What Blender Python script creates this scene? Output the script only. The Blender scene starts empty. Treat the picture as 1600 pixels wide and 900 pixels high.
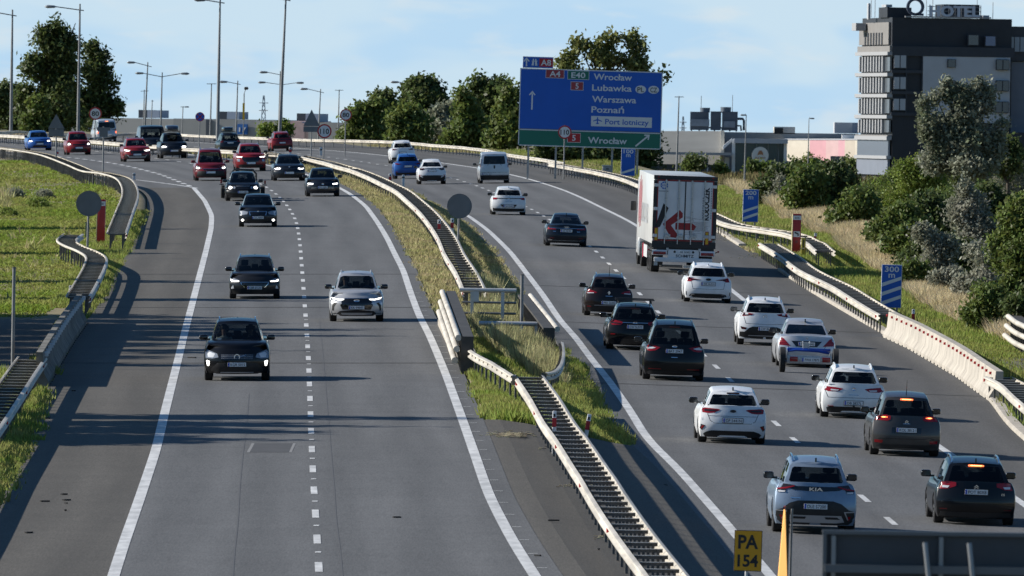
import bpy, bmesh, math, random
import numpy as np
from mathutils import Vector, Matrix
from mathutils.bvhtree import BVHTree
from mathutils.geometry import delaunay_2d_cdt

random.seed(7)
RNG = np.random.default_rng(7)
SC = bpy.context.scene
COL = SC.collection
R = math.radians

# ------------------------------------------------------------------ camera
FPX = 19500.0                       # focal length in photograph pixels (1600 wide): a 440 mm lens
CAMZ = 12.0
HORIZON = 190.0
PITCH = math.atan((450 - HORIZON) / FPX)
ROLL = R(0.85)
cam_d = bpy.data.cameras.new('camera')
cam_d.sensor_width = 36.0
cam_d.lens = 36.0 * FPX / 1600
cam_d.clip_start = 1.0
cam_d.clip_end = 40000.0
cam_d.dof.use_dof = True
cam_d.dof.focus_distance = 400.0
cam_d.dof.aperture_fstop = 13.0
cam = bpy.data.objects.new('camera', cam_d)
COL.objects.link(cam)
_f = Vector((0, math.cos(PITCH), -math.sin(PITCH)))
_r0 = Vector((1, 0, 0))
_u0 = _r0.cross(_f)
_r = _r0 * math.cos(ROLL) + _u0 * math.sin(ROLL)
_u = -_r0 * math.sin(ROLL) + _u0 * math.cos(ROLL)
_m = Matrix(((_r.x, _u.x, -_f.x), (_r.y, _u.y, -_f.y), (_r.z, _u.z, -_f.z)))
cam.matrix_world = Matrix.Translation((0, 0, CAMZ)) @ _m.to_4x4()
SC.camera = cam

# ------------------------------------------------------------------ sky, sun, exposure
SUN_EL = R(27.0)
SUN_AHEAD = R(9.0)                  # how far the sun stands beyond the left-hand side
SUNV = Vector((-math.cos(SUN_EL) * math.cos(SUN_AHEAD), math.cos(SUN_EL) * math.sin(SUN_AHEAD), math.sin(SUN_EL)))
sun_d = bpy.data.lights.new('sun', 'SUN')
sun_d.energy = 4.8
sun_d.angle = R(0.53)
sun_d.color = (1.0, 0.945, 0.86)
sun = bpy.data.objects.new('sun', sun_d)
COL.objects.link(sun)
sun.location = (-60, 200, 60)
sun.rotation_euler = SUNV.to_track_quat('Z', 'Y').to_euler()

HZ_A, HZ_B, HZ_C = (6.6, 9.5, 12.2), (8.0, 10.3, 12.0), (9.6, 10.7, 11.3)
W = bpy.data.worlds.new('World')
SC.world = W
W.use_nodes = True
_nt = W.node_tree
_nt.nodes.clear()
def _n(t, **k):
    n = _nt.nodes.new(t)
    for a, b in k.items():
        setattr(n, a, b)
    return n
_out = _n('ShaderNodeOutputWorld')
_bg = _n('ShaderNodeBackground')
_bg.inputs['Strength'].default_value = 0.05
_sky = _n('ShaderNodeTexSky', sky_type='NISHITA', sun_disc=False)
_sky.sun_elevation = SUN_EL
_sky.sun_rotation = math.atan2(SUNV.x, SUNV.y)
_sky.air_density = 1.0
_sky.dust_density = 0.4
_sky.ozone_density = 1.6
_tc = _n('ShaderNodeTexCoord')
_nt.links.new(_tc.outputs['Generated'], _sky.inputs['Vector'])
def _col(a, b, f):
    m = _n('ShaderNodeMix', data_type='RGBA')
    _nt.links.new(f, m.inputs['Factor'])
    for s_, q in (('A', a), ('B', b)):
        if isinstance(q, tuple):
            m.inputs[s_].default_value = (*q, 1)
        else:
            _nt.links.new(q, m.inputs[s_])
    return m.outputs['Result']
def _noise(scale, loc, detail, lo, hi, top):
    mp = _n('ShaderNodeMapping')
    mp.inputs['Scale'].default_value = scale
    mp.inputs['Location'].default_value = loc
    _nt.links.new(_tc.outputs['Generated'], mp.inputs['Vector'])
    n = _n('ShaderNodeTexNoise')
    n.inputs['Detail'].default_value = detail
    n.inputs['Scale'].default_value = 1.0
    n.inputs['Distortion'].default_value = 0.3
    _nt.links.new(mp.outputs[0], n.inputs['Vector'])
    r = _n('ShaderNodeMapRange', interpolation_type='SMOOTHSTEP')
    r.inputs['From Min'].default_value, r.inputs['From Max'].default_value, r.inputs['To Max'].default_value = lo, hi, top
    _nt.links.new(n.outputs['Fac'], r.inputs['Value'])
    return r.outputs[0]
_sep = _n('ShaderNodeSeparateXYZ')
_nt.links.new(_tc.outputs['Generated'], _sep.inputs[0])
_low = _n('ShaderNodeMapRange', interpolation_type='SMOOTHSTEP')     # 1 close to the horizon, 0 above
_low.inputs['From Min'].default_value, _low.inputs['From Max'].default_value = .010, .07
_low.inputs['To Min'].default_value, _low.inputs['To Max'].default_value = 1.0, 0.0
_nt.links.new(_sep.outputs['Z'], _low.inputs['Value'])
_band = _col(HZ_A, HZ_B, _noise((42, 42, 150), (2.3, 0, 1.1), 3, .42, .56, 1.0))        # blue sky and broad pale veils
_band = _col(_band, HZ_C, _noise((120, 120, 420), (5.3, 0, 3.1), 6, .50, .74, .6))    # small bright cloud streaks
_blue = _n('ShaderNodeMix', data_type='RGBA', blend_type='MULTIPLY')      # clear deep blue overhead
_blue.inputs['Factor'].default_value = 1.0
_nt.links.new(_sky.outputs['Color'], _blue.inputs['A'])
_blue.inputs['B'].default_value = (.62, .98, 1.30, 1)
_fin = _col(_blue.outputs['Result'], _band, _low.outputs[0])
_nt.links.new(_fin, _bg.inputs['Color'])
_nt.links.new(_bg.outputs[0], _out.inputs['Surface'])

SC.view_settings.view_transform = 'Standard'
SC.view_settings.look = 'None'
SC.view_settings.exposure = 0.54
SC.view_settings.gamma = 1.0
SC.cycles.use_denoising = True
SC.cycles.max_bounces = 6
SC.cycles.transparent_max_bounces = 12
SC.cycles.caustics_reflective = False
SC.cycles.caustics_refractive = False

# ------------------------------------------------------------------ pixels to places
def ray(px, py):
    d = _f + _r * ((px - 800) / FPX) + _u * ((450 - py) / FPX)
    return d / d.y

def P(px, py, Y):
    """point seen at a pixel of the photograph, Y metres ahead"""
    d = ray(px, py)
    return Vector((d.x * Y, Y, CAMZ + d.z * Y))

def curve(pts, smooth=0.0):
    """piecewise linear function of Y through (Y, value), optionally averaged, extended in a straight line"""
    pts = sorted(pts)
    ys = np.array([p[0] for p in pts], float)
    vs = np.array([p[1] for p in pts], float)
    s0 = (vs[1] - vs[0]) / (ys[1] - ys[0])
    s1 = (vs[-1] - vs[-2]) / (ys[-1] - ys[-2])
    def raw(y):
        if y < ys[0]:
            return vs[0] + (y - ys[0]) * s0
        if y > ys[-1]:
            return vs[-1] + (y - ys[-1]) * s1
        return float(np.interp(y, ys, vs))
    grid = np.arange(-200, 2400, 5.0)
    rv = np.array([raw(g) for g in grid])
    k = max(0, int(smooth / 5))
    if k:
        pad = np.concatenate([rv[0] + (np.arange(-k, 0)) * (rv[1] - rv[0]), rv, rv[-1] + np.arange(1, k + 1) * (rv[-1] - rv[-2])])
        ker = np.hanning(2 * k + 3)[1:-1]
        ker /= ker.sum()
        rv = np.convolve(pad, ker, 'valid')
    sm = [float(q) for q in rv]
    last = len(sm) - 2
    def fn(y):
        a = (y + 200) / 5.0
        i = int(a)
        if i < 0: i = 0
        if i > last: i = last
        return sm[i] + (sm[i + 1] - sm[i]) * (a - i)
    return fn

zL = curve([(0, 0.3), (240, 3.1), (351, 4.45), (423, 5.25), (470, 5.8), (565, 6.95), (645, 7.75), (715, 8.4), (790, 9.0), (886, 9.4), (1000, 9.65), (1200, 9.9), (1400, 10.0)], 60)
zR = curve([(0, -0.5), (237, 2.35), (285, 2.95), (328, 3.5), (375, 4.1), (433, 4.85), (487, 5.6), (541, 6.25), (639, 7.1), (793, 8.05), (890, 8.5), (1095, 9.2), (1190, 9.5), (1400, 9.8)], 60)

def on(px, py, prof, dz=0.0, y0=150.0, y1=1700.0):
    d = ray(px, py)
    f = lambda Y: CAMZ + d.z * Y - prof(Y) - dz
    y = y0
    while y < y1 and f(y) > 0:
        y += 4.0
    lo, hi = y - 4.0, y
    for _ in range(30):
        m = (lo + hi) / 2
        if f(m) > 0:
            lo = m
        else:
            hi = m
    return Vector((d.x * hi, hi, CAMZ + d.z * hi))

def line(pix, prof, dz=0.0, smooth=20.0):
    return curve([(p.y, p.x) for p in (on(a, b, prof, dz) for a, b in pix)], smooth)

# centre line of each carriageway (the lane dashes)
XcL = line([(498, 887), (493, 802), (488, 729), (485, 640), (482, 560), (478, 500), (472, 421), (468, 373), (463, 344.5), (453, 327.5), (441, 312), (425.5, 298), (408, 288), (385, 277), (352, 266), (320, 259), (286, 254), (240, 247), (180, 240), (110, 233), (30, 226)], zL, 0, 30)
XcR = line([(1392, 815), (1349, 778), (1264, 707), (1225.5, 676), (1137, 590), (1112, 567), (1030, 490), (996, 456), (952.5, 414), (925, 387), (843, 334), (826, 325), (757, 295), (716, 281), (660, 268), (578, 255), (520, 246.5), (450, 239), (380, 234), (250, 226), (100, 219)], zR, 0, 30)
CLf = curve([(300, .015), (600, .015), (900, .03), (1400, .03)], 60)        # cross falls, banked in the far bend
CRf = curve([(300, .02), (580, .02), (880, -.045), (1400, -.045)], 60)
EL, ER = 5.2, -4.7                 # inner edges used for the median

_hash = RNG.random((64, 64))
def vnoise(x, y):
    xi, yi = math.floor(x), math.floor(y)
    fx, fy = x - xi, y - yi
    fx, fy = fx * fx * (3 - 2 * fx), fy * fy * (3 - 2 * fy)
    h = lambda a, b: _hash[a % 64, b % 64]
    return (h(xi, yi) * (1 - fx) + h(xi + 1, yi) * fx) * (1 - fy) + (h(xi, yi + 1) * (1 - fx) + h(xi + 1, yi + 1) * fx) * fy

PLAIN = 3.0
def G(X, Y):
    yy = min(Y, 1500.0)
    cl, cr = XcL(yy), XcR(yy)
    a, b = zL(yy), zR(yy)
    CL, CR = CLf(yy), CRf(yy)
    dl, dr = X - cl, X - cr
    fade = 1.0 if Y < 1350 else max(0.0, 1 - (Y - 1350) / 300.0)
    if dl <= EL:
        if dl >= -13:
            z = a + CL * dl
        else:
            z0 = a - CL * 13
            o = -13 - dl
            bank = min(1, max(0, (Y - 428) / 30.0)) * min(1, max(0, (1150 - Y) / 200.0))
            z = z0 - bank * (.11 * max(0, min(o, 36) - 1.5)) + 0.35 * (vnoise(X * .11, Y * .05) - .5) * min(1, o / 4)
            if o > 25:
                t = min(1, (o - 25) / 70.0)
                t = t * t * (3 - 2 * t)
                z = z * (1 - t) + PLAIN * t
    elif dr >= ER:
        if dr <= 15.0:
            z = b - CR * dr
            if dr > 8.5:
                z += 0.25 * (vnoise(X * .3, Y * .08) - .5) * min(1, (dr - 8.5) / 2)
        else:
            z = max(PLAIN, b - CR * 15.0 - 0.22 * (dr - 15.0))
    else:
        t = (X - (cl + EL)) / max(0.01, (cr + ER) - (cl + EL))
        z = (a + CL * EL) * (1 - t) + (b - CR * ER) * t
    return z * fade + PLAIN * (1 - fade)

def hit(px, py, dz=0.0, y0=150.0, y1=2500.0):
    d = ray(px, py)
    f = lambda Y: CAMZ + d.z * Y - G(d.x * Y, Y) - dz
    y = y0
    while y < y1 and f(y) > 0:
        y += 2.0
    lo, hi = y - 2.0, y
    for _ in range(25):
        m = (lo + hi) / 2
        if f(m) > 0:
            lo = m
        else:
            hi = m
    return Vector((d.x * hi, hi, G(d.x * hi, hi)))

# ------------------------------------------------------------------ materials
MATS = {}
def mat(name, col, rough=0.6, metal=0.0, var=0.0, scale=3.0, col2=None, bump=0.0, bscale=40.0, spec=0.5, coat=0.0, emit=None, estr=0.0, island=0.0, trans=0.0, detail=4, stretch=None, ramp=(0.35, 0.65)):
    if name in MATS:
        return MATS[name]
    m = bpy.data.materials.new(name)
    m.use_nodes = True
    nt = m.node_tree
    b = nt.nodes['Principled BSDF']
    b.inputs['Base Color'].default_value = (*col, 1)
    b.inputs['Roughness'].default_value = rough
    b.inputs['Metallic'].default_value = metal
    b.inputs['Specular IOR Level'].default_value = spec
    b.inputs['Coat Weight'].default_value = coat
    b.inputs['Coat Roughness'].default_value = 0.04
    if emit:
        b.inputs['Emission Color'].default_value = (*emit, 1)
        b.inputs['Emission Strength'].default_value = estr
    tc = None
    def coords():
        nonlocal tc
        if tc is None:
            t = nt.nodes.new('ShaderNodeTexCoord')
            mp = nt.nodes.new('ShaderNodeMapping')
            if stretch:
                mp.inputs['Scale'].default_value = stretch
            nt.links.new(t.outputs['Object'], mp.inputs['Vector'])
            tc = mp.outputs[0]
        return tc
    colsock = None
    if var or col2:
        c2 = col2 or tuple(max(0, c * (1 - var)) for c in col)
        c1 = col if col2 else tuple(min(1, c * (1 + var)) for c in col)
        n = nt.nodes.new('ShaderNodeTexNoise')
        n.inputs['Scale'].default_value = scale
        n.inputs['Detail'].default_value = detail
        n.inputs['Roughness'].default_value = 0.6
        nt.links.new(coords(), n.inputs['Vector'])
        r = nt.nodes.new('ShaderNodeMapRange')
        r.inputs['From Min'].default_value = ramp[0]
        r.inputs['From Max'].default_value = ramp[1]
        nt.links.new(n.outputs['Fac'], r.inputs['Value'])
        mx = nt.nodes.new('ShaderNodeMix')
        mx.data_type = 'RGBA'
        mx.inputs['A'].default_value = (*c1, 1)
        mx.inputs['B'].default_value = (*c2, 1)
        nt.links.new(r.outputs[0], mx.inputs['Factor'])
        colsock = mx.outputs['Result']
    if island:
        g = nt.nodes.new('ShaderNodeNewGeometry')
        h = nt.nodes.new('ShaderNodeMapRange')
        h.inputs['To Min'].default_value = 1 - island
        h.inputs['To Max'].default_value = 1 + island
        nt.links.new(g.outputs['Random Per Island'], h.inputs['Value'])
        hv = nt.nodes.new('ShaderNodeHueSaturation')
        if colsock:
            nt.links.new(colsock, hv.inputs['Color'])
        else:
            hv.inputs['Color'].default_value = (*col, 1)
        nt.links.new(h.outputs[0], hv.inputs['Value'])
        h2 = nt.nodes.new('ShaderNodeMapRange')
        h2.inputs['To Min'].default_value = 0.5 - island * 0.06
        h2.inputs['To Max'].default_value = 0.5 + island * 0.06
        nt.links.new(g.outputs['Random Per Island'], h2.inputs['Value'])
        nt.links.new(h2.outputs[0], hv.inputs['Hue'])
        colsock = hv.outputs['Color']
    if colsock:
        nt.links.new(colsock, b.inputs['Base Color'])
    if bump:
        n = nt.nodes.new('ShaderNodeTexNoise')
        n.inputs['Scale'].default_value = bscale
        n.inputs['Detail'].default_value = 3
        nt.links.new(coords(), n.inputs['Vector'])
        bp = nt.nodes.new('ShaderNodeBump')
        bp.inputs['Strength'].default_value = bump
        bp.inputs['Distance'].default_value = 0.02
        nt.links.new(n.outputs['Fac'], bp.inputs['Height'])
        nt.links.new(bp.outputs[0], b.inputs['Normal'])
    if trans:
        tr = nt.nodes.new('ShaderNodeBsdfTranslucent')
        if colsock:
            nt.links.new(colsock, tr.inputs['Color'])
        else:
            tr.inputs['Color'].default_value = (*col, 1)
        ms = nt.nodes.new('ShaderNodeMixShader')
        ms.inputs[0].default_value = trans
        nt.links.new(b.outputs[0], ms.inputs[1])
        nt.links.new(tr.outputs[0], ms.inputs[2])
        nt.links.new(ms.outputs[0], nt.nodes['Material Output'].inputs['Surface'])
    MATS[name] = m
    return m

def glass_mat(name, tint, gloss=0.06):
    m = bpy.data.materials.new(name)
    m.use_nodes = True
    nt = m.node_tree
    nt.nodes.clear()
    o = nt.nodes.new('ShaderNodeOutputMaterial')
    t = nt.nodes.new('ShaderNodeBsdfTransparent')
    t.inputs['Color'].default_value = (*tint, 1)
    g = nt.nodes.new('ShaderNodeBsdfGlossy')
    g.inputs['Roughness'].default_value = 0.02
    lw = nt.nodes.new('ShaderNodeLayerWeight')
    p5 = nt.nodes.new('ShaderNodeMath'); p5.operation = 'POWER'; p5.inputs[1].default_value = 5.0
    nt.links.new(lw.outputs['Facing'], p5.inputs[0])
    fr = nt.nodes.new('ShaderNodeMath'); fr.operation = 'MULTIPLY_ADD'; fr.inputs[1].default_value = .95; fr.inputs[2].default_value = .04
    nt.links.new(p5.outputs[0], fr.inputs[0])
    mx = nt.nodes.new('ShaderNodeMixShader')
    nt.links.new(fr.outputs[0], mx.inputs[0])
    nt.links.new(t.outputs[0], mx.inputs[1])
    nt.links.new(g.outputs[0], mx.inputs[2])
    nt.links.new(mx.outputs[0], o.inputs['Surface'])
    MATS[name] = m
    return m

def paint(name, col, metal=0.0, rough=0.35):
    return mat('paint_' + name, col, rough, metal, var=0.05, scale=6, coat=.5, spec=.2)

# ------------------------------------------------------------------ meshes and things
def np_mesh(name, V, F):
    V = np.asarray(V, dtype=np.float32)
    F = np.asarray(F, dtype=np.int32)
    me = bpy.data.meshes.new(name)
    n, k = F.shape
    me.vertices.add(len(V))
    me.vertices.foreach_set('co', V.ravel())
    me.loops.add(n * k)
    me.loops.foreach_set('vertex_index', F.ravel())
    me.polygons.add(n)
    me.polygons.foreach_set('loop_start', np.arange(0, n * k, k, dtype=np.int32))
    me.update(calc_edges=True)
    return me

class MB:
    """collects shapes for ONE mesh object"""
    def __init__(self):
        self.v, self.f = [], []
    def add(self, vs, fs, M=None):
        o = len(self.v)
        self.v += [tuple(M @ Vector(p)) if M else tuple(p) for p in vs]
        self.f += [tuple(i + o for i in f) for f in fs]
        return self
    def box(self, c, s, M=None, bev=0.0):
        x, y, z = s[0] / 2, s[1] / 2, s[2] / 2
        if bev > 0:
            bm = bmesh.new()
            bmesh.ops.create_cube(bm, size=1.0)
            for v in bm.verts:
                v.co = Vector((v.co.x * s[0] + c[0], v.co.y * s[1] + c[1], v.co.z * s[2] + c[2]))
            bmesh.ops.bevel(bm, geom=list(bm.edges), offset=bev, segments=2, affect='EDGES', profile=0.5)
            bm.verts.index_update()
            self.add([v.co for v in bm.verts], [[v.index for v in f.verts] for f in bm.faces], M)
            bm.free()
            return self
        vs = [(c[0] + a * x, c[1] + b * y, c[2] + d * z) for a in (-1, 1) for b in (-1, 1) for d in (-1, 1)]
        fs = [(0, 1, 3, 2), (4, 6, 7, 5), (0, 4, 5, 1), (2, 3, 7, 6), (0, 2, 6, 4), (1, 5, 7, 3)]
        return self.add(vs, fs, M)
    def tube(self, pts, r, n=8, M=None, cap=True):
        pts = [Vector(p) for p in pts]
        rs = r if isinstance(r, (list, tuple)) else [r] * len(pts)
        vs, fs = [], []
        up = Vector((0, 0, 1))
        for i, p in enumerate(pts):
            t = (pts[min(i + 1, len(pts) - 1)] - pts[max(i - 1, 0)])
            t.normalize()
            a = t.cross(up)
            if a.length < 1e-3:
                a = t.cross(Vector((0, 1, 0)))
            a.normalize()
            b = a.cross(t)
            for k in range(n):
                q = 2 * math.pi * k / n
                vs.append(p + (a * math.cos(q) + b * math.sin(q)) * rs[i])
        for i in range(len(pts) - 1):
            for k in range(n):
                fs.append((i * n + k, i * n + (k + 1) % n, (i + 1) * n + (k + 1) % n, (i + 1) * n + k))
        if cap:
            fs.append(tuple(range(n))[::-1])
            fs.append(tuple((len(pts) - 1) * n + k for k in range(n)))
        return self.add(vs, fs, M)
    def prism(self, poly, y0, y1, M=None):
        """polygon in x,z extruded along y"""
        n = len(poly)
        vs = [(p[0], y0, p[1]) for p in poly] + [(p[0], y1, p[1]) for p in poly]
        fs = [tuple(range(n)), tuple(range(2 * n - 1, n - 1, -1))]
        for i in range(n):
            j = (i + 1) % n
            fs.append((i, i + n, j + n, j))
        return self.add(vs, fs, M)
    def disc(self, c, r, y0, y1, n=24, M=None):
        return self.prism([(c[0] + r * math.cos(2 * math.pi * k / n), c[1] + r * math.sin(2 * math.pi * k / n)) for k in range(n)], y0, y1, M)
    def lathe(self, prof, n=20, axis='x', M=None):
        """closed profile of (along axis, radius)"""
        vs, fs = [], []
        m = len(prof)
        for k in range(n):
            q = 2 * math.pi * k / n
            for a, r in prof:
                c, s = r * math.cos(q), r * math.sin(q)
                vs.append((a, c, s) if axis == 'x' else ((c, a, s) if axis == 'y' else (c, s, a)))
        for k in range(n):
            for i in range(m):
                j = (i + 1) % m
                fs.append((k * m + i, k * m + j, ((k + 1) % n) * m + j, ((k + 1) % n) * m + i))
        return self.add(vs, fs, M)
    def mesh(self, name, smooth=None):
        me = bpy.data.meshes.new(name)
        me.from_pydata(self.v, [], self.f)
        bm = bmesh.new()
        bm.from_mesh(me)
        bmesh.ops.recalc_face_normals(bm, faces=bm.faces)
        bm.to_mesh(me)
        bm.free()
        if smooth is not None:
            shade(me, smooth)
        return me
    def build(self, name, m, parent=None, smooth=None):
        return link(name, self.mesh(name, smooth), m, parent)

def shade(me, ang=40):
    me.polygons.foreach_set('use_smooth', [True] * len(me.polygons))
    try:
        me.set_sharp_from_angle(angle=R(ang))
    except Exception:
        pass

def link(name, me, m, parent=None):
    o = bpy.data.objects.new(name, me)
    if m is not None and not me.materials:
        me.materials.append(m)
    COL.objects.link(o)
    if parent:
        o.parent = parent
    return o

def tag(o, label=None, cat=None, group=None, kind=None):
    for k, v in (('label', label), ('category', cat), ('group', group), ('kind', kind)):
        if v:
            o[k] = v
    return o

def thing(name, label, cat, loc=(0, 0, 0), rot=0.0, group=None):
    o = bpy.data.objects.new(name, None)
    o.empty_display_size = 0.3
    COL.objects.link(o)
    o.location = loc
    o.rotation_euler = rot if isinstance(rot, tuple) else (0, 0, rot)
    return tag(o, label, cat, group)

_txt = {}
def text_data(s, size, bold=0.0, spacing=1.0):
    """verts and faces of a line of lettering in the x,z plane, centred on x, base line z=0, facing -y"""
    key = (s, bold, spacing)
    if key not in _txt:
        cu = bpy.data.curves.new('t', 'FONT')
        cu.body = s
        cu.size = 1.0
        cu.resolution_u = 3
        cu.offset = bold
        cu.space_character = spacing
        cu.align_x = 'CENTER'
        o = bpy.data.objects.new('t', cu)
        COL.objects.link(o)
        dg = bpy.context.evaluated_depsgraph_get()
        me = bpy.data.meshes.new_from_object(o.evaluated_get(dg))
        vs = [tuple(v.co) for v in me.vertices]
        fs = [tuple(p.vertices) for p in me.polygons]
        bpy.data.objects.remove(o)
        bpy.data.curves.remove(cu)
        bpy.data.meshes.remove(me)
        _txt[key] = (vs, fs)
    vs, fs = _txt[key]
    return [(v[0] * size, 0.0, v[1] * size) for v in vs], fs

def text_width(s, size, bold=0.0, spacing=1.0):
    vs, _ = text_data(s, size, bold, spacing)
    xs = [v[0] for v in vs]
    return max(xs) - min(xs)

def add_text(mb, s, x, z, size, y=0.0, bold=0.0, fitw=None, M=None, spacing=1.0, align='C', back=False):
    vs, fs = text_data(s, size, bold, spacing)
    xs = [v[0] for v in vs]
    w = max(xs) - min(xs)
    k = 1.0 if fitw is None else fitw / w
    c = (max(xs) + min(xs)) / 2
    if align == 'L':
        c = min(xs)
    vs = [(((v[0] - c) * k) * (-1 if back else 1) + x, y, v[2] + z) for v in vs]
    mb.add(vs, fs, M)
    return mb
# ------------------------------------------------------------------ ground and roads
def asphalt(name, col, light, crack=0.0):
    m = mat(name, col, .85, var=.05, scale=.4, detail=8, spec=.3)
    nt = m.node_tree
    b = nt.nodes['Principled BSDF']
    src = b.inputs['Base Color'].links[0].from_socket
    uv = nt.nodes.new('ShaderNodeUVMap')
    sp = nt.nodes.new('ShaderNodeSeparateXYZ')
    nt.links.new(uv.outputs[0], sp.inputs[0])
    m1 = nt.nodes.new('ShaderNodeMath'); m1.operation = 'MULTIPLY'; m1.inputs[1].default_value = 2 * math.pi / 1.78
    nt.links.new(sp.outputs[0], m1.inputs[0])
    m2 = nt.nodes.new('ShaderNodeMath'); m2.operation = 'COSINE'
    nt.links.new(m1.outputs[0], m2.inputs[0])
    n = nt.nodes.new('ShaderNodeTexNoise'); n.inputs['Scale'].default_value = 1.0; n.inputs['Detail'].default_value = 5
    mp = nt.nodes.new('ShaderNodeMapping'); mp.inputs['Scale'].default_value = (1.3, .035, 1)
    nt.links.new(uv.outputs[0], mp.inputs[0]); nt.links.new(mp.outputs[0], n.inputs['Vector'])
    m3 = nt.nodes.new('ShaderNodeMath'); m3.operation = 'MULTIPLY_ADD'; m3.inputs[1].default_value = .085
    nt.links.new(m2.outputs[0], m3.inputs[0])
    m4 = nt.nodes.new('ShaderNodeMapRange'); m4.inputs['To Min'].default_value = .70; m4.inputs['To Max'].default_value = 1.30
    nt.links.new(n.outputs['Fac'], m4.inputs['Value'])
    nt.links.new(m4.outputs[0], m3.inputs[2])
    # fine speckle of the chippings
    tcs = nt.nodes.new('ShaderNodeTexCoord')
    w = nt.nodes.new('ShaderNodeTexNoise'); w.inputs['Scale'].default_value = 9.0; w.inputs['Detail'].default_value = 4; w.inputs['Roughness'].default_value = .8
    mps = nt.nodes.new('ShaderNodeMapping'); mps.inputs['Scale'].default_value = (3.2, .16, 1)
    nt.links.new(tcs.outputs['Object'], mps.inputs[0]); nt.links.new(mps.outputs[0], w.inputs['Vector'])
    m5 = nt.nodes.new('ShaderNodeMapRange'); m5.inputs['From Min'].default_value = .3; m5.inputs['From Max'].default_value = .7
    m5.inputs['To Min'].default_value = .70; m5.inputs['To Max'].default_value = 1.30
    nt.links.new(w.outputs['Fac'], m5.inputs['Value'])
    m6 = nt.nodes.new('ShaderNodeMath'); m6.operation = 'MULTIPLY'
    nt.links.new(m3.outputs[0], m6.inputs[0]); nt.links.new(m5.outputs[0], m6.inputs[1])
    h = nt.nodes.new('ShaderNodeHueSaturation')
    nt.links.new(src, h.inputs['Color']); nt.links.new(m6.outputs[0], h.inputs['Value'])
    nt.links.new(h.outputs[0], b.inputs['Base Color'])
    return m

M_ASPH = asphalt('asphalt', (.108, .109, .110), 1)
M_ASPH2 = asphalt('asphalt_shoulder', (.088, .081, .070), 1)
M_ASPH3 = asphalt('asphalt_exit', (.082, .080, .077), 1)
M_LINE = mat('road_marking', (.56, .56, .55), .6, var=.22, scale=2.6, stretch=(1, .3, 1), detail=8)
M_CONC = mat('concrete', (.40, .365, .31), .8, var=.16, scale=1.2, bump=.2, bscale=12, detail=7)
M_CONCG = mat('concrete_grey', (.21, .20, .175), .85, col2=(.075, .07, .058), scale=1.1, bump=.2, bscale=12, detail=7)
M_RAIL = mat('rail_steel', (.54, .50, .43), .55, .15, var=.24, scale=1.1, stretch=(1, .25, 1), detail=8)
M_POST = mat('post_steel', (.10, .10, .10), .6, .3, var=.3, scale=2)
M_RUNG_LIT = mat('rung_steel_lit', (.42, .41, .39), .6, .3, var=.3, scale=2)  # post steel made lighter: sunlight on the rung tops put into the colour
M_TUBE = mat('tube_steel', (.55, .56, .56), .45, .4, var=.1, scale=2)
M_POLE = mat('pole_grey', (.20, .205, .21), .5, .4, var=.15, scale=1.5)
M_SIGNBACK = mat('sign_back', (.16, .17, .18), .5, .4, var=.08, scale=2)
M_SRED = mat('sign_red', (.45, .015, .02), .45)
M_SWHITE = mat('sign_white', (.70, .70, .70), .5)
M_SBLACK = mat('sign_black', (.012, .012, .012), .5)
M_SBLUE = mat('sign_blue', (.001, .10, .50), .45, var=.05, scale=.5)
M_SGREEN = mat('sign_green', (.004, .15, .10), .45, var=.05, scale=.5)
M_SBROWN = mat('sign_route_red', (.34, .035, .045), .45)
M_YEL = mat('sign_yellow', (.80, .36, .004), .5)

A = line([(177, 897), (194.5, 842), (211, 797), (244, 700), (256, 648), (277, 565), (290, 512), (311, 432), (322, 390), (330, 355), (331, 335), (320, 312), (302, 291)], zL, 0, 12)
Cn = line([(830, 897), (800, 850), (789, 828), (764, 780), (744, 721), (719, 650), (697, 590), (687, 565), (670, 525), (655, 497), (642, 462), (630, 425), (617, 400), (605, 375), (590, 350), (572, 325), (550, 307), (535, 296)], zL, 0, 12)
Fn = line([(1189, 889), (1133, 822), (1094, 778), (1061, 739), (1011, 692), (985, 647), (950, 597), (925, 567), (900, 532), (875, 505), (850, 467), (820, 427), (797, 397), (762, 362), (735, 341), (700, 320), (655, 297)], zR, 0, 12)
Hn = line([(1640, 812), (1587, 775), (1492, 710), (1469, 696), (1162, 466), (1145, 452), (985, 346), (940, 325), (912, 312), (885, 301), (837, 286), (800, 279), (700, 261)], zR, 0, 12)
CnF = lambda y: Cn(y) if y < 640 else XcL(y) + (Cn(640) - XcL(640))
FnF = lambda y: Fn(y) if y < 690 else XcR(y) + (Fn(690) - XcR(690))
HnF = lambda y: Hn(y) if y < 760 else XcR(y) + (Hn(760) - XcR(760))
XLb = line([(0, 780), (26, 752), (47, 692), (72, 600), (100, 555), (125, 515), (150, 486), (175, 435), (205, 388), (230, 330), (230, 307), (205, 287), (160, 273), (112, 261), (60, 248), (0, 237)], zL, -.15, 10)
XLr = lambda y: CnF(y) + .55
XRl = lambda y: FnF(y) - .75
_rb = line([(1660, 742), (1572, 667), (1537, 615), (1395, 532), (1325, 492), (1262, 455), (1200, 415), (1150, 383), (1115, 362), (985, 300), (950, 291), (900, 279), (850, 267), (800, 259), (700, 250), (660, 245), (600, 236), (525, 231)], zR, -.15, 10)
XRr = lambda y: _rb(y) if y < 930 else XcR(y) + (_rb(930) - XcR(930))

YS = list(np.arange(40, 200, 10.0)) + list(np.arange(200, 720, 4.0)) + list(np.arange(720, 1300, 10.0))

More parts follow.
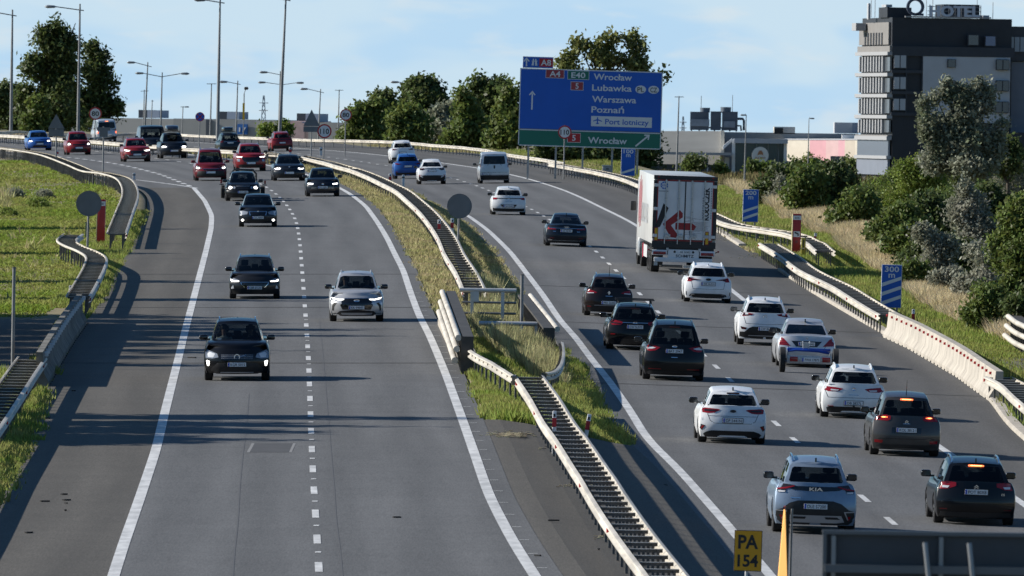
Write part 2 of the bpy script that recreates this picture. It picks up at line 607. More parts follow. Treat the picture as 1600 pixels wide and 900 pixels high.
def ribbon(name, xa, xb, y0, y1, dz, m, kind='structure', cols=6, skirt=0.0, parent=None, ys=None):
    ys = ys or [y0] + [y for y in YS if y0 < y < y1] + [y1]
    vs, fs, uv = [], [], []
    n = cols + 1
    for y in ys:
        a, b = xa(y), xb(y)
        for i in range(n):
            x = a + (b - a) * i / cols
            vs.append((x, y, G(x, y) + dz)); uv.append((x - a, y))
    for j in range(len(ys) - 1):
        for i in range(cols):
            fs.append((j * n + i, j * n + i + 1, (j + 1) * n + i + 1, (j + 1) * n + i))
    if skirt:
        for side in (0, cols):
            o = len(vs)
            for j in range(len(ys)):
                v = vs[j * n + side]
                vs.append((v[0], v[1], v[2] - skirt)); uv.append(uv[j * n + side])
            for j in range(len(ys) - 1):
                fs.append((j * n + side, o + j, o + j + 1, (j + 1) * n + side))
    me = bpy.data.meshes.new(name)
    me.from_pydata(vs, [], fs)
    u = me.uv_layers.new(name='UVMap')
    for p in me.polygons:
        for li in p.loop_indices:
            u.data[li].uv = uv[me.loops[li].vertex_index]
    bm = bmesh.new(); bm.from_mesh(me); bmesh.ops.recalc_face_normals(bm, faces=bm.faces)
    if sum(f.normal.z for f in bm.faces) < 0:
        bmesh.ops.reverse_faces(bm, faces=bm.faces)
    bm.to_mesh(me); bm.free()
    o = link(name, me, m, parent)
    if kind:
        o['kind'] = kind
    return o

# terrain: one sheet to the horizon
def terrain():
    ys = [-300, -60, 0, 40] + list(np.arange(60, 200, 20.0)) + list(np.arange(200, 720, 4.0)) + list(np.arange(720, 1360, 10.0)) + list(np.arange(1360, 1700, 25.0)) + [1750, 1850, 2000, 2200, 2600, 3200, 4200, 6000, 9000, 14000]
    offL = [-9000, -3000, -1200, -500, -220, -130, -100, -80, -60, -45, -35, -28, -22, -18, -15, -12, -9, -7, -5, -3.5, -2.2, -1.2, -.5, -.08]
    offR = [.08, .5, 1.2, 2.2, 3.5, 5, 6.5, 8, 10, 12, 15, 18, 22, 28, 36, 50, 80, 140, 260, 600, 1500, 4000, 9000]
    vs, fs = [], []
    for y in ys:
        yy = min(max(y, 40), 1300)
        a, b, c, d = XLb(yy), XLr(yy), XRl(yy), XRr(yy)
        if c < b + .6:
            c = b + .6
        xs = [(a + o, 0) for o in offL] + [(a + .08, 1), ((a + b) / 2, 1), (b - .08, 1), (b + .08, 0), (b + (c - b) * .25, 0), ((b + c) / 2, 0), (b + (c - b) * .75, 0), (c - .08, 0), (c + .08, 1), ((c + d) / 2, 1), (d - .08, 1)] + [(d + o, 0) for o in offR]
        for x, lo in xs:
            z = G(x, y) - .03 - (.25 if lo and y < 1300 else 0)
            vs.append((x, y, z))
    n = len(xs)
    for j in range(len(ys) - 1):
        for i in range(n - 1):
            fs.append((j * n + i, j * n + i + 1, (j + 1) * n + i + 1, (j + 1) * n + i))
    me = bpy.data.meshes.new('ground')
    me.from_pydata(vs, [], fs)
    shade(me, 80)
    m = mat('earth_grass', (.150, .140, .066), .95, col2=(.225, .180, .105), scale=.18, detail=9, bump=.6, bscale=3)
    link('ground', me, m)['kind'] = 'structure'
terrain()
_ya = on(302, 291, zL).y
ribbon('road_shoulder', XLb, A, 40, _ya, .010, M_ASPH2, cols=5, skirt=.3)
ribbon('road', A, XLr, 40, _ya, .010, M_ASPH, cols=8, skirt=.3)
ribbon('road', XLb, XLr, _ya, 1290, .010, M_ASPH, cols=10, skirt=.3)
ribbon('road', XRl, HnF, 40, 1290, .010, M_ASPH, cols=8, skirt=.3)
ribbon('road_shoulder', HnF, XRr, 40, 1290, .010, M_ASPH3, cols=5, skirt=.3)
_ymed = on(760, 660, zL).y
ribbon('pavement', lambda y: XLr(y) - .3, lambda y: XRl(y) + .3, 60, _ymed, .004, M_ASPH2, cols=6)
ribbon('pavement', lambda y: XLb(y) - 8, lambda y: XLb(y) + .2, on(60, 578, zL).y, on(60, 492, zL).y, .005, M_ASPH2, cols=4)
ribbon('pavement', lambda y: XRr(y) + 1.2, lambda y: XRr(y) + 9, on(1560, 592, zR).y, on(1560, 538, zR).y, .005, M_ASPH2, cols=4)
ribbon('pavement', lambda y: XRr(y) - .2, lambda y: XRr(y) + 1.6, on(1215, 432, zR).y, on(1180, 388, zR).y, .006, M_ASPH2, cols=4)

# painted lines
def paint_line(x0, y0, y1, w=.24, dz=.017, x1=None):
    f = x0 if callable(x0) else (lambda y: x0)
    return ribbon('road_marking', lambda y: f(y) - w / 2, lambda y: f(y) + w / 2, y0, y1, dz, M_LINE, cols=1)
ya = on(302, 291, zL).y
paint_line(A, 60, ya - 2, .24)
gore = line([(302, 291), (280, 286.5), (250, 283), (230, 280), (212, 277.5)], zL)
paint_line(gore, on(302, 291, zL).y - 3, on(212, 277.5, zL).y, .20)
paint_line(CnF, 60, 1240, .24)
paint_line(FnF, 60, 1240, .24)
paint_line(HnF, 60, 1240, .22)
def dashes(f, y0, y1, on_, off, w=.14, dz=.017):
    vs, fs = [], []
    y = y0
    while y < y1:
        n = 3
        o = len(vs)
        for k in range(n + 1):
            yy = y + on_ * k / n
            for s in (-1, 1):
                x = f(yy) + s * w / 2
                vs.append((x, yy, G(x, yy) + dz))
        for k in range(n):
            fs.append((o + 2 * k, o + 2 * k + 1, o + 2 * k + 3, o + 2 * k + 2))
        y += on_ + off
    me = bpy.data.meshes.new('road_marking'); me.from_pydata(vs, [], fs); me.update()
    link('road_marking', me, M_LINE)['kind'] = 'structure'
yd = on(498, 887, zL).y - 2.0
dashes(XcL, yd - 14 * 12, 1240, 4, 8, .15)
yd = on(1392, 815, zR).y - 2.0
dashes(XcR, yd - 14 * 12, 1240, 4, 8, .15)
mg = line([(302, 291), (250, 270), (200, 257), (160, 250), (120, 244.5), (60, 238)], zL, 0, 12)
dashes(mg, on(300, 289, zL).y, on(70, 239, zL).y, 4, 4, .26)
# rumble marks beside the inner line and studs between the dashes
def ticks():
    vs, fs = [], []
    y = 215.0
    while y < 460:
        x = CnF(y) + .14
        o = len(vs)
        for a, b in ((x, y), (x + .20, y), (x + .20, y + .12), (x, y + .12)):
            vs.append((a, b, G(a, b) + .017))
        fs.append((o, o + 1, o + 2, o + 3))
        y += 6.0
    y = on(498, 887, zL).y + 6
    while y < 420:
        for dx in (-.06,):
            x = XcL(y) + dx
            o = len(vs)
            for a, b in ((x, y), (x + .12, y), (x + .12, y + .5), (x, y + .5)):
                vs.append((a, b, G(a, b) + .018))
            fs.append((o, o + 1, o + 2, o + 3))
        y += 12
    rr = random.Random(9)
    me = bpy.data.meshes.new('road_marking'); me.from_pydata(vs, [], fs); me.update()
    link('road_marking', me, M_LINE)['kind'] = 'structure'
ticks()
M_JOINT = mat('joint_dark', (.035, .034, .033), .9, var=.3, scale=3)
for py in (431, 483, 570):
    y = on(600, py, zL).y
    ribbon('road_joint', XLb, XLr, y, y + .5, .016, M_JOINT, cols=10)
    ribbon('road_joint', XRl, XRr, y + 2, y + 2.5, .016, M_JOINT, cols=10)
M_PATCH = mat('asphalt_patch', (.055, .056, .060), .9, var=.12, scale=2)
pa, pb = on(390, 706, zL), on(458, 693, zL)
ribbon('road_patch', lambda y: pa.x, lambda y: pb.x, pa.y, pb.y, .014, M_PATCH, cols=2)
ribbon('road_patch', lambda y: pb.x + .0, lambda y: pb.x + .07, pa.y, pb.y, .0145, mat('patch_edge', (.20, .20, .20), .9), cols=1)
ribbon('road_patch', lambda y: pa.x - .07, lambda y: pa.x, pa.y, pb.y, .0145, MATS['patch_edge'], cols=1)
M_SEAM = mat('seam_tar', (.084, .084, .086), .8)
for f_, o_, w_, a_, b_ in ((XcL, -1.72, .03, 200, 345), (XcL, .42, .025, 210, 420), (XcR, -.35, .03, 230, 330), (XcR, 1.75, .03, 250, 470)):
    ribbon('road_seam', lambda y: f_(y) + o_ + .05 * vnoise(y * .06, o_ + 9), lambda y: f_(y) + o_ + w_ + .05 * vnoise(y * .06, o_ + 9), a_, b_, .0135, M_SEAM, cols=1)
# tyre scraps and gravel lying on the shoulders
def scraps():
    mb = MB()
    rr = random.Random(12)
    for px, py in [(100, 774), (104, 783), (103, 788), (102, 799), (70, 785), (45, 834), (75, 655), (115, 612), (888, 744), (884, 731), (840, 870), (865, 815), (1040, 760), (620, 810), (300, 560), (1420, 700), (1520, 750), (1000, 845), (880, 690), (935, 860)]:
        p = hit(px, py)
        r = .03 + rr.random() * .06
        M4 = Matrix.Translation(p + Vector((0, 0, .03))) @ Matrix.Rotation(rr.random() * 6, 4, 'Z')
        mb.box((0, 0, 0), (r * 3, r, .03), M4)
    tag(mb.build('road_debris', M_BLACKR), 'black tyre scraps scattered over the road shoulders', 'debris', kind='stuff')
    gb = MB()
    for i in range(700):
        px, py = rr.choice([(785, 679), (810, 679), (800, 680), (1150, 375), (1180, 400), (870, 700), (905, 760), (960, 840)])
        p = hit(px + rr.gauss(0, 12), py + rr.gauss(0, 2))
        s = .02 + rr.random() * .05
        gb.box((p.x, p.y, p.z + .012), (s * 1.6, s * 1.6, s * .3))
    tag(gb.build('gravel', mat('gravel_pale', (.46, .38, .24), .9, island=.4)), 'loose pale gravel on the paved median', 'gravel', kind='stuff')
M_BLACKR = mat('scrap_rubber', (.015, .015, .016), .9)
scraps()

# kerb along the right shoulder
def kerb():
    y0, y1 = on(1600, 682, zR).y, on(1262, 452, zR).y
    ya_, yb_ = on(1530, 612, zR).y, on(1390, 532, zR).y
    for a, b in ((y0 - 60, ya_), (yb_, on(1205, 418, zR).y), (on(1150, 380, zR).y, on(985, 299, zR).y)):
        ys = [a] + [y for y in YS if a < y < b] + [b]
        vs, fs = [], []
        for y in ys:
            x = XRr(y) + .02
            z = G(x, y)
            vs += [(x, y, z - .1), (x, y, z + .09), (x + .05, y, z + .12), (x + .32, y, z + .12), (x + .34, y, z - .1)]
        for j in range(len(ys) - 1):
            for i in range(4):
                fs.append((j * 5 + i, j * 5 + i + 1, j * 5 + i + 6, j * 5 + i + 5))
        fs += [(0, 1, 2, 3, 4), tuple((len(ys) - 1) * 5 + i for i in range(5))]
        mb = MB().add(vs, fs)
        mb.build('kerb', M_CONC)['kind'] = 'structure'
kerb()

# ------------------------------------------------------------------ guard rails
def resample(pts, step):
    pts = [Vector(p) for p in pts]
    out = []
    n = len(pts)
    for i in range(n - 1):
        p0, p1, p2, p3 = pts[max(0, i - 1)], pts[i], pts[i + 1], pts[min(n - 1, i + 2)]
        k = max(2, int((p2 - p1).length / .8))
        for q in range(k):
            t = q / k
            out.append(.5 * ((2 * p1) + (p2 - p0) * t + (2 * p0 - 5 * p1 + 4 * p2 - p3) * t * t + (3 * p1 - p0 - 3 * p2 + p3) * t ** 3))
    out.append(pts[-1])
    res = [out[0]]
    acc = 0.0
    for a, b in zip(out, out[1:]):
        d = (b - a).length
        while acc + d >= step:
            f = (step - acc) / d
            a = a.lerp(b, f)
            d = (b - a).length
            res.append(a.copy())
            acc = 0.0
        acc += d
    return res

W_PROF = [(.0, .06), (.075, .09), (.085, .13), (.02, .175), (.02, .205), (.085, .25), (.075, .29), (.0, .315)]

TUBE_PROF = [(.0, .235), (.05, .235), (.07, .26), (.07, .30), (.05, .325), (.0, .325)]

def path_frames(pts):
    fr = []
    for i, p in enumerate(pts):
        t = (pts[min(i + 1, len(pts) - 1)] - pts[max(0, i - 1)])
        t.z = 0
        t.normalize()
        fr.append((p, t, Vector((t.y, -t.x, 0))))
    return fr

def sweep_beam(pts, side, off, top, prof=W_PROF):
    """corrugated beam along a ground path; side +1 faces right of the path"""
    mb = MB()
    fr = path_frames(pts)
    inner = [(a - .008, b) for a, b in prof][::-1]
    ring = prof + inner
    n = len(ring)
    for p, t, nrm in fr:
        for a, b in ring:
            q = p + nrm * side * (off + a)
            mb.v.append((q.x, q.y, p.z + top - .33 + b))
    for j in range(len(fr) - 1):
        for i in range(n):
            k = (i + 1) % n
            mb.f.append((j * n + i, j * n + k, (j + 1) * n + k, (j + 1) * n + i))
    mb.f += [tuple(range(n)), tuple((len(fr) - 1) * n + i for i in range(n))]
    return mb

_posts = {}
def post_mesh(double, w):
    k = (double, w)
    if k not in _posts:
        mb = MB()
        if double:
            for s in (-1, 1):
                mb.box((s * (w - .10), 0, .34), (.055, .10, .70))
            mb.box((0, 0, .655), (2 * w - .02, .05, .06))
            mb.box((0, 0, .693), (2 * w - .02, .11, .014))
        else:
            mb.box((0, 0, .36), (.055, .11, .74))
            mb.box((.06, 0, .58), (.09, .10, .24))
        me = mb.mesh('post')
        me.materials.append(M_POST); me.materials.append(M_RUNG_LIT)
        for p in me.polygons:
            p.material_index = 1 if double and p.center.z > .685 else 0  # top flange gets the painted sunlit tone, all else stays dark
        _posts[k] = me
    return _posts[k]

def guard_rail(label, px, double=True, step=2.0, side=1, w=.36, top=.75, studs=True, raw=None, maxposts=100, lateral=0.0, thin=0):
    pts = raw if raw else [hit(a, b, top) for a, b in px]
    pts = resample(pts, 2.0)
    if lateral:
        pts = [p + n * lateral for p, t, n in path_frames(pts)]
    for p in pts:
        p.z = G(p.x, p.y) - .02
    o0 = pts[0].copy()
    t = thing('guard_rail', label, 'guard rail', o0, 0, 'steel guard rails along the carriageways')
    loc = [p - o0 for p in pts]
    for s in ((-1, 1) if double else (side,)):
        sweep_beam(loc, s, w if double else .06, top, TUBE_PROF if s == thin else W_PROF).build('beam', M_RAIL, t, 35)
    ps = path_frames(resample(loc, step))
    me = post_mesh(double, w)
    rest = MB()
    ps.sort(key=lambda q: q[0].y + o0.y)
    for i, (p, tt, nrm) in enumerate(ps):
        ang = math.atan2(tt.y, tt.x) - math.pi / 2
        if not double and side < 0:
            ang += math.pi
        if i < maxposts:
            o = link('post', me, M_POST, t)
            o.location = p
            o.rotation_euler = (0, 0, ang)
        else:
            rest.add([v.co for v in me.vertices], [tuple(f.vertices) for f in me.polygons], Matrix.Translation(p) @ Matrix.Rotation(ang, 4, 'Z'))
    if rest.v:
        rest.build('posts', M_POST, t)['kind'] = 'stuff'
    if studs:
        for s in ((-1, 1) if double else (side,)):
            if s == thin:
                continue
            for i, (p, tt, nrm) in enumerate(path_frames(resample(loc, 22.0))):
                if i > 7 or o0.y + p.y > 640:
                    break
                q = p + nrm * s * ((w if double else .06) + .06)
                ang = math.atan2(tt.y, tt.x) - math.pi / 2
                b = MB().box((0, 0, 0), (.05, .11, .10), bev=.015)
                o = b.build('reflector', M_SRED, t)
                o.location = (q.x, q.y, p.z + top - .14)
                o.rotation_euler = (0, 0, ang)
    return t

guard_rail('ladder like twin beam median rail in the foreground, below the grassy bay', [(1155, 1010), (1075, 938), (1042, 895), (1001, 843), (972, 803), (950, 770), (934, 744), (921, 725), (893, 683), (872, 655), (850, 618), (823, 580)], step=2.65)
guard_rail('long twin beam median rail curving away from the bridge railing past the round sign back', [(742, 452), (729, 424), (710, 394), (696, 365), (671, 332), (647, 310), (628, 295), (606, 284), (580, 272), (556, 263), (520, 253), (470, 242.5), (417, 237)], step=4.0)
guard_rail('far part of the median rail, seen behind the oncoming cars at upper left', [(425, 238), (380, 235), (295, 230), (230, 225), (187, 222), (100, 215), (0, 209), (-60, 205)], step=5.0)
guard_rail('far outer guard rail running in front of the middle trees to the big blue sign', [(-60, 203), (0, 205), (187, 208), (340, 211.5), (480, 216.5), (560, 218), (640, 221), (740, 230), (800, 240), (850, 247), (884, 253)], double=False, side=1, step=4.0)
guard_rail('twin beam guard rail from the big blue sign to the right red column', [(866, 254), (912, 262), (940, 267), (987, 279), (1050, 306), (1115, 334), (1140, 345), (1165, 351), (1200, 356), (1237, 362), (1262, 372), (1290, 390)], step=3.0)
guard_rail('twin beam guard rail on the right shoulder ending at the pale concrete barrier', [(1200, 378), (1232, 397), (1264, 420), (1314, 444), (1342, 461), (1372, 479), (1392, 490)], step=2.0)
guard_rail('twin beam guard rail at the right edge, below the pale concrete barrier', [(1560, 586), (1584, 598), (1606, 618), (1650, 655), (1800, 790)], step=2.0)
guard_rail('twin beam guard rail at lower left, below the grey concrete barrier', [(-220, 930), (-120, 800), (-60, 710), (-14, 648), (36, 575), (52, 553)], step=2.4, thin=-1)
guard_rail('twin beam guard rail with an S shaped end beside the left round sign', [(122, 460), (134, 440), (147, 415), (150, 400), (136, 390), (114, 381), (104, 373), (117, 362)], step=2.2, thin=-1)
guard_rail('twin beam guard rail along the merging lane above the left red column', [(182, 362), (194, 330), (203, 305), (201, 288), (190, 276), (165, 269), (138, 265.5), (112, 255), (70, 240), (30, 233), (0, 229.5), (-60, 222)], step=1.6, thin=-1, maxposts=100)

def single_beam(label, px, side=1, top=.75, zs=None):
    pts = [hit(a, b, top) for a, b in px]
    pts = resample(pts, .7)
    for p in pts:
        p.z = G(p.x, p.y) - .02
    o0 = pts[0].copy()
    t = thing('guard_rail', label, 'guard rail', o0, 0, 'steel guard rails along the carriageways')
    loc = [p - o0 for p in pts]
    sweep_beam(loc, side, .06, top).build('beam', M_RAIL, t, 35)
    for p, tt, nrm in path_frames(resample(loc, 2.0)):
        o = link('post', post_mesh(False, .36), M_POST, t)
        o.location = p
        o.rotation_euler = (0, 0, math.atan2(tt.y, tt.x) - math.pi / 2 + (math.pi if side < 0 else 0))
    return t
single_beam('pale single beam slanting from the tube parapet down to the median ladder rail', [(806, 584), (780, 568), (752, 553), (735, 542), (716, 528)], side=-1)
single_beam('short curved beam closing the right side of the grassy bay', [(848, 580), (862, 577), (872, 566), (876, 548), (874, 532)], side=1)

# ------------------------------------------------------------------ bridge parapets in the median, railing
M_PARA = mat('parapet_dark', (.060, .056, .050), .7, .2, var=.3, scale=2)
def parapet(label, px, top, n, face, wall_m):
    pts = [hit(a, b, top) for a, b in px]
    pts = resample(pts, .8)
    for p in pts:
        p.z = G(p.x, p.y)
    o0 = pts[0].copy()
    t = thing('parapet', label, 'parapet', o0, 0, 'tube parapets on the bridge')
    loc = [p - o0 for p in pts]
    fr = path_frames(loc)
    for k in range(n):
        z = top - .09 - k * .33
        MB().tube([p + nrm * face * (.02 + .05 * k) + Vector((0, 0, z)) for p, tt, nrm in fr], .095, 8).build('tube', M_RAIL, t, 50)
    for p, tt, nrm in path_frames(resample(loc, 1.33)):
        o = MB().box((-.24 * face, 0, top / 2 - .05), (.34, .13, top - .1)).build('post', M_PARA, t)
        o.location = p
        o.rotation_euler = (0, 0, math.atan2(tt.y, tt.x) - math.pi / 2)
    mb = MB()
    ring = [(-.10, top - .05), (-.42, top - .05), (-.42, top - .12), (-.10, top - .12)]
    MB().box((0, 0, top / 2 - .03), (.36, .06, top - .06)).build('end_plate', M_PARA, t).location = loc[-1] - fr[-1][2] * face * .24
    for p, tt, nrm in fr:
        for a, z in ring:
            q = p + nrm * face * a
            mb.v.append((q.x, q.y, p.z + z))
    for j in range(len(fr) - 1):
        for i in range(4):
            k = (i + 1) % 4
            mb.f.append((j * 4 + i, j * 4 + k, (j + 1) * 4 + k, (j + 1) * 4 + i))
    mb.f += [(0, 1, 2, 3), tuple((len(fr) - 1) * 4 + i for i in range(4))]
    mb.build('cap_plate', M_PARA, t)
    if wall_m:
        wb = MB()
        for x in resample(loc, .16):
            wb.box((x.x - face * .28, x.y, x.z + top / 2 - .08), (.03, .06, top - .2))
        o = wb.build('balusters', wall_m, t)
        o['kind'] = 'stuff'
    return t
parapet('tube parapet with three pale tubes on the left side of the median gap', [(692, 452), (700, 474), (708, 496), (718, 524)], 1.15, 3, 1, None)
parapet('dark barred parapet with a pale top tube on the right side of the median gap', [(828, 458), (842, 475), (856, 492), (870, 510)], 1.1, 1, -1, None)
parapet('tube parapet with pale tubes at the right edge, beyond the concrete barrier', [(1576, 490), (1602, 506), (1640, 530), (1690, 560)], 1.1, 3, 1, None)

def railing():
    a, b = hit(722, 503), hit(806, 503)
    Y = a.y
    s = FPX / Y
    t = thing('railing', 'grey tube railing with two rails crossing behind the median gap', 'railing', (a.x, Y, G(a.x, Y)))
    L = b.x - a.x
    H = 50 / s
    MB().tube([(-.1, 0, H), (L, 0, H)], .075, 8).build('top_rail', M_TUBE, t, 50)
    for k in (.62, .28):
        MB().tube([(0, 0, H * k), (L, 0, H * k)], .04, 8).build('rail', M_POLE, t, 50)
    for px in (737, 785):
        x = P(px, 503, Y).x - a.x
        MB().box((x, 0, H / 2), (.11, .11, H)).build('post', M_TUBE, t)
    x = P(737, 503, Y).x - a.x
    MB().box((x + .12, -.06, H * .80), (.22, .03, H * .32)).build('plate', M_TUBE, t)
    a, b = hit(748, 527), hit(845, 527)
    Y = a.y
    s = FPX / Y
    t = thing('railing', 'low grey tube railing half hidden in grass at the front of the median gap', 'railing', (a.x, Y, G(a.x, Y)))
    L = b.x - a.x
    H = 22 / s
    MB().tube([(0, 0, H), (L, 0, H)], .075, 8).build('top_rail', M_TUBE, t, 50)
    for px in (770, 815, 838):
        x = P(px, 503, Y).x - a.x
        MB().box((x, 0, H / 2), (.10, .10, H)).build('post', M_TUBE, t)
    p = hit(822, 530); s = FPX / p.y
    w = thing('warning_sign', 'small grey triangular warning plate in the grass beside the barred parapet', 'sign', (p.x, p.y - .5, p.z))
    h = 12 / s
    MB().prism([(-h * .55, .25), (h * .55, .25), (0, .25 + h)], 0, .02).build('plate', M_SWHITE, w)
    MB().prism([(-h * .32, .25 + h * .16), (h * .32, .25 + h * .16), (0, .25 + h * .74)], -.006, 0).build('face', M_YEL, w)
    MB().box((0, .02, .2), (.05, .03, .4)).build('post', M_POST, w)
railing()

# kerb block beside the left parapet
def block():
    pts = [hit(684, 508), hit(694, 530), hit(704, 552), hit(711, 568)]
    mb = MB()
    for i, p in enumerate(pts):
        for a, z in ((0, 0), (0, .22), (.30, .22), (.30, .12), (.75, .12), (.75, 0)):
            mb.v.append((p.x + a, p.y, p.z - .03 + z))
    for j in range(3):
        for i in range(6):
            k = (i + 1) % 6
            mb.f.append((j * 6 + i, j * 6 + k, (j + 1) * 6 + k, (j + 1) * 6 + i))
    mb.f += [tuple(range(6)), tuple(18 + i for i in range(6))]
    mb.build('kerb', M_CONC)['kind'] = 'structure'
block()

# ------------------------------------------------------------------ concrete barriers
def jersey(label, px, h, m, side, stud_m, prof, nst):
    pts = [hit(a, b, h) for a, b in px]
    o0 = pts[0].copy(); o0.z = G(o0.x, o0.y)
    pts = resample(pts, 2.0)
    loc = []
    for p in pts:
        loc.append(Vector((p.x - o0.x, p.y - o0.y, G(p.x, p.y) - .02 - o0.z)))
    t = thing('concrete_barrier', label, 'barrier', o0)
    L = 4.0
    segs = max(1, round(sum((b - a).length for a, b in zip(loc, loc[1:])) / L))
    n = len(loc) - 1
    for k in range(segs):
        i0, i1 = k * n // segs, (k + 1) * n // segs
        sub = loc[i0:i1 + 1]
        mb = MB()
        fr = path_frames(sub)
        # shorten the ends a little so the joints show
        fr[0] = (fr[0][0] + fr[0][1] * .03, fr[0][1], fr[0][2])
        fr[-1] = (fr[-1][0] - fr[-1][1] * .03, fr[-1][1], fr[-1][2])
        m_ = len(prof)
        for p, tt, nrm in fr:
            for a, z in prof:
                q = p + nrm * side * a
                mb.v.append((q.x, q.y, p.z + z))
        for j in range(len(fr) - 1):
            for i in range(m_):
                q = (i + 1) % m_
                mb.f.append((j * m_ + i, j * m_ + q, (j + 1) * m_ + q, (j + 1) * m_ + i))
        mb.f += [tuple(range(m_)), tuple((len(fr) - 1) * m_ + i for i in range(m_))]
        mb.build('block', m, t, 30)
        for q in (.25, .75):
            p, tt, nrm = fr[int((len(fr) - 1) * q)]
            w = p + nrm * side * .302
            o = MB().box((0, 0, .03), (.03, .35, .09)).build('foot_slot', M_SBLACK, t)
            o.location = w
            o.rotation_euler = (0, 0, math.atan2(tt.y, tt.x) - math.pi / 2)
    tot = resample(loc, sum((b - a).length for a, b in zip(loc, loc[1:])) / nst)
    for p, tt, nrm in path_frames(tot)[:nst]:
        q = p + nrm * side * .16
        o = MB().box((-.03 * side, 0, 0), (.11, .07, .085) if side > 0 else (.15, .15, .14), bev=.02).build('reflector', stud_m, t)
        o.location = (q.x, q.y, p.z + h - .13)
        o.rotation_euler = (0, 0, math.atan2(tt.y, tt.x) - math.pi / 2)
JP = [(-.12, 0), (-.12, .92), (.10, .92), (.16, .38), (.30, .16), (.30, 0)]
jersey('pale concrete barrier with a row of red reflectors on the right shoulder', [(1393, 486), (1430, 502), (1450, 512), (1500, 539), (1535, 562), (1566, 582)], .92, M_CONC, 1, M_SRED, JP, 26)
JP2 = [(-.09, 0), (-.09, 1.0), (.09, 1.0), (.13, .40), (.26, .18), (.26, 0)]
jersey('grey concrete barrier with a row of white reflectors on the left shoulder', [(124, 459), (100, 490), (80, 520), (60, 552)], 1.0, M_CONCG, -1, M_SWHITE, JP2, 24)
# ------------------------------------------------------------------ buildings far off
def zat(py, Y, px=1150):
    return P(px, py, Y).z
def bx(px, Y):
    return P(px, 230, Y).x

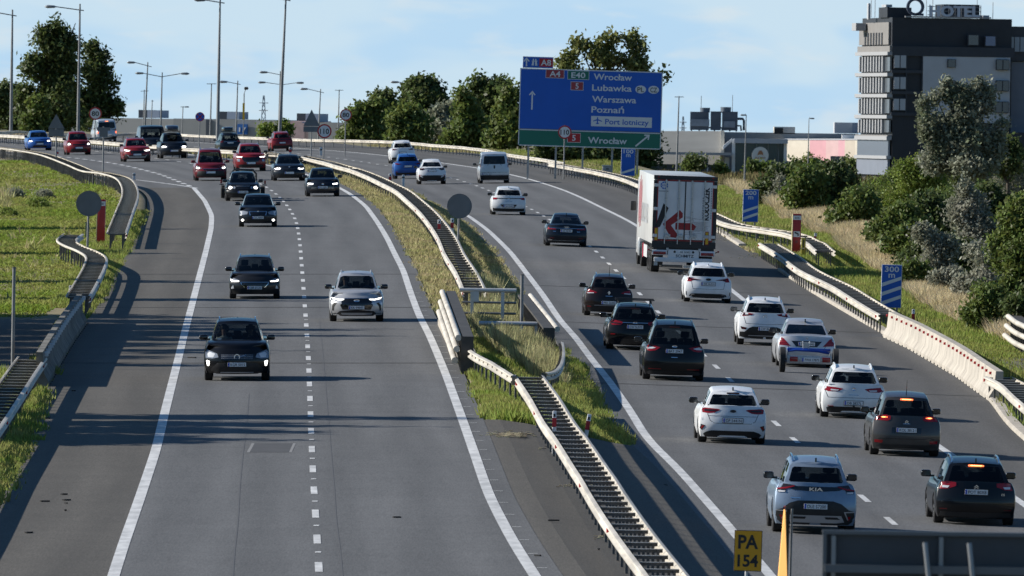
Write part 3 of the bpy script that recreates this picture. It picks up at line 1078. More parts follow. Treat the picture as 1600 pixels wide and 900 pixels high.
def shop():
    Y = 2150.0
    k = Y / FPX
    x0 = bx(925, Y)
    g = PLAIN
    t = thing('shopping_centre', 'long low shopping centre with glass entrance, round sign and pink panelled wall', 'building', (bx(1150, Y), Y, g))
    ox = bx(1150, Y)
    X = lambda px: bx(px, Y) - ox
    Z = lambda py, px=1150: P(px, py, Y).z - g
    grey = mat('clad_grey', (.30, .30, .29), .6, var=.06, scale=.5, stretch=(.2, 1, 3))
    pale = mat('clad_pale', (.60, .56, .48), .6, var=.04, scale=.4)
    white = mat('clad_white', (.72, .72, .70), .55)
    dkg = mat('clad_dark', (.05, .055, .065), .55)
    glass = mat('facade_glass', (.02, .075, .095), .12, spec=.6)
    def blk(px0, px1, pt, pb, y, d, m, name, mid=None):
        a, b = X(px0), X(px1)
        zt, zb = Z(pt, (px0 + px1) / 2), (Z(pb, (px0 + px1) / 2) if pb is not None else -1.0)
        return MB().box(((a + b) / 2, y + d / 2, (zt + zb) / 2), (b - a, d, zt - zb)).build(name, m, t)
    def slant(px0, px1, top, ang, thick, m, name, y=0.0, bot=-1.0, z0=None):
        a, b = X(px0), X(px1)
        dy = (b - a) * math.tan(ang)
        mb = MB()
        zt = (Z(top, px0), Z(top, px1))
        for x, yy, z in ((a, y + dy, zt[0]), (b, y, zt[1])):
            zb = bot if z0 is None else (z0[0] if x == a else z0[1])
            mb.v += [(x, yy, zb), (x, yy, z), (x + .3, yy + thick, z), (x + .3, yy + thick, zb)]
        mb.f += [(0, 1, 5, 4), (1, 2, 6, 5), (2, 3, 7, 6), (0, 4, 7, 3), (0, 3, 2, 1), (4, 5, 6, 7)]
        return mb.build(name, m, t)
    slant(900, 1128, 205, R(24), 30, grey, 'wall', 4)
    blk(1126, 1132, 204, None, 3, 3, pale, 'pilaster')
    blk(1130, 1346, 208, None, 20, 40, grey, 'wall')
    blk(1147, 1231, 217, 224, 0, 8, mat('fascia_grey', (.40, .42, .46), .5), 'fascia')
    blk(1148, 1230, 224, None, 3, 5, glass, 'glass_front')
    for px in (1165, 1182, 1200, 1216):
        blk(px, px + 1.2, 225, 270, 2.6, .5, mat('mullion_grey', (.25, .3, .33), .5), 'mullion')
    for px in (1144, 1225):
        blk(px, px + 5, 217, None, 1, 2, white, 'column')
    a = MB().prism([(X(1130), Z(228)), (X(1144), Z(216)), (X(1144), Z(221)), (X(1130), Z(234))], 1, 6).build('canopy', white, t)
    blk(900, 1143, 237, 241, -3, 7, mat('canopy_grey', (.28, .30, .33), .5), 'canopy')
    blk(900, 1128, 256, None, 2, 2, mat('base_dark', (.05, .06, .075), .4), 'shop_windows')
    for px in (1062, 1084, 1105, 1125):
        blk(px, px + 1.6, 241, None, -2, .5, mat('post_pale', (.5, .5, .5), .5), 'post')
    blk(1133, 1140, 246, None, 2, 1.5, white, 'doorway')
    # cream and pink wall, cut at a slant on the left
    pk = [((.80, .72, .58), 1229, 1268), ((.80, .42, .45), 1268, 1293), ((.78, .52, .50), 1293, 1312), ((.80, .44, .47), 1312, 1322), ((.68, .59, .47), 1322, 1338), ((.80, .72, .58), 1338, 1348)]
    yp = 6.0
    for c, a_, b_ in pk[::-1]:
        w_ = (X(b_) - X(a_)) * math.tan(R(40))
        slant(a_, b_, 219, R(40), 6, mat('panel_%d' % a_, c, .55, var=.05, scale=.8), 'panel_wall', y=yp)
        yp += w_
    for c, a_, b_ in ():
        lo = Z(274, 1290)
        if a_ == 1229:
            p = [(X(1229), Z(218, 1229)), (X(1268), Z(219, 1268)), (X(1268), -1), (X(1252), -1), (X(1240), Z(246, 1240))]
        else:
            p = [(X(a_), Z(219, a_)), (X(b_), Z(219.6, b_)), (X(b_), -1), (X(a_), -1)]
        MB().prism(p, 0.5, 7).build('panel_wall', mat('panel_%d' % a_, c, .55, var=.05, scale=.8), t)
    slant(1229, 1348, 216.8, R(40), 6.2, mat('coping', (.55, .56, .58), .5), 'coping', y=5.9, z0=(Z(218.8, 1229), Z(218.8, 1348)))
    blk(1298, 1322, 244, 262, -.4, 1.5, mat('shutter', (.16, .14, .14), .6), 'shutter')
    blk(1262, 1276, 246, None, -.5, 2, white, 'kiosk')
    blk(1230, 1250, 252, None, -.5, 3, mat('blue_box', (.10, .14, .22), .6), 'store')
    # round sign
    cx, cz = X(1188), Z(242.5, 1188)
    s = MB().disc((cx, cz), 13 * k, -.6, -.2, 32).build('round_sign', mat('sign_cream', (.66, .65, .61), .5), t)
    MB().disc((cx, cz), 13.2 * k, -.2, -.1, 32).build('rim', mullion_m(), s)
    bird = MB()
    bm_ = mat('bird_brown', (.36, .16, .07), .5)
    bird.prism([(cx - 4.6 * k, cz - .5 * k), (cx - 3.4 * k, cz + 4 * k), (cx - 1.5 * k, cz + 7 * k), (cx + 1.5 * k, cz + 7.6 * k), (cx + 3.8 * k, cz + 4.5 * k), (cx + 4.8 * k, cz - .5 * k), (cx + 2 * k, cz + 1.2 * k), (cx - 2 * k, cz + 1.0 * k)], -.68, -.6)
    bird.build('emblem', bm_, s)
    q = MB(); add_text(q, 'AUCHAN', cx, cz - 5.6 * k, 4.6 * k, -.64, .02, fitw=16 * k); q.build('lettering', bm_, s)
    q = MB(); q.box((cx, -.5, cz - 11.2 * k), (18 * k, .3, 2.4 * k)); q.build('sign_base', dkg, s)
    # roof plant
    for a, b, tp in ((1213, 1246, 198), ):
        o = MB().box(((X(a) + X(b)) / 2, 24, (Z(tp, a) + Z(209, a)) / 2), (X(b) - X(a), 8, Z(tp, a) - Z(209, a))).build('roof_unit', mat('unit_beige', (.50, .47, .42), .6), t)
        MB().box((X(a) + 7 * k, 19.9, Z(204, a)), (14 * k, .3, 8 * k)).build('vent', M_SBLACK, o)
    o = MB().box(((X(1308) + X(1346)) / 2, 24, Z(200, 1330)), (38 * k, 8, 17 * k)).build('roof_unit', mat('unit_grey', (.42, .43, .45), .6), t)
    MB().box((X(1345), 19.8, Z(200, 1345)), (18 * k, .4, 16 * k)).build('side_panel', mat('unit_blue', (.22, .26, .33), .5), o)
    MB().tube([(X(1314), 22, Z(209, 1314)), (X(1314), 22, Z(216, 1314))], .28, 8).build('duct', white, t)
    MB().box((X(1332), 16, Z(214, 1332)), (26 * k, 3, 6 * k)).build('roof_unit', white, t)
def mullion_m():
    return mat('mullion_grey', (.25, .3, .33), .5)
shop()

def chillers():
    Y = 2175.0
    k = Y / FPX
    g = PLAIN
    ox = bx(1115, Y)
    t = thing('cooling_plant', 'grey rooftop cooling plant with two fan stacks on the shopping centre', 'roof machinery', (ox, Y, P(1115, 204.5, Y).z))
    X = lambda px: bx(px, Y) - ox
    Z = lambda py: P(1115, py, Y).z - t.location.z
    dk = mat('plant_dark', (.085, .10, .125), .5, .3, var=.15, scale=.6)
    lt = mat('plant_grey', (.22, .25, .29), .5, .3, var=.15, scale=.6)
    for a, b, tp in ((1078, 1107, 175), (1110, 1126, 174), (1128, 1152, 174)):
        MB().box(((X(a) + X(b)) / 2, 1.5, (Z(tp) + Z(203.5)) / 2), (X(b) - X(a), 3, Z(tp) - Z(203.5))).build('casing', dk, t)
    MB().box(((X(1079) + X(1108)) / 2, -.2, Z(192)), (29 * k, .3, 11 * k)).build('louvre', lt, t)
    MB().box(((X(1128) + X(1150)) / 2, -.2, Z(194)), (18 * k, .3, 10 * k)).build('louvre', lt, t)
    for a, b, tp in ((1093, 1109, 168.5), (1125, 1142, 167)):
        c, r = (X(a) + X(b)) / 2, (X(b) - X(a)) / 2
        MB().lathe([(Z(tp), r), (Z(176), r * .92), (Z(176), 0), (Z(tp) - .3, 0), (Z(tp) - .3, r * .9), (Z(tp), r * .9)], 20, 'z', Matrix.Translation((c, 2, 0))).build('fan_stack', mat('stack_grey', (.13, .155, .19), .5, .3), t, 40)
    MB().tube([(X(1152), 1, Z(185)), (X(1160), 1, Z(185)), (X(1162), 1, Z(188)), (X(1162), 1, Z(203))], .22, 8).build('pipe', dk, t, 50)
    MB().tube([(X(1152), 1, Z(196)), (X(1157), 1, Z(196)), (X(1158), 1, Z(204))], .16, 8).build('pipe', dk, t, 50)
    fr = MB()
    for px in (1080, 1092, 1104, 1116, 1128, 1140, 1150):
        fr.box((X(px), .2, Z(202)), (.25, .25, 6 * k))
    fr.box((X(1115), .2, Z(199.5)), (72 * k, .3, .3))
    fr.build('support_frame', dk, t)
    for px, tp in ((1095, 150), (1144, 148)):
        MB().tube([(X(px), 3, Z(204)), (X(px), 3, Z(tp))], .05, 6).build('lightning_rod', M_POLE, t)
chillers()

def far_hall():
    Y = 2250.0
    k = Y / FPX
    ox = bx(330, Y)
    t = thing('warehouse', 'long pale grey hall with dark rooftop boxes behind the left guard rail', 'building', (ox, Y, PLAIN), (0, 0, -R(15)))
    X = lambda px: (bx(px, Y) - ox) / math.cos(R(15))
    Z = lambda py, px: P(px, py, Y).z - PLAIN
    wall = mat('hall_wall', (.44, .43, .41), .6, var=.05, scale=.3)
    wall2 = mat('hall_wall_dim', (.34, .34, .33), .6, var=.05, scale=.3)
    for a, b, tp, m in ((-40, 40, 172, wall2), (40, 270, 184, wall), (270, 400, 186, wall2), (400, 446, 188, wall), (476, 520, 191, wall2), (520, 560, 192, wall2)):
        MB().box(((X(a) + X(b)) / 2, 15, (Z(tp, (a + b) / 2) - 1) / 2), (X(b) - X(a), 30, Z(tp, (a + b) / 2) + 1)).build('wall', m, t)
    pk = mat('hall_tile', (.50, .36, .35), .6, var=.08, scale=1)
    mb = MB().prism([(X(446), -1), (X(446), Z(200, 446)), (X(457), Z(189, 457)), (X(470), Z(190, 470)), (X(482), Z(198, 480)), (X(482), -1)], 0, 20)
    mb.build('hipped_roof', pk, t)
    for a, b, tp, bt in ((192, 225, 171.5, 184), (318, 351, 174, 186), (442, 477, 177, 190)):
        m = (a + b) / 2
        MB().box((X(a) + 7 * k, 12, (Z(tp, m) + Z(bt, m)) / 2), (14 * k, 6, Z(tp, m) - Z(bt, m))).build('roof_unit', mat('unit_dark', (.03, .04, .055), .6), t)
        MB().box(((X(a + 14) + X(b)) / 2, 12, (Z(tp, m) + Z(bt, m)) / 2), (X(b) - X(a + 14), 6.1, Z(tp, m) - Z(bt, m) - .05)).build('roof_unit', mat('unit_slate', (.26, .31, .38), .6), t)
    o = MB().box((X(380), -.4, Z(202, 380)), (16 * k, .6, 16 * k)).build('blue_sign', mat('store_blue', (.02, .12, .38), .5), t)
    q = MB(); q.prism([(X(375), Z(206, 380)), (X(377), Z(206, 380)), (X(377), Z(199, 380)), (X(375), Z(199, 380))], -.8, -.7); q.prism([(X(382), Z(206, 380)), (X(386), Z(199, 380)), (X(384), Z(199, 380)), (X(380.5), Z(205, 380))], -.8, -.7)
    q.build('sign_mark', M_SWHITE, o)
    MB().box((X(326), -.3, Z(200, 326)), (7 * k, .6, 26 * k)).build('doorway', mat('hall_dark', (.06, .07, .09), .5), t)
far_hall()

def hotel():
    Y = 1950.0
    k = Y / FPX
    g = PLAIN
    cx = bx(1391, Y)
    th = R(8.0)
    t = thing('hotel', 'dark hotel block with white panelled wall, banded windows and roof letters', 'building', (cx, Y, g), (0, 0, th))
    F = lambda px: (bx(px, Y) - cx) / math.cos(th)          # along the front
    Z = lambda py: P(1391, py, Y).z - g
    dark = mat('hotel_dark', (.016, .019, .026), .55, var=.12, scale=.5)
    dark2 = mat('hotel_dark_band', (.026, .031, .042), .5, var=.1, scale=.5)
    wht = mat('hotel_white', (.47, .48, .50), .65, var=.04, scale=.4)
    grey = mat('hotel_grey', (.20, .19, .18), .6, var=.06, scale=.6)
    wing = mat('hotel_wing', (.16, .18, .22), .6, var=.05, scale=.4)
    lite = mat('hotel_pale_band', (.31, .315, .325), .6)  # pale grey of the side bands, fins, ledge and balcony
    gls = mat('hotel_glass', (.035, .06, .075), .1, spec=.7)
    cur = mat('hotel_curtain', (.42, .44, .46), .5)
    D = 30.0
    ZT = Z(27)
    # upper storey set back from the left band by a little
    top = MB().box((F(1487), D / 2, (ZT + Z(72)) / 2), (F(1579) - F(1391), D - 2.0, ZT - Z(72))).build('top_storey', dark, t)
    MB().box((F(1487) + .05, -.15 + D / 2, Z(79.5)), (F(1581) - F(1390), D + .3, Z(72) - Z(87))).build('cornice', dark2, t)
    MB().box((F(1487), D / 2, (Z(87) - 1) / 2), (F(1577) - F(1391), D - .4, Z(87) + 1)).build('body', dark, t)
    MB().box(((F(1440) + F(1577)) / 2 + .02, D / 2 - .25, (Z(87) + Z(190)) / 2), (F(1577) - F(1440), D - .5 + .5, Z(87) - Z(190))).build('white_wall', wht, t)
    # left side wall (sunlit): bands, fins and windows.  side runs along +y at x = 0
    for i, (zt, zb) in enumerate(((86, 114), (119, 147), (152, 180), (185, 210))):
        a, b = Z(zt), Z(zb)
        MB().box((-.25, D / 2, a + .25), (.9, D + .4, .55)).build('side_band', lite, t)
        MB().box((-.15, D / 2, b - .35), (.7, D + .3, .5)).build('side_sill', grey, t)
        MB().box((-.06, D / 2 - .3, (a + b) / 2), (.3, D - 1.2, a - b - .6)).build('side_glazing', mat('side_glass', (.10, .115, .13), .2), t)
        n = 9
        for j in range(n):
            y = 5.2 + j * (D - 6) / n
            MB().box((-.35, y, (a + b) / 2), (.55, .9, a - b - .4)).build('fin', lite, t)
    MB().box((-.10, D / 2, Z(77)), (.5, D + .3, 1.1)).build('side_band', grey, t)
    MB().box((-.02, D / 2 + 1, (Z(33) + Z(71)) / 2), (.3, D - 2.4, Z(33) - Z(71) - .3)).build('side_brick', grey, t)
    for j in range(7):
        MB().box((-.2, 8 + j * 2.6, Z(60)), (.14, 1.0, 1.9)).build('side_window', dark, t)
    MB().box((-.25, D / 2, Z(216)), (.8, D + .4, .6)).build('side_band', lite, t)
    MB().box((-.12, D / 2, (Z(219) + Z(244)) / 2), (.3, D - 1, Z(219) - Z(244))).build('side_glazing', mat('side_glass_low', (.16, .19, .23), .15), t)
    MB().box((-.25, D / 2, Z(246)), (.8, D + .4, .5)).build('side_band', lite, t)
    MB().box((-.12, D / 2, Z(260)), (.4, D - 1, Z(248) - Z(275))).build('side_wall', wing, t)
    # front windows
    def win(px0, px1, py0, py1, m=gls, y=-.0, frame=True, mull=1):
        a, b = F(px0), F(px1)
        o = MB().box(((a + b) / 2, y - .12, (Z(py0) + Z(py1)) / 2), (b - a, .3, Z(py0) - Z(py1))).build('window', dark2, t)
        n = mull + 1
        for q in range(n):
            w = (b - a) / n
            MB().box((a + w * (q + .5), y - .30, (Z(py0) + Z(py1)) / 2), (w * .84, .1, (Z(py0) - Z(py1)) * .88)).build('pane', m, o)
    for z0, z1 in ((85, 107), (119, 140), (153, 173)):
        win(1394, 1414, z0, z1, cur)
    for z in (108.5, 141.5, 175):
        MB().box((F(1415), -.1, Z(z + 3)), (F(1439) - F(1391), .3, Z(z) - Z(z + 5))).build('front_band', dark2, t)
    for px in (1414.5, 1439):
        MB().box((F(px), -.12, (Z(87) + Z(178)) / 2), (.18, .25, Z(87) - Z(178))).build('front_pilaster', dark2, t)
    win(1509.5, 1527.5, 52, 69, gls, mull=0); win(1536.5, 1554.5, 53.5, 70, mat('hotel_glass_blue', (.05, .10, .22), .1, spec=.7), mull=0)
    win(1478, 1491, 91, 104, gls, y=-.3, mull=0); win(1481, 1490.5, 124, 136, gls, y=-.3, mull=0)
    for z0, z1 in ((90, 107), (123, 140), (156, 174), (189, 202)):
        win(1554, 1575, z0, z1, gls, y=-.5)
    # low dark annex and the wing on the right
    wg = MB()
    MB().box((F(1600), D / 2 + 3, (Z(93) - 1) / 2), (F(1640) - F(1577), D, Z(93) + 1)).build('wing_wall', wing, t)
    MB().box((F(1608), D / 2 + 2.5, (Z(38) + Z(92)) / 2), (F(1640) - F(1579), D, Z(38) - Z(92))).build('wing_top', dark2, t)
    win(1579, 1605, 53, 79, mat('wing_glass', (.20, .25, .31), .12), y=-12.4 + D / 2, mull=2)
    for z0, z1 in ((95, 111), (127, 144), (159, 177), (192, 204)):
        win(1577.5, 1583, z0, z1, gls, y=-12 + D / 2, mull=0)
    MB().box((F(1590), D / 2 - 1.5, Z(240)), (F(1640) - F(1540), D, Z(204) - Z(276))).build('annex', dark, t)
    # roof: plant rooms, parapet, letters
    MB().box((F(1409), 8, Z(19)), (F(1424) - F(1386), 8, Z(11) - Z(27))).build('roof_room', dark, t)
    MB().box((F(1396), 8, Z(8.5)), (10 * k, 4, 4 * k)).build('roof_unit', mat('unit_pale', (.4, .41, .43), .6), t)
    MB().box((F(1514), 12, Z(15)), (F(1542) - F(1486), 8, Z(6) - Z(27))).build('roof_room', dark, t)
    MB().box((F(1550), 8, Z(24)), (10 * k, 3, 6 * k)).build('roof_unit', mat('unit_pale', (.4, .41, .43), .6), t)
    MB().box((F(1590), 12, Z(32)), (12 * k, 4, 8 * k)).build('roof_unit', mat('unit_pale', (.4, .41, .43), .6), t)
    MB().box((F(1480), .8, Z(25.5)), (F(1560) - F(1425), .5, 2.2 * k)).build('roof_ledge', lite, t)
    ltr = mat('roof_letters', (.46, .51, .60), .5, .2)
    q = MB()
    c = (F(1428), Z(10))
    q.lathe([(-.3, 14 * k), (.3, 14 * k), (.3, 9.6 * k), (-.3, 9.6 * k)], 28, 'y', Matrix.Translation((c[0], .6, c[1])))
    q.box((c[0] + 6 * k, .6, c[1] - 12 * k), (14 * k, .6, 3.6 * k))
    q.build('roof_emblem', mat('roof_emblem_dark', (.05, .065, .10), .5), t)
    q = MB()
    vs0 = len(q.v)
    add_text(q, 'HOTEL', F(1490), Z(24), 23 * k, .3, .03, fitw=80 * k)
    n = len(q.v)
    q2 = MB(); add_text(q2, 'HOTEL', F(1490), Z(24), 23 * k, .8, .03, fitw=80 * k)
    q.add(q2.v, q2.f)
    q.build('roof_letters', ltr, t)
    bk = MB()
    for px in (1452, 1462, 1472, 1482, 1492, 1502, 1512, 1522, 1532):
        bk.box((F(px), 1.2, Z(16)), (.12, .12, 20 * k))
    for z in (9, 16, 22):
        bk.box((F(1490), 1.2, Z(z)), (84 * k, .1, .1))
    bk.build('letter_frame', M_POLE, t)
    # roof rail and aerials
    rl = MB()
    for px in (1364, 1370, 1376, 1382):
        rl.tube([(F(px) + 3.5, 14, Z(31)), (F(px) + 3.5, 14, Z(16 + (px - 1364) * .45))], .07, 5)
    rl.tube([(F(1362) + 3.5, 14, Z(16)), (F(1384) + 3.5, 14, Z(25))], .07, 5)
    rl.build('roof_stair', M_POLE, t)
    MB().box((F(1359) + 2.2, 16, Z(17)), (4 * k, 1.2, 26 * k), bev=.1).build('aerial', mat('aerial_pale', (.4, .41, .43), .5), t)
    MB().box((-1.2, D * .8, Z(41)), (1.6, 4, 12 * k)).build('balcony', lite, t)
    for px, tp in ((1373, -6), (1379, -3), (1460, -2), (1540, -4), (1565, 0), (1470, -4)):
        MB().tube([(F(px), 9, Z(27)), (F(px), 9, Z(tp))], .05, 5).build('aerial', M_POLE, t)
hotel()
# ------------------------------------------------------------------ vehicles: builder
M_TYRE = mat('tyre_rubber', (0.018, 0.018, 0.019), 0.85, var=0.3, scale=20)
M_RIM = mat('rim_alloy', (0.48, 0.49, 0.5), 0.3, 0.8)
M_RIMD = mat('rim_dark', (0.06, 0.06, 0.065), 0.35, 0.6)
M_BLACK = mat('black_plastic', (0.012, 0.012, 0.013), 0.55, var=0.2, scale=8)
M_GLOSSB = mat('gloss_black', (0.010, 0.010, 0.011), 0.12, coat=0.5)
M_CHROME = mat('chrome', (0.75, 0.76, 0.78), 0.15, 1.0)
M_MIRROR = mat('mirror_silver', (0.07, 0.075, 0.08), 0.08, 1.0)
M_SILVERP = mat('silver_trim', (0.42, 0.43, 0.45), 0.35, 0.5)
M_RED = mat('tail_lamp_red', (0.26, 0.006, 0.010), 0.2, coat=0.3)
M_DRED = mat('tail_lamp_dark_red', (0.075, 0.004, 0.006), 0.2, coat=0.3)
M_SMOKE = mat('lamp_smoked', (0.022, 0.015, 0.016), 0.2, coat=0.3)
M_LWHITE = mat('lamp_clear', (0.62, 0.63, 0.65), 0.12, coat=0.6)
M_LHEAD = mat('headlamp_lens', (0.32, 0.34, 0.37), 0.1, 0.3, coat=0.8)
M_LIT = mat('headlamp_lit', (0.9, 0.9, 0.88), 0.3, emit=(1.0, 0.96, 0.88), estr=3.2)
M_BRAKE = mat('brake_lamp_lit', (0.8, 0.1, 0.05), 0.3, emit=(1.0, 0.16, 0.05), estr=2.2)
M_BRAKEC = mat('brake_lamp_core', (0.9, 0.4, 0.1), 0.3, emit=(1.0, 0.45, 0.12), estr=3.5)
M_AMBER = mat('amber', (0.7, 0.25, 0.02), 0.3)
M_PLATE = mat('plate_white', (0.72, 0.73, 0.74), 0.4)
M_PBLUE = mat('plate_blue', (0.02, 0.07, 0.45), 0.4)
M_INK = mat('plate_ink', (0.015, 0.015, 0.02), 0.5)
M_SEAT = mat('seat_cloth', (0.022, 0.022, 0.025), 0.8, var=0.2, scale=10)
M_GLASS = glass_mat('window_glass', (0.30, 0.34, 0.36))
M_GLASSD = glass_mat('privacy_glass', (0.06, 0.07, 0.075))
M_LINER = mat('wheel_well', (0.012, 0.012, 0.013), 0.9)

_wheels = {}
def wheel_meshes(r, w):
    k = (round(r, 3), round(w, 3))
    if k not in _wheels:
        t = MB()
        h = w / 2
        t.lathe([(-h, r * .68), (-h, r * .93), (-h * .82, r), (h * .82, r), (h, r * .93), (h, r * .68)], 28)
        tm = t.mesh('wheel', 30)
        d = MB()
        d.lathe([(h * .55, 0.01), (h * .75, r * .15), (h * .5, r * .2), (h * .45, r * .6), (h * .8, r * .69), (h * .2, r * .69), (-h * .8, r * .69), (-h * .5, r * .6), (-h * .5, .01)], 24)
        for i in range(5):
            q = 2 * math.pi * i / 5
            Mx = Matrix.Rotation(q, 4, 'X')
            d.box((h * .78, 0, r * .4), (.03, r * .16, r * .56), Mx)
        dm = d.mesh('rim', 35)
        _wheels[k] = (tm, dm)
    return _wheels[k]

def add_wheel(root, x, y, r, w, rim=M_RIM):
    tm, dm = wheel_meshes(r, w)
    o = link('wheel', tm, M_TYRE, root)
    o.location = (x, y, r)
    d = bpy.data.objects.new('rim', dm)
    if not dm.materials:
        dm.materials.append(None)
    COL.objects.link(d)
    d.parent = o
    d.material_slots[0].link = 'OBJECT'
    d.material_slots[0].material = rim
    if x < 0:
        d.rotation_euler = (0, 0, math.pi)
    return o

def interp(pts, x):
    return float(np.interp(x, [p[0] for p in pts], [p[1] for p in pts]))

KIND = {
 #        L    W     H     gc   wr    belt  hoodf cowl  ws   wt    rt    rb    wb   wroof tail
 'hatch': dict(L=4.3, W=1.80, H=1.45, gc=.17, wr=.32, belt=.655, hoodf=.50, cowl=.66, ws=1.05, wt=1.85, rt=.62, rb=.17, wb=.80, wroof=.62, fo=.88, ro=.80),
 'wagon': dict(L=4.65, W=1.82, H=1.48, gc=.17, wr=.325, belt=.64, hoodf=.49, cowl=.64, ws=1.05, wt=1.9, rt=.55, rb=.12, wb=.81, wroof=.62, fo=.9, ro=.95),
 'sedan': dict(L=4.9, W=1.86, H=1.46, gc=.16, wr=.335, belt=.655, hoodf=.50, cowl=.65, ws=1.25, wt=2.05, rt=1.45, rb=.62, wb=.78, wroof=.58, fo=.86, ro=1.08),
 'suv': dict(L=4.5, W=1.85, H=1.65, gc=.22, wr=.36, belt=.655, hoodf=.58, cowl=.655, ws=1.0, wt=1.75, rt=.62, rb=.16, wb=.80, wroof=.62, fo=.9, ro=.92),
 'mpv': dict(L=4.75, W=1.88, H=1.76, gc=.18, wr=.34, belt=.60, hoodf=.45, cowl=.60, ws=.8, wt=1.75, rt=.50, rb=.12, wb=.86, wroof=.66, fo=.92, ro=.95),
 'van': dict(L=5.0, W=1.94, H=1.96, gc=.2, wr=.34, belt=.56, hoodf=.44, cowl=.56, ws=.65, wt=1.45, rt=.12, rb=.03, wb=.95, wroof=.82, fo=.9, ro=.95),
}
SEC = [(0, .93), (.10, .965), (.3, 1.0), (.55, 1.0), (.75, .985), (.88, .945), (.96, .905), (1.0, .87)]

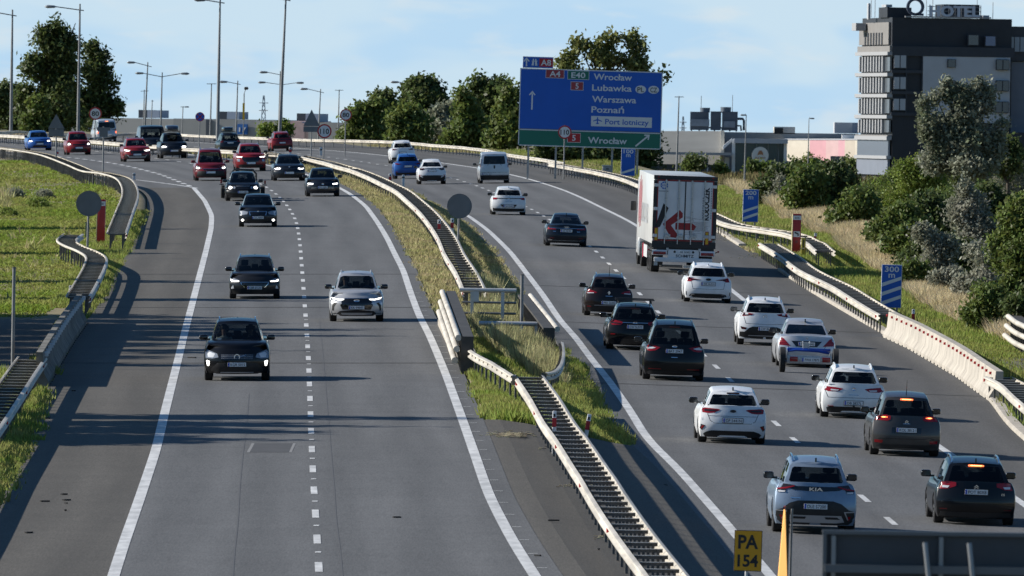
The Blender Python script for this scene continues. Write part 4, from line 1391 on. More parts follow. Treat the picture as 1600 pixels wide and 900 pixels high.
class Car:
    def __init__(self, kind, **kw):
        self.__dict__.update(KIND[kind])
        self.kind = kind
        self.sec = SEC
        self.rake_r = .12
        self.rake_f = .22
        self.sweep_r = .20
        self.sweep_f = .34
        self.bow = .10
        self.sides = [(.10, .30), (.34, .60), (.64, .93)]
        self.wtop = .86
        self.side_sill = .06
        self.glass = M_GLASS
        self.glass_rear = None
        self.rbord = .90
        self.fbord = .93
        self.rsill = .08
        self.rwtop = .84
        self.__dict__.update(kw)

    # --- lower body: a lattice box bent to shape
    def low(self, u, y0, v):
        L, W_, H = self.L, self.W, self.H
        t = (y0 + L / 2) / L
        zb = self.zbot(y0)
        zt = self.ztop(y0)
        z = zb + v * (zt - zb)
        hf = min(1, max(0, (z - self.gc) / (zt - self.gc)))
        k = interp(self.sec, hf)
        plan = 1 - .05 * max(0, (t - .86) / .14) ** 2 - .035 * max(0, (.12 - t) / .12) ** 2
        x = u * W_ / 2 * k * plan
        wF = max(0, (t - .86) / .14) ** 2
        wR = max(0, (.12 - t) / .12) ** 2
        yf = self.sweep_f * abs(u) ** 2.6 + self.rake_f * max(0, (hf - .55) / .45) ** 1.6 + .07 * max(0, (.25 - hf) / .25)
        yr = self.sweep_r * abs(u) ** 3.0 + self.rake_r * max(0, (hf - .45) / .55) ** 1.3 + .08 * max(0, (.28 - hf) / .28)
        y = y0 - wF * yf + wR * yr
        return (x, y, z)

    def ztop(self, y):
        H, L = self.H, self.L
        belt = self.belt * H
        cy = L / 2 - self.ws
        if y > cy:
            a = (y - cy) / (L / 2 - cy)
            zc, zf = self.cowl * H, self.hoodf * H
            return zc + (zf - zc) * (0.35 * a + .65 * a ** 2.4)
        if self.kind == 'sedan':
            ry = -L / 2 + self.rb
            if y < ry:
                a = (ry - y) / self.rb
                return belt + .035 - .05 * a
            return belt + .035 * max(0, 1 - (y - ry) / 1.2)
        return belt + .04 * max(0, (0.0 - y) / (L / 2))

    def zbot(self, y):
        ra = self.wr + .055
        for yw in (self.yfw, self.yrw):
            d = abs(y - yw)
            if d < ra:
                return max(self.gc, self.wr + math.sqrt(ra * ra - d * d))
        return self.gc

    def up(self, u, t, v):
        """greenhouse"""
        L, W_, H = self.L, self.W, self.H
        yb0, yb1 = -L / 2 + self.rb, L / 2 - self.ws
        yt0, yt1 = -L / 2 + self.rt, L / 2 - self.wt
        vv = v ** 1.12
        y = (yb0 * (1 - vv) + yt0 * vv) * (1 - t) + (yb1 * (1 - vv) + yt1 * vv) * t
        ybase = yb0 * (1 - t) + yb1 * t
        zb = self.ztop(max(min(ybase, yb1 - .001), yb0 + .001)) - .02
        zr = H * (1 - .030 * (1.9 * (t - .56)) ** 2 * 2)
        z = zb + (zr - zb) * v
        wb = self.wb * (1 - .05 * max(0, (t - .7) / .3) - .03 * max(0, (.2 - t) / .2))
        wr = self.wroof
        w = wb + (wr - wb) * (v ** 1.15)
        if v > .9:
            w -= .035 * ((v - .9) / .1) ** 1.5
        x = u * W_ / 2 * w
        e = max(0, 1 - t / .12) if t < .12 else 0
        y += self.bow * .6 * (e ** 1) * u * u * 1.6
        e = max(0, (t - .88) / .12)
        y -= self.bow * 1.5 * e * u * u * (1 - .4 * v)
        if v >= .999:
            z += .035 * (1 - u * u)
        elif v > .9:
            z += .0
        return (x, y, z)

    def build(self, name, label, loc, rot, body_m, group=None, cat='car', rim=M_RIM):
        L, W_, H = self.L, self.W, self.H
        self.yfw = L / 2 - self.fo
        self.yrw = -L / 2 + self.ro
        root = thing(name, label, cat, loc, rot, group)
        self.root = root
        self.body_m = body_m
        # lattice
        ra = self.wr + .055
        ys = [-L / 2 + k * L for k in (0, .012, .03, .055, .085, .12)]
        ys += [L / 2 - k * L for k in (0, .012, .03, .06, .1, .14)]
        for yw in (self.yfw, self.yrw):
            ys += [yw + ra * a for a in (-1.0, -.985, -.9, -.7, -.4, 0, .4, .7, .9, .985, 1.0)]
        ys += list(np.linspace(self.yrw + ra, self.yfw - ra, 7)[1:-1])
        ys += [L / 2 - self.ws]
        if self.kind == 'sedan':
            ys += [-L / 2 + self.rb, -L / 2 + self.rb * .5]
        ys = sorted(set(round(y, 4) for y in ys))
        ys = [y for i, y in enumerate(ys) if i == 0 or y - ys[i - 1] > .012]
        us = [-1, -.97, -.9, -.78, -.6, -.35, 0, .35, .6, .78, .9, .97, 1]
        vs = [0, .05, .12, .22, .34, .46, .58, .68, .78, .86, .93, .975, 1]
        mb = MB()
        idx = {}
        def pt(i, j, k):
            q = (i, j, k)
            if q not in idx:
                p = self.low(us[i], ys[j], vs[k])
                x, y, z = p
                if k == len(vs) - 1:
                    z += .045 * (1 - us[i] ** 2) * (1 if y > L / 2 - self.ws or self.kind == 'sedan' else .4)
                idx[q] = len(mb.v)
                mb.v.append((x, y, z))
            return idx[q]
        nu, ny, nv = len(us), len(ys), len(vs)
        yb0, yb1 = -L / 2 + self.rb + .06, L / 2 - self.ws - .06
        for j in range(ny - 1):
            for k in range(nv - 1):
                mb.f.append((pt(0, j, k), pt(0, j, k + 1), pt(0, j + 1, k + 1), pt(0, j + 1, k)))
                mb.f.append((pt(nu - 1, j, k), pt(nu - 1, j + 1, k), pt(nu - 1, j + 1, k + 1), pt(nu - 1, j, k + 1)))
            for i in range(nu - 1):
                mb.f.append((pt(i, j, 0), pt(i, j + 1, 0), pt(i + 1, j + 1, 0), pt(i + 1, j, 0)))
                ym = (ys[j] + ys[j + 1]) / 2
                if not (yb0 < ym < yb1 and 1 < i < nu - 3):
                    mb.f.append((pt(i, j, nv - 1), pt(i + 1, j, nv - 1), pt(i + 1, j + 1, nv - 1), pt(i, j + 1, nv - 1)))
        for i in range(nu - 1):
            for k in range(nv - 1):
                mb.f.append((pt(i, 0, k), pt(i + 1, 0, k), pt(i + 1, 0, k + 1), pt(i, 0, k + 1)))
                mb.f.append((pt(i, ny - 1, k), pt(i, ny - 1, k + 1), pt(i + 1, ny - 1, k + 1), pt(i + 1, ny - 1, k)))
        # greenhouse with real window openings
        wu = [-1, -.97, -self.fbord, -.6, -.3, 0, .3, .6, self.fbord, .97, 1]
        sv = [0, self.side_sill, .25, .5, .7, self.wtop, .93, .975, 1]
        ts = {0.0, 1.0, .03, .97}
        for a, b in self.sides:
            ts |= {a, b}
        ts = sorted(ts)
        wins = {'rear_window': MB(), 'windscreen': MB(), 'side_window': []}
        gi = {}
        def gp(u, t, v):
            q = (round(u, 4), round(t, 4), round(v, 4))
            if q not in gi:
                gi[q] = len(mb.v)
                mb.v.append(self.up(u, t, v))
            return gi[q]
        def quadface(a, b, c, d, win):
            if win is None:
                mb.f.append((gp(*a), gp(*b), gp(*c), gp(*d)))
            else:
                win.add([self.up(*q) for q in (a, b, c, d)], [(0, 1, 2, 3)])
        def face(us_, vs_, fix, lo_v, hi_v, border, win, cut):
            for i in range(len(us_) - 1):
                for k in range(len(vs_) - 1):
                    a, b = us_[i], us_[i + 1]
                    c, d = vs_[k], vs_[k + 1]
                    inside = (a >= -border - 1e-6 and b <= border + 1e-6 and c >= lo_v - 1e-6 and d <= hi_v + 1e-6)
                    q = [(a, fix, c), (b, fix, c), (b, fix, d), (a, fix, d)]
                    if inside:
                        # clipped corners
                        corner = None
                        if cut and abs(a + border) < 1e-6 and abs(d - hi_v) < 1e-6: corner = 3
                        if cut and abs(b - border) < 1e-6 and abs(d - hi_v) < 1e-6: corner = 2
                        if cut and abs(a + border) < 1e-6 and abs(c - lo_v) < 1e-6: corner = 0
                        if cut and abs(b - border) < 1e-6 and abs(c - lo_v) < 1e-6: corner = 1
                        if corner is not None:
                            o = q[corner]; p = q[corner - 1]; n_ = q[(corner + 1) % 4]
                            mixp = lambda s, e, f: tuple(s[z] + (e[z] - s[z]) * f for z in range(3))
                            p2, n2 = mixp(o, p, .55), mixp(o, n_, .55)
                            mb.f.append((gp(*o), gp(*n2), gp(*p2)))
                            pts = [n2 if z == corner else q[z] for z in range(4)]
                            ring = []
                            for z in range(4):
                                if z == corner:
                                    ring += [p2, n2]
                                else:
                                    ring.append(q[z])
                            win.add([self.up(*r) for r in ring], [tuple(range(5))])
                            continue
                    quadface(*q, win if inside else None)
        ru = [-1, -.97, -self.rbord, -self.rbord + .12, -.4, 0, .4, self.rbord - .12, self.rbord, .97, 1]
        rv = sorted({0, self.rsill, self.rsill + .12, .5, self.rwtop - .12, self.rwtop, .93, .975, 1})
        face(ru, rv, 0.0, self.rsill, self.rwtop, self.rbord, wins['rear_window'], True)
        fv = [0, .04, .25, .5, .75, .90, .95, .975, 1]
        face(wu, fv, 1.0, .04, .90, self.fbord, wins['windscreen'], True)
        for sgn in (-1, 1):
            sw = [MB() for _ in self.sides]
            for i in range(len(ts) - 1):
                for k in range(len(sv) - 1):
                    a, b, c, d = ts[i], ts[i + 1], sv[k], sv[k + 1]
                    w = None
                    if c >= self.side_sill - 1e-6 and d <= self.wtop + 1e-6:
                        for n_, (p, q) in enumerate(self.sides):
                            if a >= p - 1e-6 and b <= q + 1e-6:
                                w = sw[n_]
                    quadface((sgn, a, c), (sgn, b, c), (sgn, b, d), (sgn, a, d), w)
            wins['side_window'] += sw
        rt_ = sorted(set(ts) | {.15, .4, .6, .8})
        for i in range(len(rt_) - 1):
            for k in range(len(wu) - 1):
                quadface((wu[k], rt_[i], 1), (wu[k + 1], rt_[i], 1), (wu[k + 1], rt_[i + 1], 1), (wu[k], rt_[i + 1], 1), None)
        me = mb.mesh('body', 38)
        bm = bmesh.new(); bm.from_mesh(me)
        bmesh.ops.remove_doubles(bm, verts=bm.verts, dist=.0008)
        bmesh.ops.recalc_face_normals(bm, faces=bm.faces)
        bm.to_mesh(me); bm.free()
        shade(me, 38)
        link('body', me, body_m, root)
        full = MB()
        full.add(mb.v, mb.f)
        gl_r = self.glass_rear or self.glass
        for k in ('rear_window', 'windscreen'):
            w = wins[k]
            full.add(w.v, w.f)
            wm = w.mesh(k, 60)
            b2 = bmesh.new(); b2.from_mesh(wm); bmesh.ops.remove_doubles(b2, verts=b2.verts, dist=.0008); b2.to_mesh(wm); b2.free()
            shade(wm, 60)
            link(k, wm, gl_r if k == 'rear_window' else self.glass, root)
        ns = len(self.sides)
        for n_, w in enumerate(wins['side_window']):
            full.add(w.v, w.f)
            link('side_window', w.mesh('side_window', 60), self.glass if n_ % ns == ns - 1 else gl_r, root)
        self.bvh = BVHTree.FromPolygons([Vector(p) for p in full.v], full.f)
        # floor pan, seats, wheels
        fl = MB().box((0, (self.yfw + self.yrw) / 2, self.gc + .16), (W_ * .62, L * .8, .22))
        fl.box((0, -L / 2 + .38, self.gc + .1), (W_ * .8, .3, .22))
        for y in (self.yfw, self.yrw):
            fl.box((0, y, self.wr), (W_ * .7, .12, .12))
        fl.build('underbody', M_LINER, root)
        st = MB()
        sx, zt = W_ * .2, self.belt * H
        seat = MB()
        seat.box((0, 0, zt - .12), (.46, .16, .62), bev=.05)
        seat.box((0, -.03, zt + .30), (.27, .1, .19), bev=.04)
        seat.box((0, -.02, zt + .2), (.12, .03, .1))
        sm = seat.mesh('seat', 40)
        for s in (-1, 1):
            o = link('seat', sm, M_SEAT, root)
            o.location = (s * sx, .02 * L, 0)
        rb_ = MB()
        rb_.box((0, 0, zt - .16), (W_ * .62, .18, .5), bev=.05)
        for s in (-1, 0, 1):
            rb_.box((s * W_ * .22, 0, zt + .14), (.24, .1, .16), bev=.04)
        o = rb_.build('rear_bench', M_SEAT, root, 40)
        o.location = (0, -.21 * L, 0)
        ds = MB().box((0, L / 2 - self.ws - .3, zt - .07), (W_ * .72, .5, .12), bev=.04)
        ds.build('dashboard', M_SEAT, root, 40)
        tw = .235
        for s in (-1, 1):
            for y in (self.yfw, self.yrw):
                add_wheel(root, s * (W_ / 2 * .985 - tw / 2), y, self.wr, tw, rim)
        # mirrors
        my = L / 2 - self.ws - .42
        mz = zt + .085
        for s in (-1, 1):
            q = self.up(s, .93, 0.1)
            m_ = MB().box((0, 0, 0), (.24, .13, .16), bev=.05)
            m_.box((-s * .14, .02, -.055), (.12, .06, .05))
            o = m_.build('mirror', getattr(self, 'mirror_m', M_GLOSSB), root, 50)
            o.location = (s * (W_ / 2 * self.wb + .21), my, mz)
            g_ = MB().box((s * .0, -.066, .005), (.19, .006, .115), bev=.002)
            link('mirror_glass', g_.mesh('mirror_glass'), M_MIRROR, o)
        return root

    # --- panels: outlines in the rear (or front) view laid onto the body surface
    def proj(self, x, z, view):
        sgn = -1 if view == 'rear' else 1
        o = Vector((x, sgn * 6.0, z))
        h = self.bvh.ray_cast(o, Vector((0, -sgn, 0)), 8.5)
        if h[0] is None or (h[0].y * sgn) < -.2:
            h = self.bvh.find_nearest(Vector((x, sgn * (self.L / 2 - .12), z)))
        return h[0], sgn

    def panel(self, name, m, poly, view='rear', mirror=True, lift=.008, res=.07, metres=False, parent=None, thick=.03):
        if not metres:
            poly = [(u * self.W / 2, v * self.H) for u, v in poly]
        out = []
        for s in ((1, -1) if mirror else (1,)):
            pl = [(x * s, z) for x, z in poly]
            pts = []
            n = len(pl)
            for i in range(n):
                a, b = Vector(pl[i]), Vector(pl[(i + 1) % n])
                k = max(1, int((b - a).length / res))
                pts += [a.lerp(b, q / k) for q in range(k)]
            nb = len(pts)
            x0, x1 = min(p[0] for p in pl), max(p[0] for p in pl)
            z0, z1 = min(p[1] for p in pl), max(p[1] for p in pl)
            nx, nz = int((x1 - x0) / res), int((z1 - z0) / res)
            inner = []
            for i in range(1, nx):
                for j in range(1, nz):
                    q = Vector((x0 + (x1 - x0) * i / nx, z0 + (z1 - z0) * j / nz))
                    if min((q - p).length for p in pts) > res * .45 and inside_poly(q, pl):
                        inner.append(q)
            vv, ee, ff = delaunay_2d_cdt(pts + inner, [], [list(range(nb))], 1, 1e-5)[:3]
            vs = []
            for p in vv:
                h, sg = self.proj(p[0], p[1], view)
                vs.append((h.x if abs(h.x - p[0]) > .03 else p[0], h.y + sg * lift, p[1] if abs(h.z - p[1]) < .05 else h.z))
            nv = len(vs)
            mb = MB()
            # rim towards the body
            from collections import Counter
            ec = Counter()
            for f in ff:
                for i in range(len(f)):
                    ec[tuple(sorted((f[i], f[(i + 1) % len(f)])))] += 1
            back = [(x, y - sg * thick, z) for x, y, z in vs]
            faces = [tuple(f) for f in ff]
            for (a, b), c in ec.items():
                if c == 1:
                    faces.append((a, b, b + nv, a + nv))
            mb.add(vs + back, faces)
            out.append(link(name, mb.mesh(name, 45), m, parent or self.root))
        return out

    def plate(self, text, v, view='rear', u=0.0, m=None, w=.52, h=.114, blue=True):
        x, z = u * self.W / 2, v * self.H
        hs = [self.proj(x + a, z + b, view)[0].y for a in (-w / 2, 0, w / 2) for b in (-h / 2, h / 2)]
        sg = -1 if view == 'rear' else 1
        y = max(q * sg for q in hs) * sg
        p = MB().box((0, 0, 0), (w, .012, h), bev=.003)
        o = p.build('number_plate', M_PLATE, self.root)
        o.location = (x, y + sg * .02, z)
        if view != 'rear':
            o.rotation_euler = (0, 0, math.pi)
        fr = MB().box((0, .006, 0), (w + .03, .01, h + .03), bev=.003)
        fr.build('plate_frame', M_BLACK, o)
        if blue:
            MB().box((-w / 2 + .024, -.0075, 0), (.042, .004, h * .92)).build('country_strip', M_PBLUE, o)
        if text:
            t = MB()
            add_text(t, text, .022, -h * .33, h * .90, -.0078, .012, fitw=w * .80)
            t.build('lettering', M_INK, o)
        return o

    def badge(self, v, view='rear', r=.05, m=None, kind='disc', w=None, text=None, u=0.0, bold=.02):
        x, z = u * self.W / 2, v * self.H
        h, sg = self.proj(x, z, view)
        mb = MB()
        if kind == 'disc':
            mb.lathe([(0, .001), (.012, .001), (.014, r * .9), (.008, r), (-.02, r)], 18, 'y')
        elif kind == 'oval':
            mb.lathe([(0, .001), (.012, .001), (.014, r * .9), (.008, r), (-.02, r)], 20, 'y')
            mb.v = [(a * 2.0, b, c * .9) for a, b, c in mb.v]
        elif kind == 'ring':
            mb.lathe([(.0, r), (.012, r), (.012, r * .72), (0, r * .72)], 20, 'y')
        elif kind == 'rings':
            for i in range(4):
                t = MB().lathe([(.0, r), (.012, r), (.012, r * .75), (0, r * .75)], 16, 'y')
                mb.add(t.v, t.f, Matrix.Translation(((i - 1.5) * r * 1.45, 0, 0)))
        elif kind == 'chevron':
            for k in (0, 1):
                zz = -k * r * .8
                mb.prism([(-r, zz - r * .5), (0, zz + r * .4), (r, zz - r * .5), (r, zz - r * .15), (0, zz + r * .75), (-r, zz - r * .15)], -.008, .008)
        elif kind == 'diamond':
            mb.prism([(0, r), (r * .7, 0), (0, -r), (-r * .7, 0)], -.008, .008)
        elif kind == 'text':
            add_text(mb, text, 0, -r / 2, r * 1.38, -.008, bold, fitw=w)
        elif kind == 'star':
            mb.lathe([(.0, r), (.012, r), (.012, r * .82), (0, r * .82)], 20, 'y')
            for i in range(3):
                mb.box((0, 0, r * .45), (r * .16, .012, r * .9), Matrix.Rotation(i * 2.0944, 4, 'Y'))
        o = mb.build('badge' if kind != 'text' else 'lettering', m or M_CHROME, self.root, 40)
        o.location = (x, h.y + sg * .012, z)
        if view != 'rear' :
            o.rotation_euler = (0, 0, math.pi)
        elif kind not in ('text',):
            o.rotation_euler = (0, 0, 0)
        return o

    def rails(self, m=M_CHROME, h=.05, ends=(.06, .80)):
        for s in (-1, 1):
            pts = []
            for i in range(9):
                t = ends[0] + (ends[1] - ends[0]) * i / 8
                p = Vector(self.up(s * .96, t, 1.0))
                p.z += (h if 0 < i < 8 else -.01)
                pts.append(p)
            MB().tube(pts, .022, 7).build('roof_rail', m, self.root, 50)

    def antenna(self, t=.06, kind='fin', m=None):
        p = Vector(self.up(0, t, 1.0))
        mb = MB()
        if kind == 'fin':
            mb.prism([(-.09, -.02), (.08, -.02), (-.06, .075), (-.085, .06)], -.02, .02)
            Mz = Matrix.Translation(p) @ Matrix.Rotation(math.pi / 2, 4, 'Z')
            mb.v = [tuple(Mz @ Vector(q)) for q in mb.v]
        else:
            mb.tube([p, p + Vector((0, -.12, .20)), p + Vector((0, -.22, .40))], [.012, .008, .004], 6)
        mb.build('aerial', m or M_GLOSSB, self.root, 40)

    def stoplamp(self, m=M_DRED, w=.34, v=None):
        t = MB()
        p = Vector(self.up(0, 0, .925 if v is None else v))
        t.box((0, 0, 0), (w, .03, .035), bev=.008)
        o = t.build('high_brake_lamp', m, self.root)
        o.location = p + Vector((0, -.02, 0))
        if m is M_BRAKE:
            c = MB().box((0, -.017, .003), (w * .7, .006, .018)).build('lamp_core', M_BRAKEC, o)
        return o

    def wiper(self):
        a = Vector(self.up(0.0, 0, .06)); b = Vector(self.up(.42, 0, .14))
        off = Vector((0, -.02, 0))
        MB().tube([a + off, b + off], [.014, .008], 6).build('rear_wiper', M_BLACK, self.root)

    def headlamp(self, poly, lit=(), lens=M_LHEAD, lit_m=None):
        a = self.panel('headlamp', lens, poly, 'front')
        for p in lit:
            for k, o in enumerate(self.panel('lamp_glow', lit_m or M_LIT, p, 'front', lift=.02)):
                pass
        return a

def inside_poly(q, pl):
    c = False
    n = len(pl)
    j = n - 1
    for i in range(n):
        xi, zi = pl[i]
        xj, zj = pl[j]
        if (zi > q[1]) != (zj > q[1]) and q[0] < (xj - xi) * (q[1] - zi) / (zj - zi) + xi:
            c = not c
        j = i
    return c

def ell(u, v, ru, rv, n=12):
    return [(u + ru * math.cos(2 * math.pi * k / n), v + rv * math.sin(2 * math.pi * k / n)) for k in range(n)]

def rect(u0, u1, v0, v1):
    return [(u0, v0), (u1, v0), (u1, v1), (u0, v1)]

def place(px, py, lane, rear, L, off=1.0, Y=None, front_first=False):
    """ground point below the near axle -> origin and rotation of the vehicle; lane 'L' comes towards us, 'R' drives away"""
    p = hit(px, py) if Y is None else Vector((P(px, py, Y).x, Y, 0))
    c = XcL if lane == 'L' else XcR
    Y0 = p.y + L / 2 - off
    sl = (c(Y0 + 12) - c(Y0 - 12)) / 24
    X0 = p.x + (Y0 - p.y) * sl
    th = math.atan(-sl)                      # heading of the road
    dy = (G(X0 + sl * 2, Y0 + 2) - G(X0 - sl * 2, Y0 - 2)) / 4
    dx = (G(X0 + .8, Y0) - G(X0 - .8, Y0)) / 1.6
    fw = Vector((sl, 1, dy)).normalized()
    rt = Vector((1, 0, dx))
    if lane == 'L':
        fw, rt = -fw, -rt
    upv = rt.cross(fw).normalized()
    rt = fw.cross(upv).normalized()
    Mx = Matrix(((rt.x, fw.x, upv.x), (rt.y, fw.y, upv.y), (rt.z, fw.z, upv.z)))
    return (X0, Y0, G(X0, Y0) + .012), tuple(Mx.to_euler())
# ------------------------------------------------------------------ trees and shrubs
def leafmat(name, c, c2, isl=.35, scale=.5):
    return mat(name, c, .55, col2=c2, scale=scale, island=isl, trans=.42, spec=.35)
LEAF = {
    'dark': leafmat('leaf_dark', (.075, .105, .034), (.115, .145, .044)),
    'mid': leafmat('leaf_mid', (.108, .148, .036), (.160, .195, .050)),
    'bright': leafmat('leaf_bright', (.150, .210, .036), (.225, .270, .058)),
    'silver': leafmat('leaf_silver', (.31, .305, .245), (.20, .215, .135)),
    'willow': leafmat('leaf_willow', (.30, .31, .24), (.17, .195, .115)),
    'yellow': leafmat('leaf_yellow', (.260, .260, .085), (.150, .170, .050)),
}
M_BARK = mat('bark', (.06, .048, .036), .9, var=.3, scale=6, bump=.4, bscale=10)

def leaves(rng, blobs, n, size, clump=3, hole=.30, flat=.0):
    vol = np.array([b[3] * b[4] * b[5] for b in blobs]) ** .72
    vol = vol / vol.sum()
    which = rng.choice(len(blobs), n, p=vol)
    B = np.array(blobs)[which]
    d = rng.normal(size=(n, 3)); d /= np.linalg.norm(d, axis=1)[:, None]
    r = rng.random(n) ** .42
    r *= 1 + np.abs(rng.normal(size=n)) * np.where(rng.random(n) < .3, .20, .05)
    C = B[:, :3] + d * r[:, None] * B[:, 3:6]
    # gaps: drop points where a coarse wave field is low
    s = B[:, 3:6].mean()
    f = np.sin(C[:, 0] * 2.1 / s + 1.3) + np.sin(C[:, 2] * 2.7 / s + C[:, 0] * .9 / s) + np.sin(C[:, 1] * 2.3 / s + C[:, 2] * 1.1 / s + 2.0)
    keep = f > np.quantile(f, hole * .6)
    C, d = C[keep], d[keep]
    n = len(C)
    C = np.repeat(C, clump, 0) + rng.normal(size=(n * clump, 3)) * size * .7
    dn = np.repeat(d, clump, 0) * .5 + rng.normal(size=(n * clump, 3))
    dn /= np.linalg.norm(dn, axis=1)[:, None]
    a = np.cross(dn, rng.normal(size=dn.shape)); a /= np.linalg.norm(a, axis=1)[:, None]
    b = np.cross(dn, a)
    L = size * (.6 + .8 * rng.random(len(C)))[:, None]
    V = np.stack([C - a * L * .5, C + b * L * .28, C + a * L * .5, C - b * L * .28], 1).reshape(-1, 3)
    F = np.arange(len(V)).reshape(-1, 4)
    return V, F

def plant(name, label, cat, base, blobs, n, size, leaf, trunk=None, limbs=(), group=None, seed=1, clump=3, hole=.30):
    rng = np.random.default_rng(seed)
    t = thing(name, label, cat, base, 0, group)
    V, F = leaves(rng, blobs, n, size, clump, hole)
    link('crown' if name.endswith('tree') else 'foliage', np_mesh('crown', V, F), LEAF[leaf] if isinstance(leaf, str) else leaf, t)
    if trunk:
        h, r = trunk
        mb = MB().tube([(0, 0, -.4), (.02 * h, 0, h * .4), (0, .02 * h, h)], [r * 1.25, r * .9, r * .45], 8)
        for b in (limbs or blobs):
            c = Vector(b[:3])
            s = Vector((0, 0, min(h * .85, max(h * .3, c.z - b[5] * .9))))
            mb.tube([s, s.lerp(c, .55) + Vector((0, 0, -.06 * h)), c], [r * .45, r * .28, r * .08], 6)
        mb.build('trunk', M_BARK, t, 50)
    return t

def px_blobs(base, Y, spec, depth=.85):
    """spec: (px, py, half width px, half height px) seen in the photograph -> blobs around the base"""
    out = []
    rr = random.Random(int(base.x * 7 + base.y))
    k = Y / FPX
    for px, py, w, h in spec:
        p = P(px, py, Y)
        dy = (rr.random() - .5) * w * k * 1.2
        out.append((p.x - base.x, dy, p.z - base.z, w * k, w * k * depth, h * k))
    return out

def big_tree(name, label, px, Y, spec, n, size, leaf, seed, trunk_r=.3, group=None, hole=.34):
    p = P(px, 220, Y)
    base = Vector((p.x, Y, G(p.x, Y)))
    blobs = px_blobs(base, Y, spec)
    top = max(b[2] + b[5] for b in blobs)
    return plant(name, label, 'tree', base, blobs, n, size, leaf, (top * .72, trunk_r), seed=seed, group=group, hole=hole)

big_tree('deciduous_tree', 'tall dark tree at upper left, left of the lamp post in front of it', 84, 1400,
         [(85, 35, 11, 11), (72, 48, 16, 14), (100, 44, 17, 16), (118, 36, 6, 10), (62, 68, 24, 12), (90, 75, 28, 20), (112, 62, 12, 16), (50, 110, 16, 14), (80, 110, 34, 22), (58, 92, 16, 10), (105, 100, 18, 24), (70, 145, 34, 22), (100, 150, 28, 30), (45, 150, 22, 20), (60, 185, 32, 24), (95, 190, 34, 26), (40, 180, 16, 20)], 7500, .50, 'dark', 3, .5, hole=.62)
big_tree('deciduous_tree', 'dark tree at upper left, right of the lamp post and behind the 80 sign', 150, 1420,
         [(147, 72, 7, 9), (140, 85, 16, 14), (160, 92, 13, 12), (180, 98, 8, 5), (145, 112, 22, 18), (170, 112, 14, 10), (150, 140, 26, 20), (178, 138, 10, 16), (140, 170, 24, 22), (165, 160, 20, 18), (182, 168, 10, 16), (118, 130, 16, 26), (122, 165, 20, 30), (110, 100, 12, 16), (150, 192, 30, 20), (185, 190, 12, 5)], 5400, .50, 'dark', 4, .4, hole=.62)
big_tree('deciduous_tree', 'lower bushy tree at the far left picture edge', 12, 1450, [(5, 145, 14, 12), (22, 152, 16, 16), (-8, 160, 16, 18), (10, 178, 24, 22), (30, 185, 14, 20)], 3500, .5, 'dark', 5, .3)
big_tree('deciduous_tree', 'lighter green young tree at the foot of the tall dark tree', 60, 1330, [(60, 170, 16, 18), (50, 185, 16, 16), (68, 195, 14, 14), (56, 205, 18, 10)], 2200, .42, 'mid', 6, .2)

Ym = 1140
G_T = 'trees behind the far guard rail'
mids = [
    ('leafy tree of the middle clump, standing right behind the 80 sign', 565, Ym + 10, [(552, 185, 14, 13), (566, 176, 14, 12), (580, 192, 18, 16), (560, 205, 26, 14), (590, 170, 14, 14)], 2600, 'mid'),
    ('tree with a knobbly top in the middle clump, left of the tallest one', 606, Ym + 30, [(590, 155, 10, 9), (604, 152, 12, 8), (598, 172, 22, 14), (612, 190, 28, 20), (585, 185, 16, 16)], 3000, 'dark'),
    ('tallest tree of the middle clump with an uneven dark crown', 660, Ym + 40, [(650, 133, 14, 9), (668, 130, 12, 7), (640, 140, 12, 8), (684, 140, 14, 9), (660, 155, 30, 16), (640, 172, 24, 18), (680, 170, 28, 22), (660, 195, 36, 24)], 4800, 'dark'),
    ('lighter green bushy tree in the middle clump under the tallest one', 640, Ym - 8, [(636, 178, 18, 14), (622, 192, 16, 16), (650, 196, 20, 16), (640, 208, 28, 10)], 2400, 'mid'),
    ('grey green tree in the middle clump, right of the lighter green one', 690, Ym - 2, [(685, 185, 18, 16), (705, 178, 16, 18), (695, 202, 26, 14)], 2200, 'willow'),
    ('tall twiggy topped tree of the middle clump, left of the big blue sign', 762, Ym - 70, [(742, 124, 4, 5), (755, 130, 8, 8), (740, 145, 14, 16), (760, 150, 22, 18), (785, 135, 12, 10), (778, 150, 22, 20), (745, 175, 28, 24), (780, 178, 30, 26), (760, 200, 34, 20)], 5200, 'dark'),
    ('green tree at the left edge of the big blue sign', 797, Ym - 120, [(798, 150, 12, 16), (792, 175, 16, 20), (805, 190, 18, 22), (796, 210, 22, 14)], 2400, 'mid'),
    ('round bushy tree between the grey green tree and the big blue sign', 730, Ym - 80, [(722, 150, 8, 10), (728, 170, 14, 14), (738, 190, 20, 18), (724, 202, 20, 14)], 2400, 'mid'),
]
for i, (lab, px, Y, spec, n, lf) in enumerate(mids):
    rr = random.Random(i)
    spec = spec + [(px - 14, 212, 16, 14), (px + 10, 210, 18, 16), (px + 22, 216, 12, 10), (px - 24, 218, 12, 9)]
    big_tree('deciduous_tree', lab, px, Y, spec, int(n * 1.3), .42, lf, 20 + i, .22, G_T)
big_tree('poplar_tree', 'airy yellow green tree rising behind the big blue sign', 940, 960, [(905, 70, 12, 16), (918, 60, 10, 12), (935, 78, 16, 20), (955, 65, 10, 14), (972, 72, 16, 18), (990, 64, 10, 12), (1000, 80, 12, 14), (885, 95, 14, 14), (925, 100, 28, 20), (970, 100, 28, 20), (1005, 100, 18, 14), (1022, 112, 16, 12), (1034, 125, 10, 18), (880, 110, 14, 14)], 3000, .36, 'yellow', 41, .22, hole=.85)
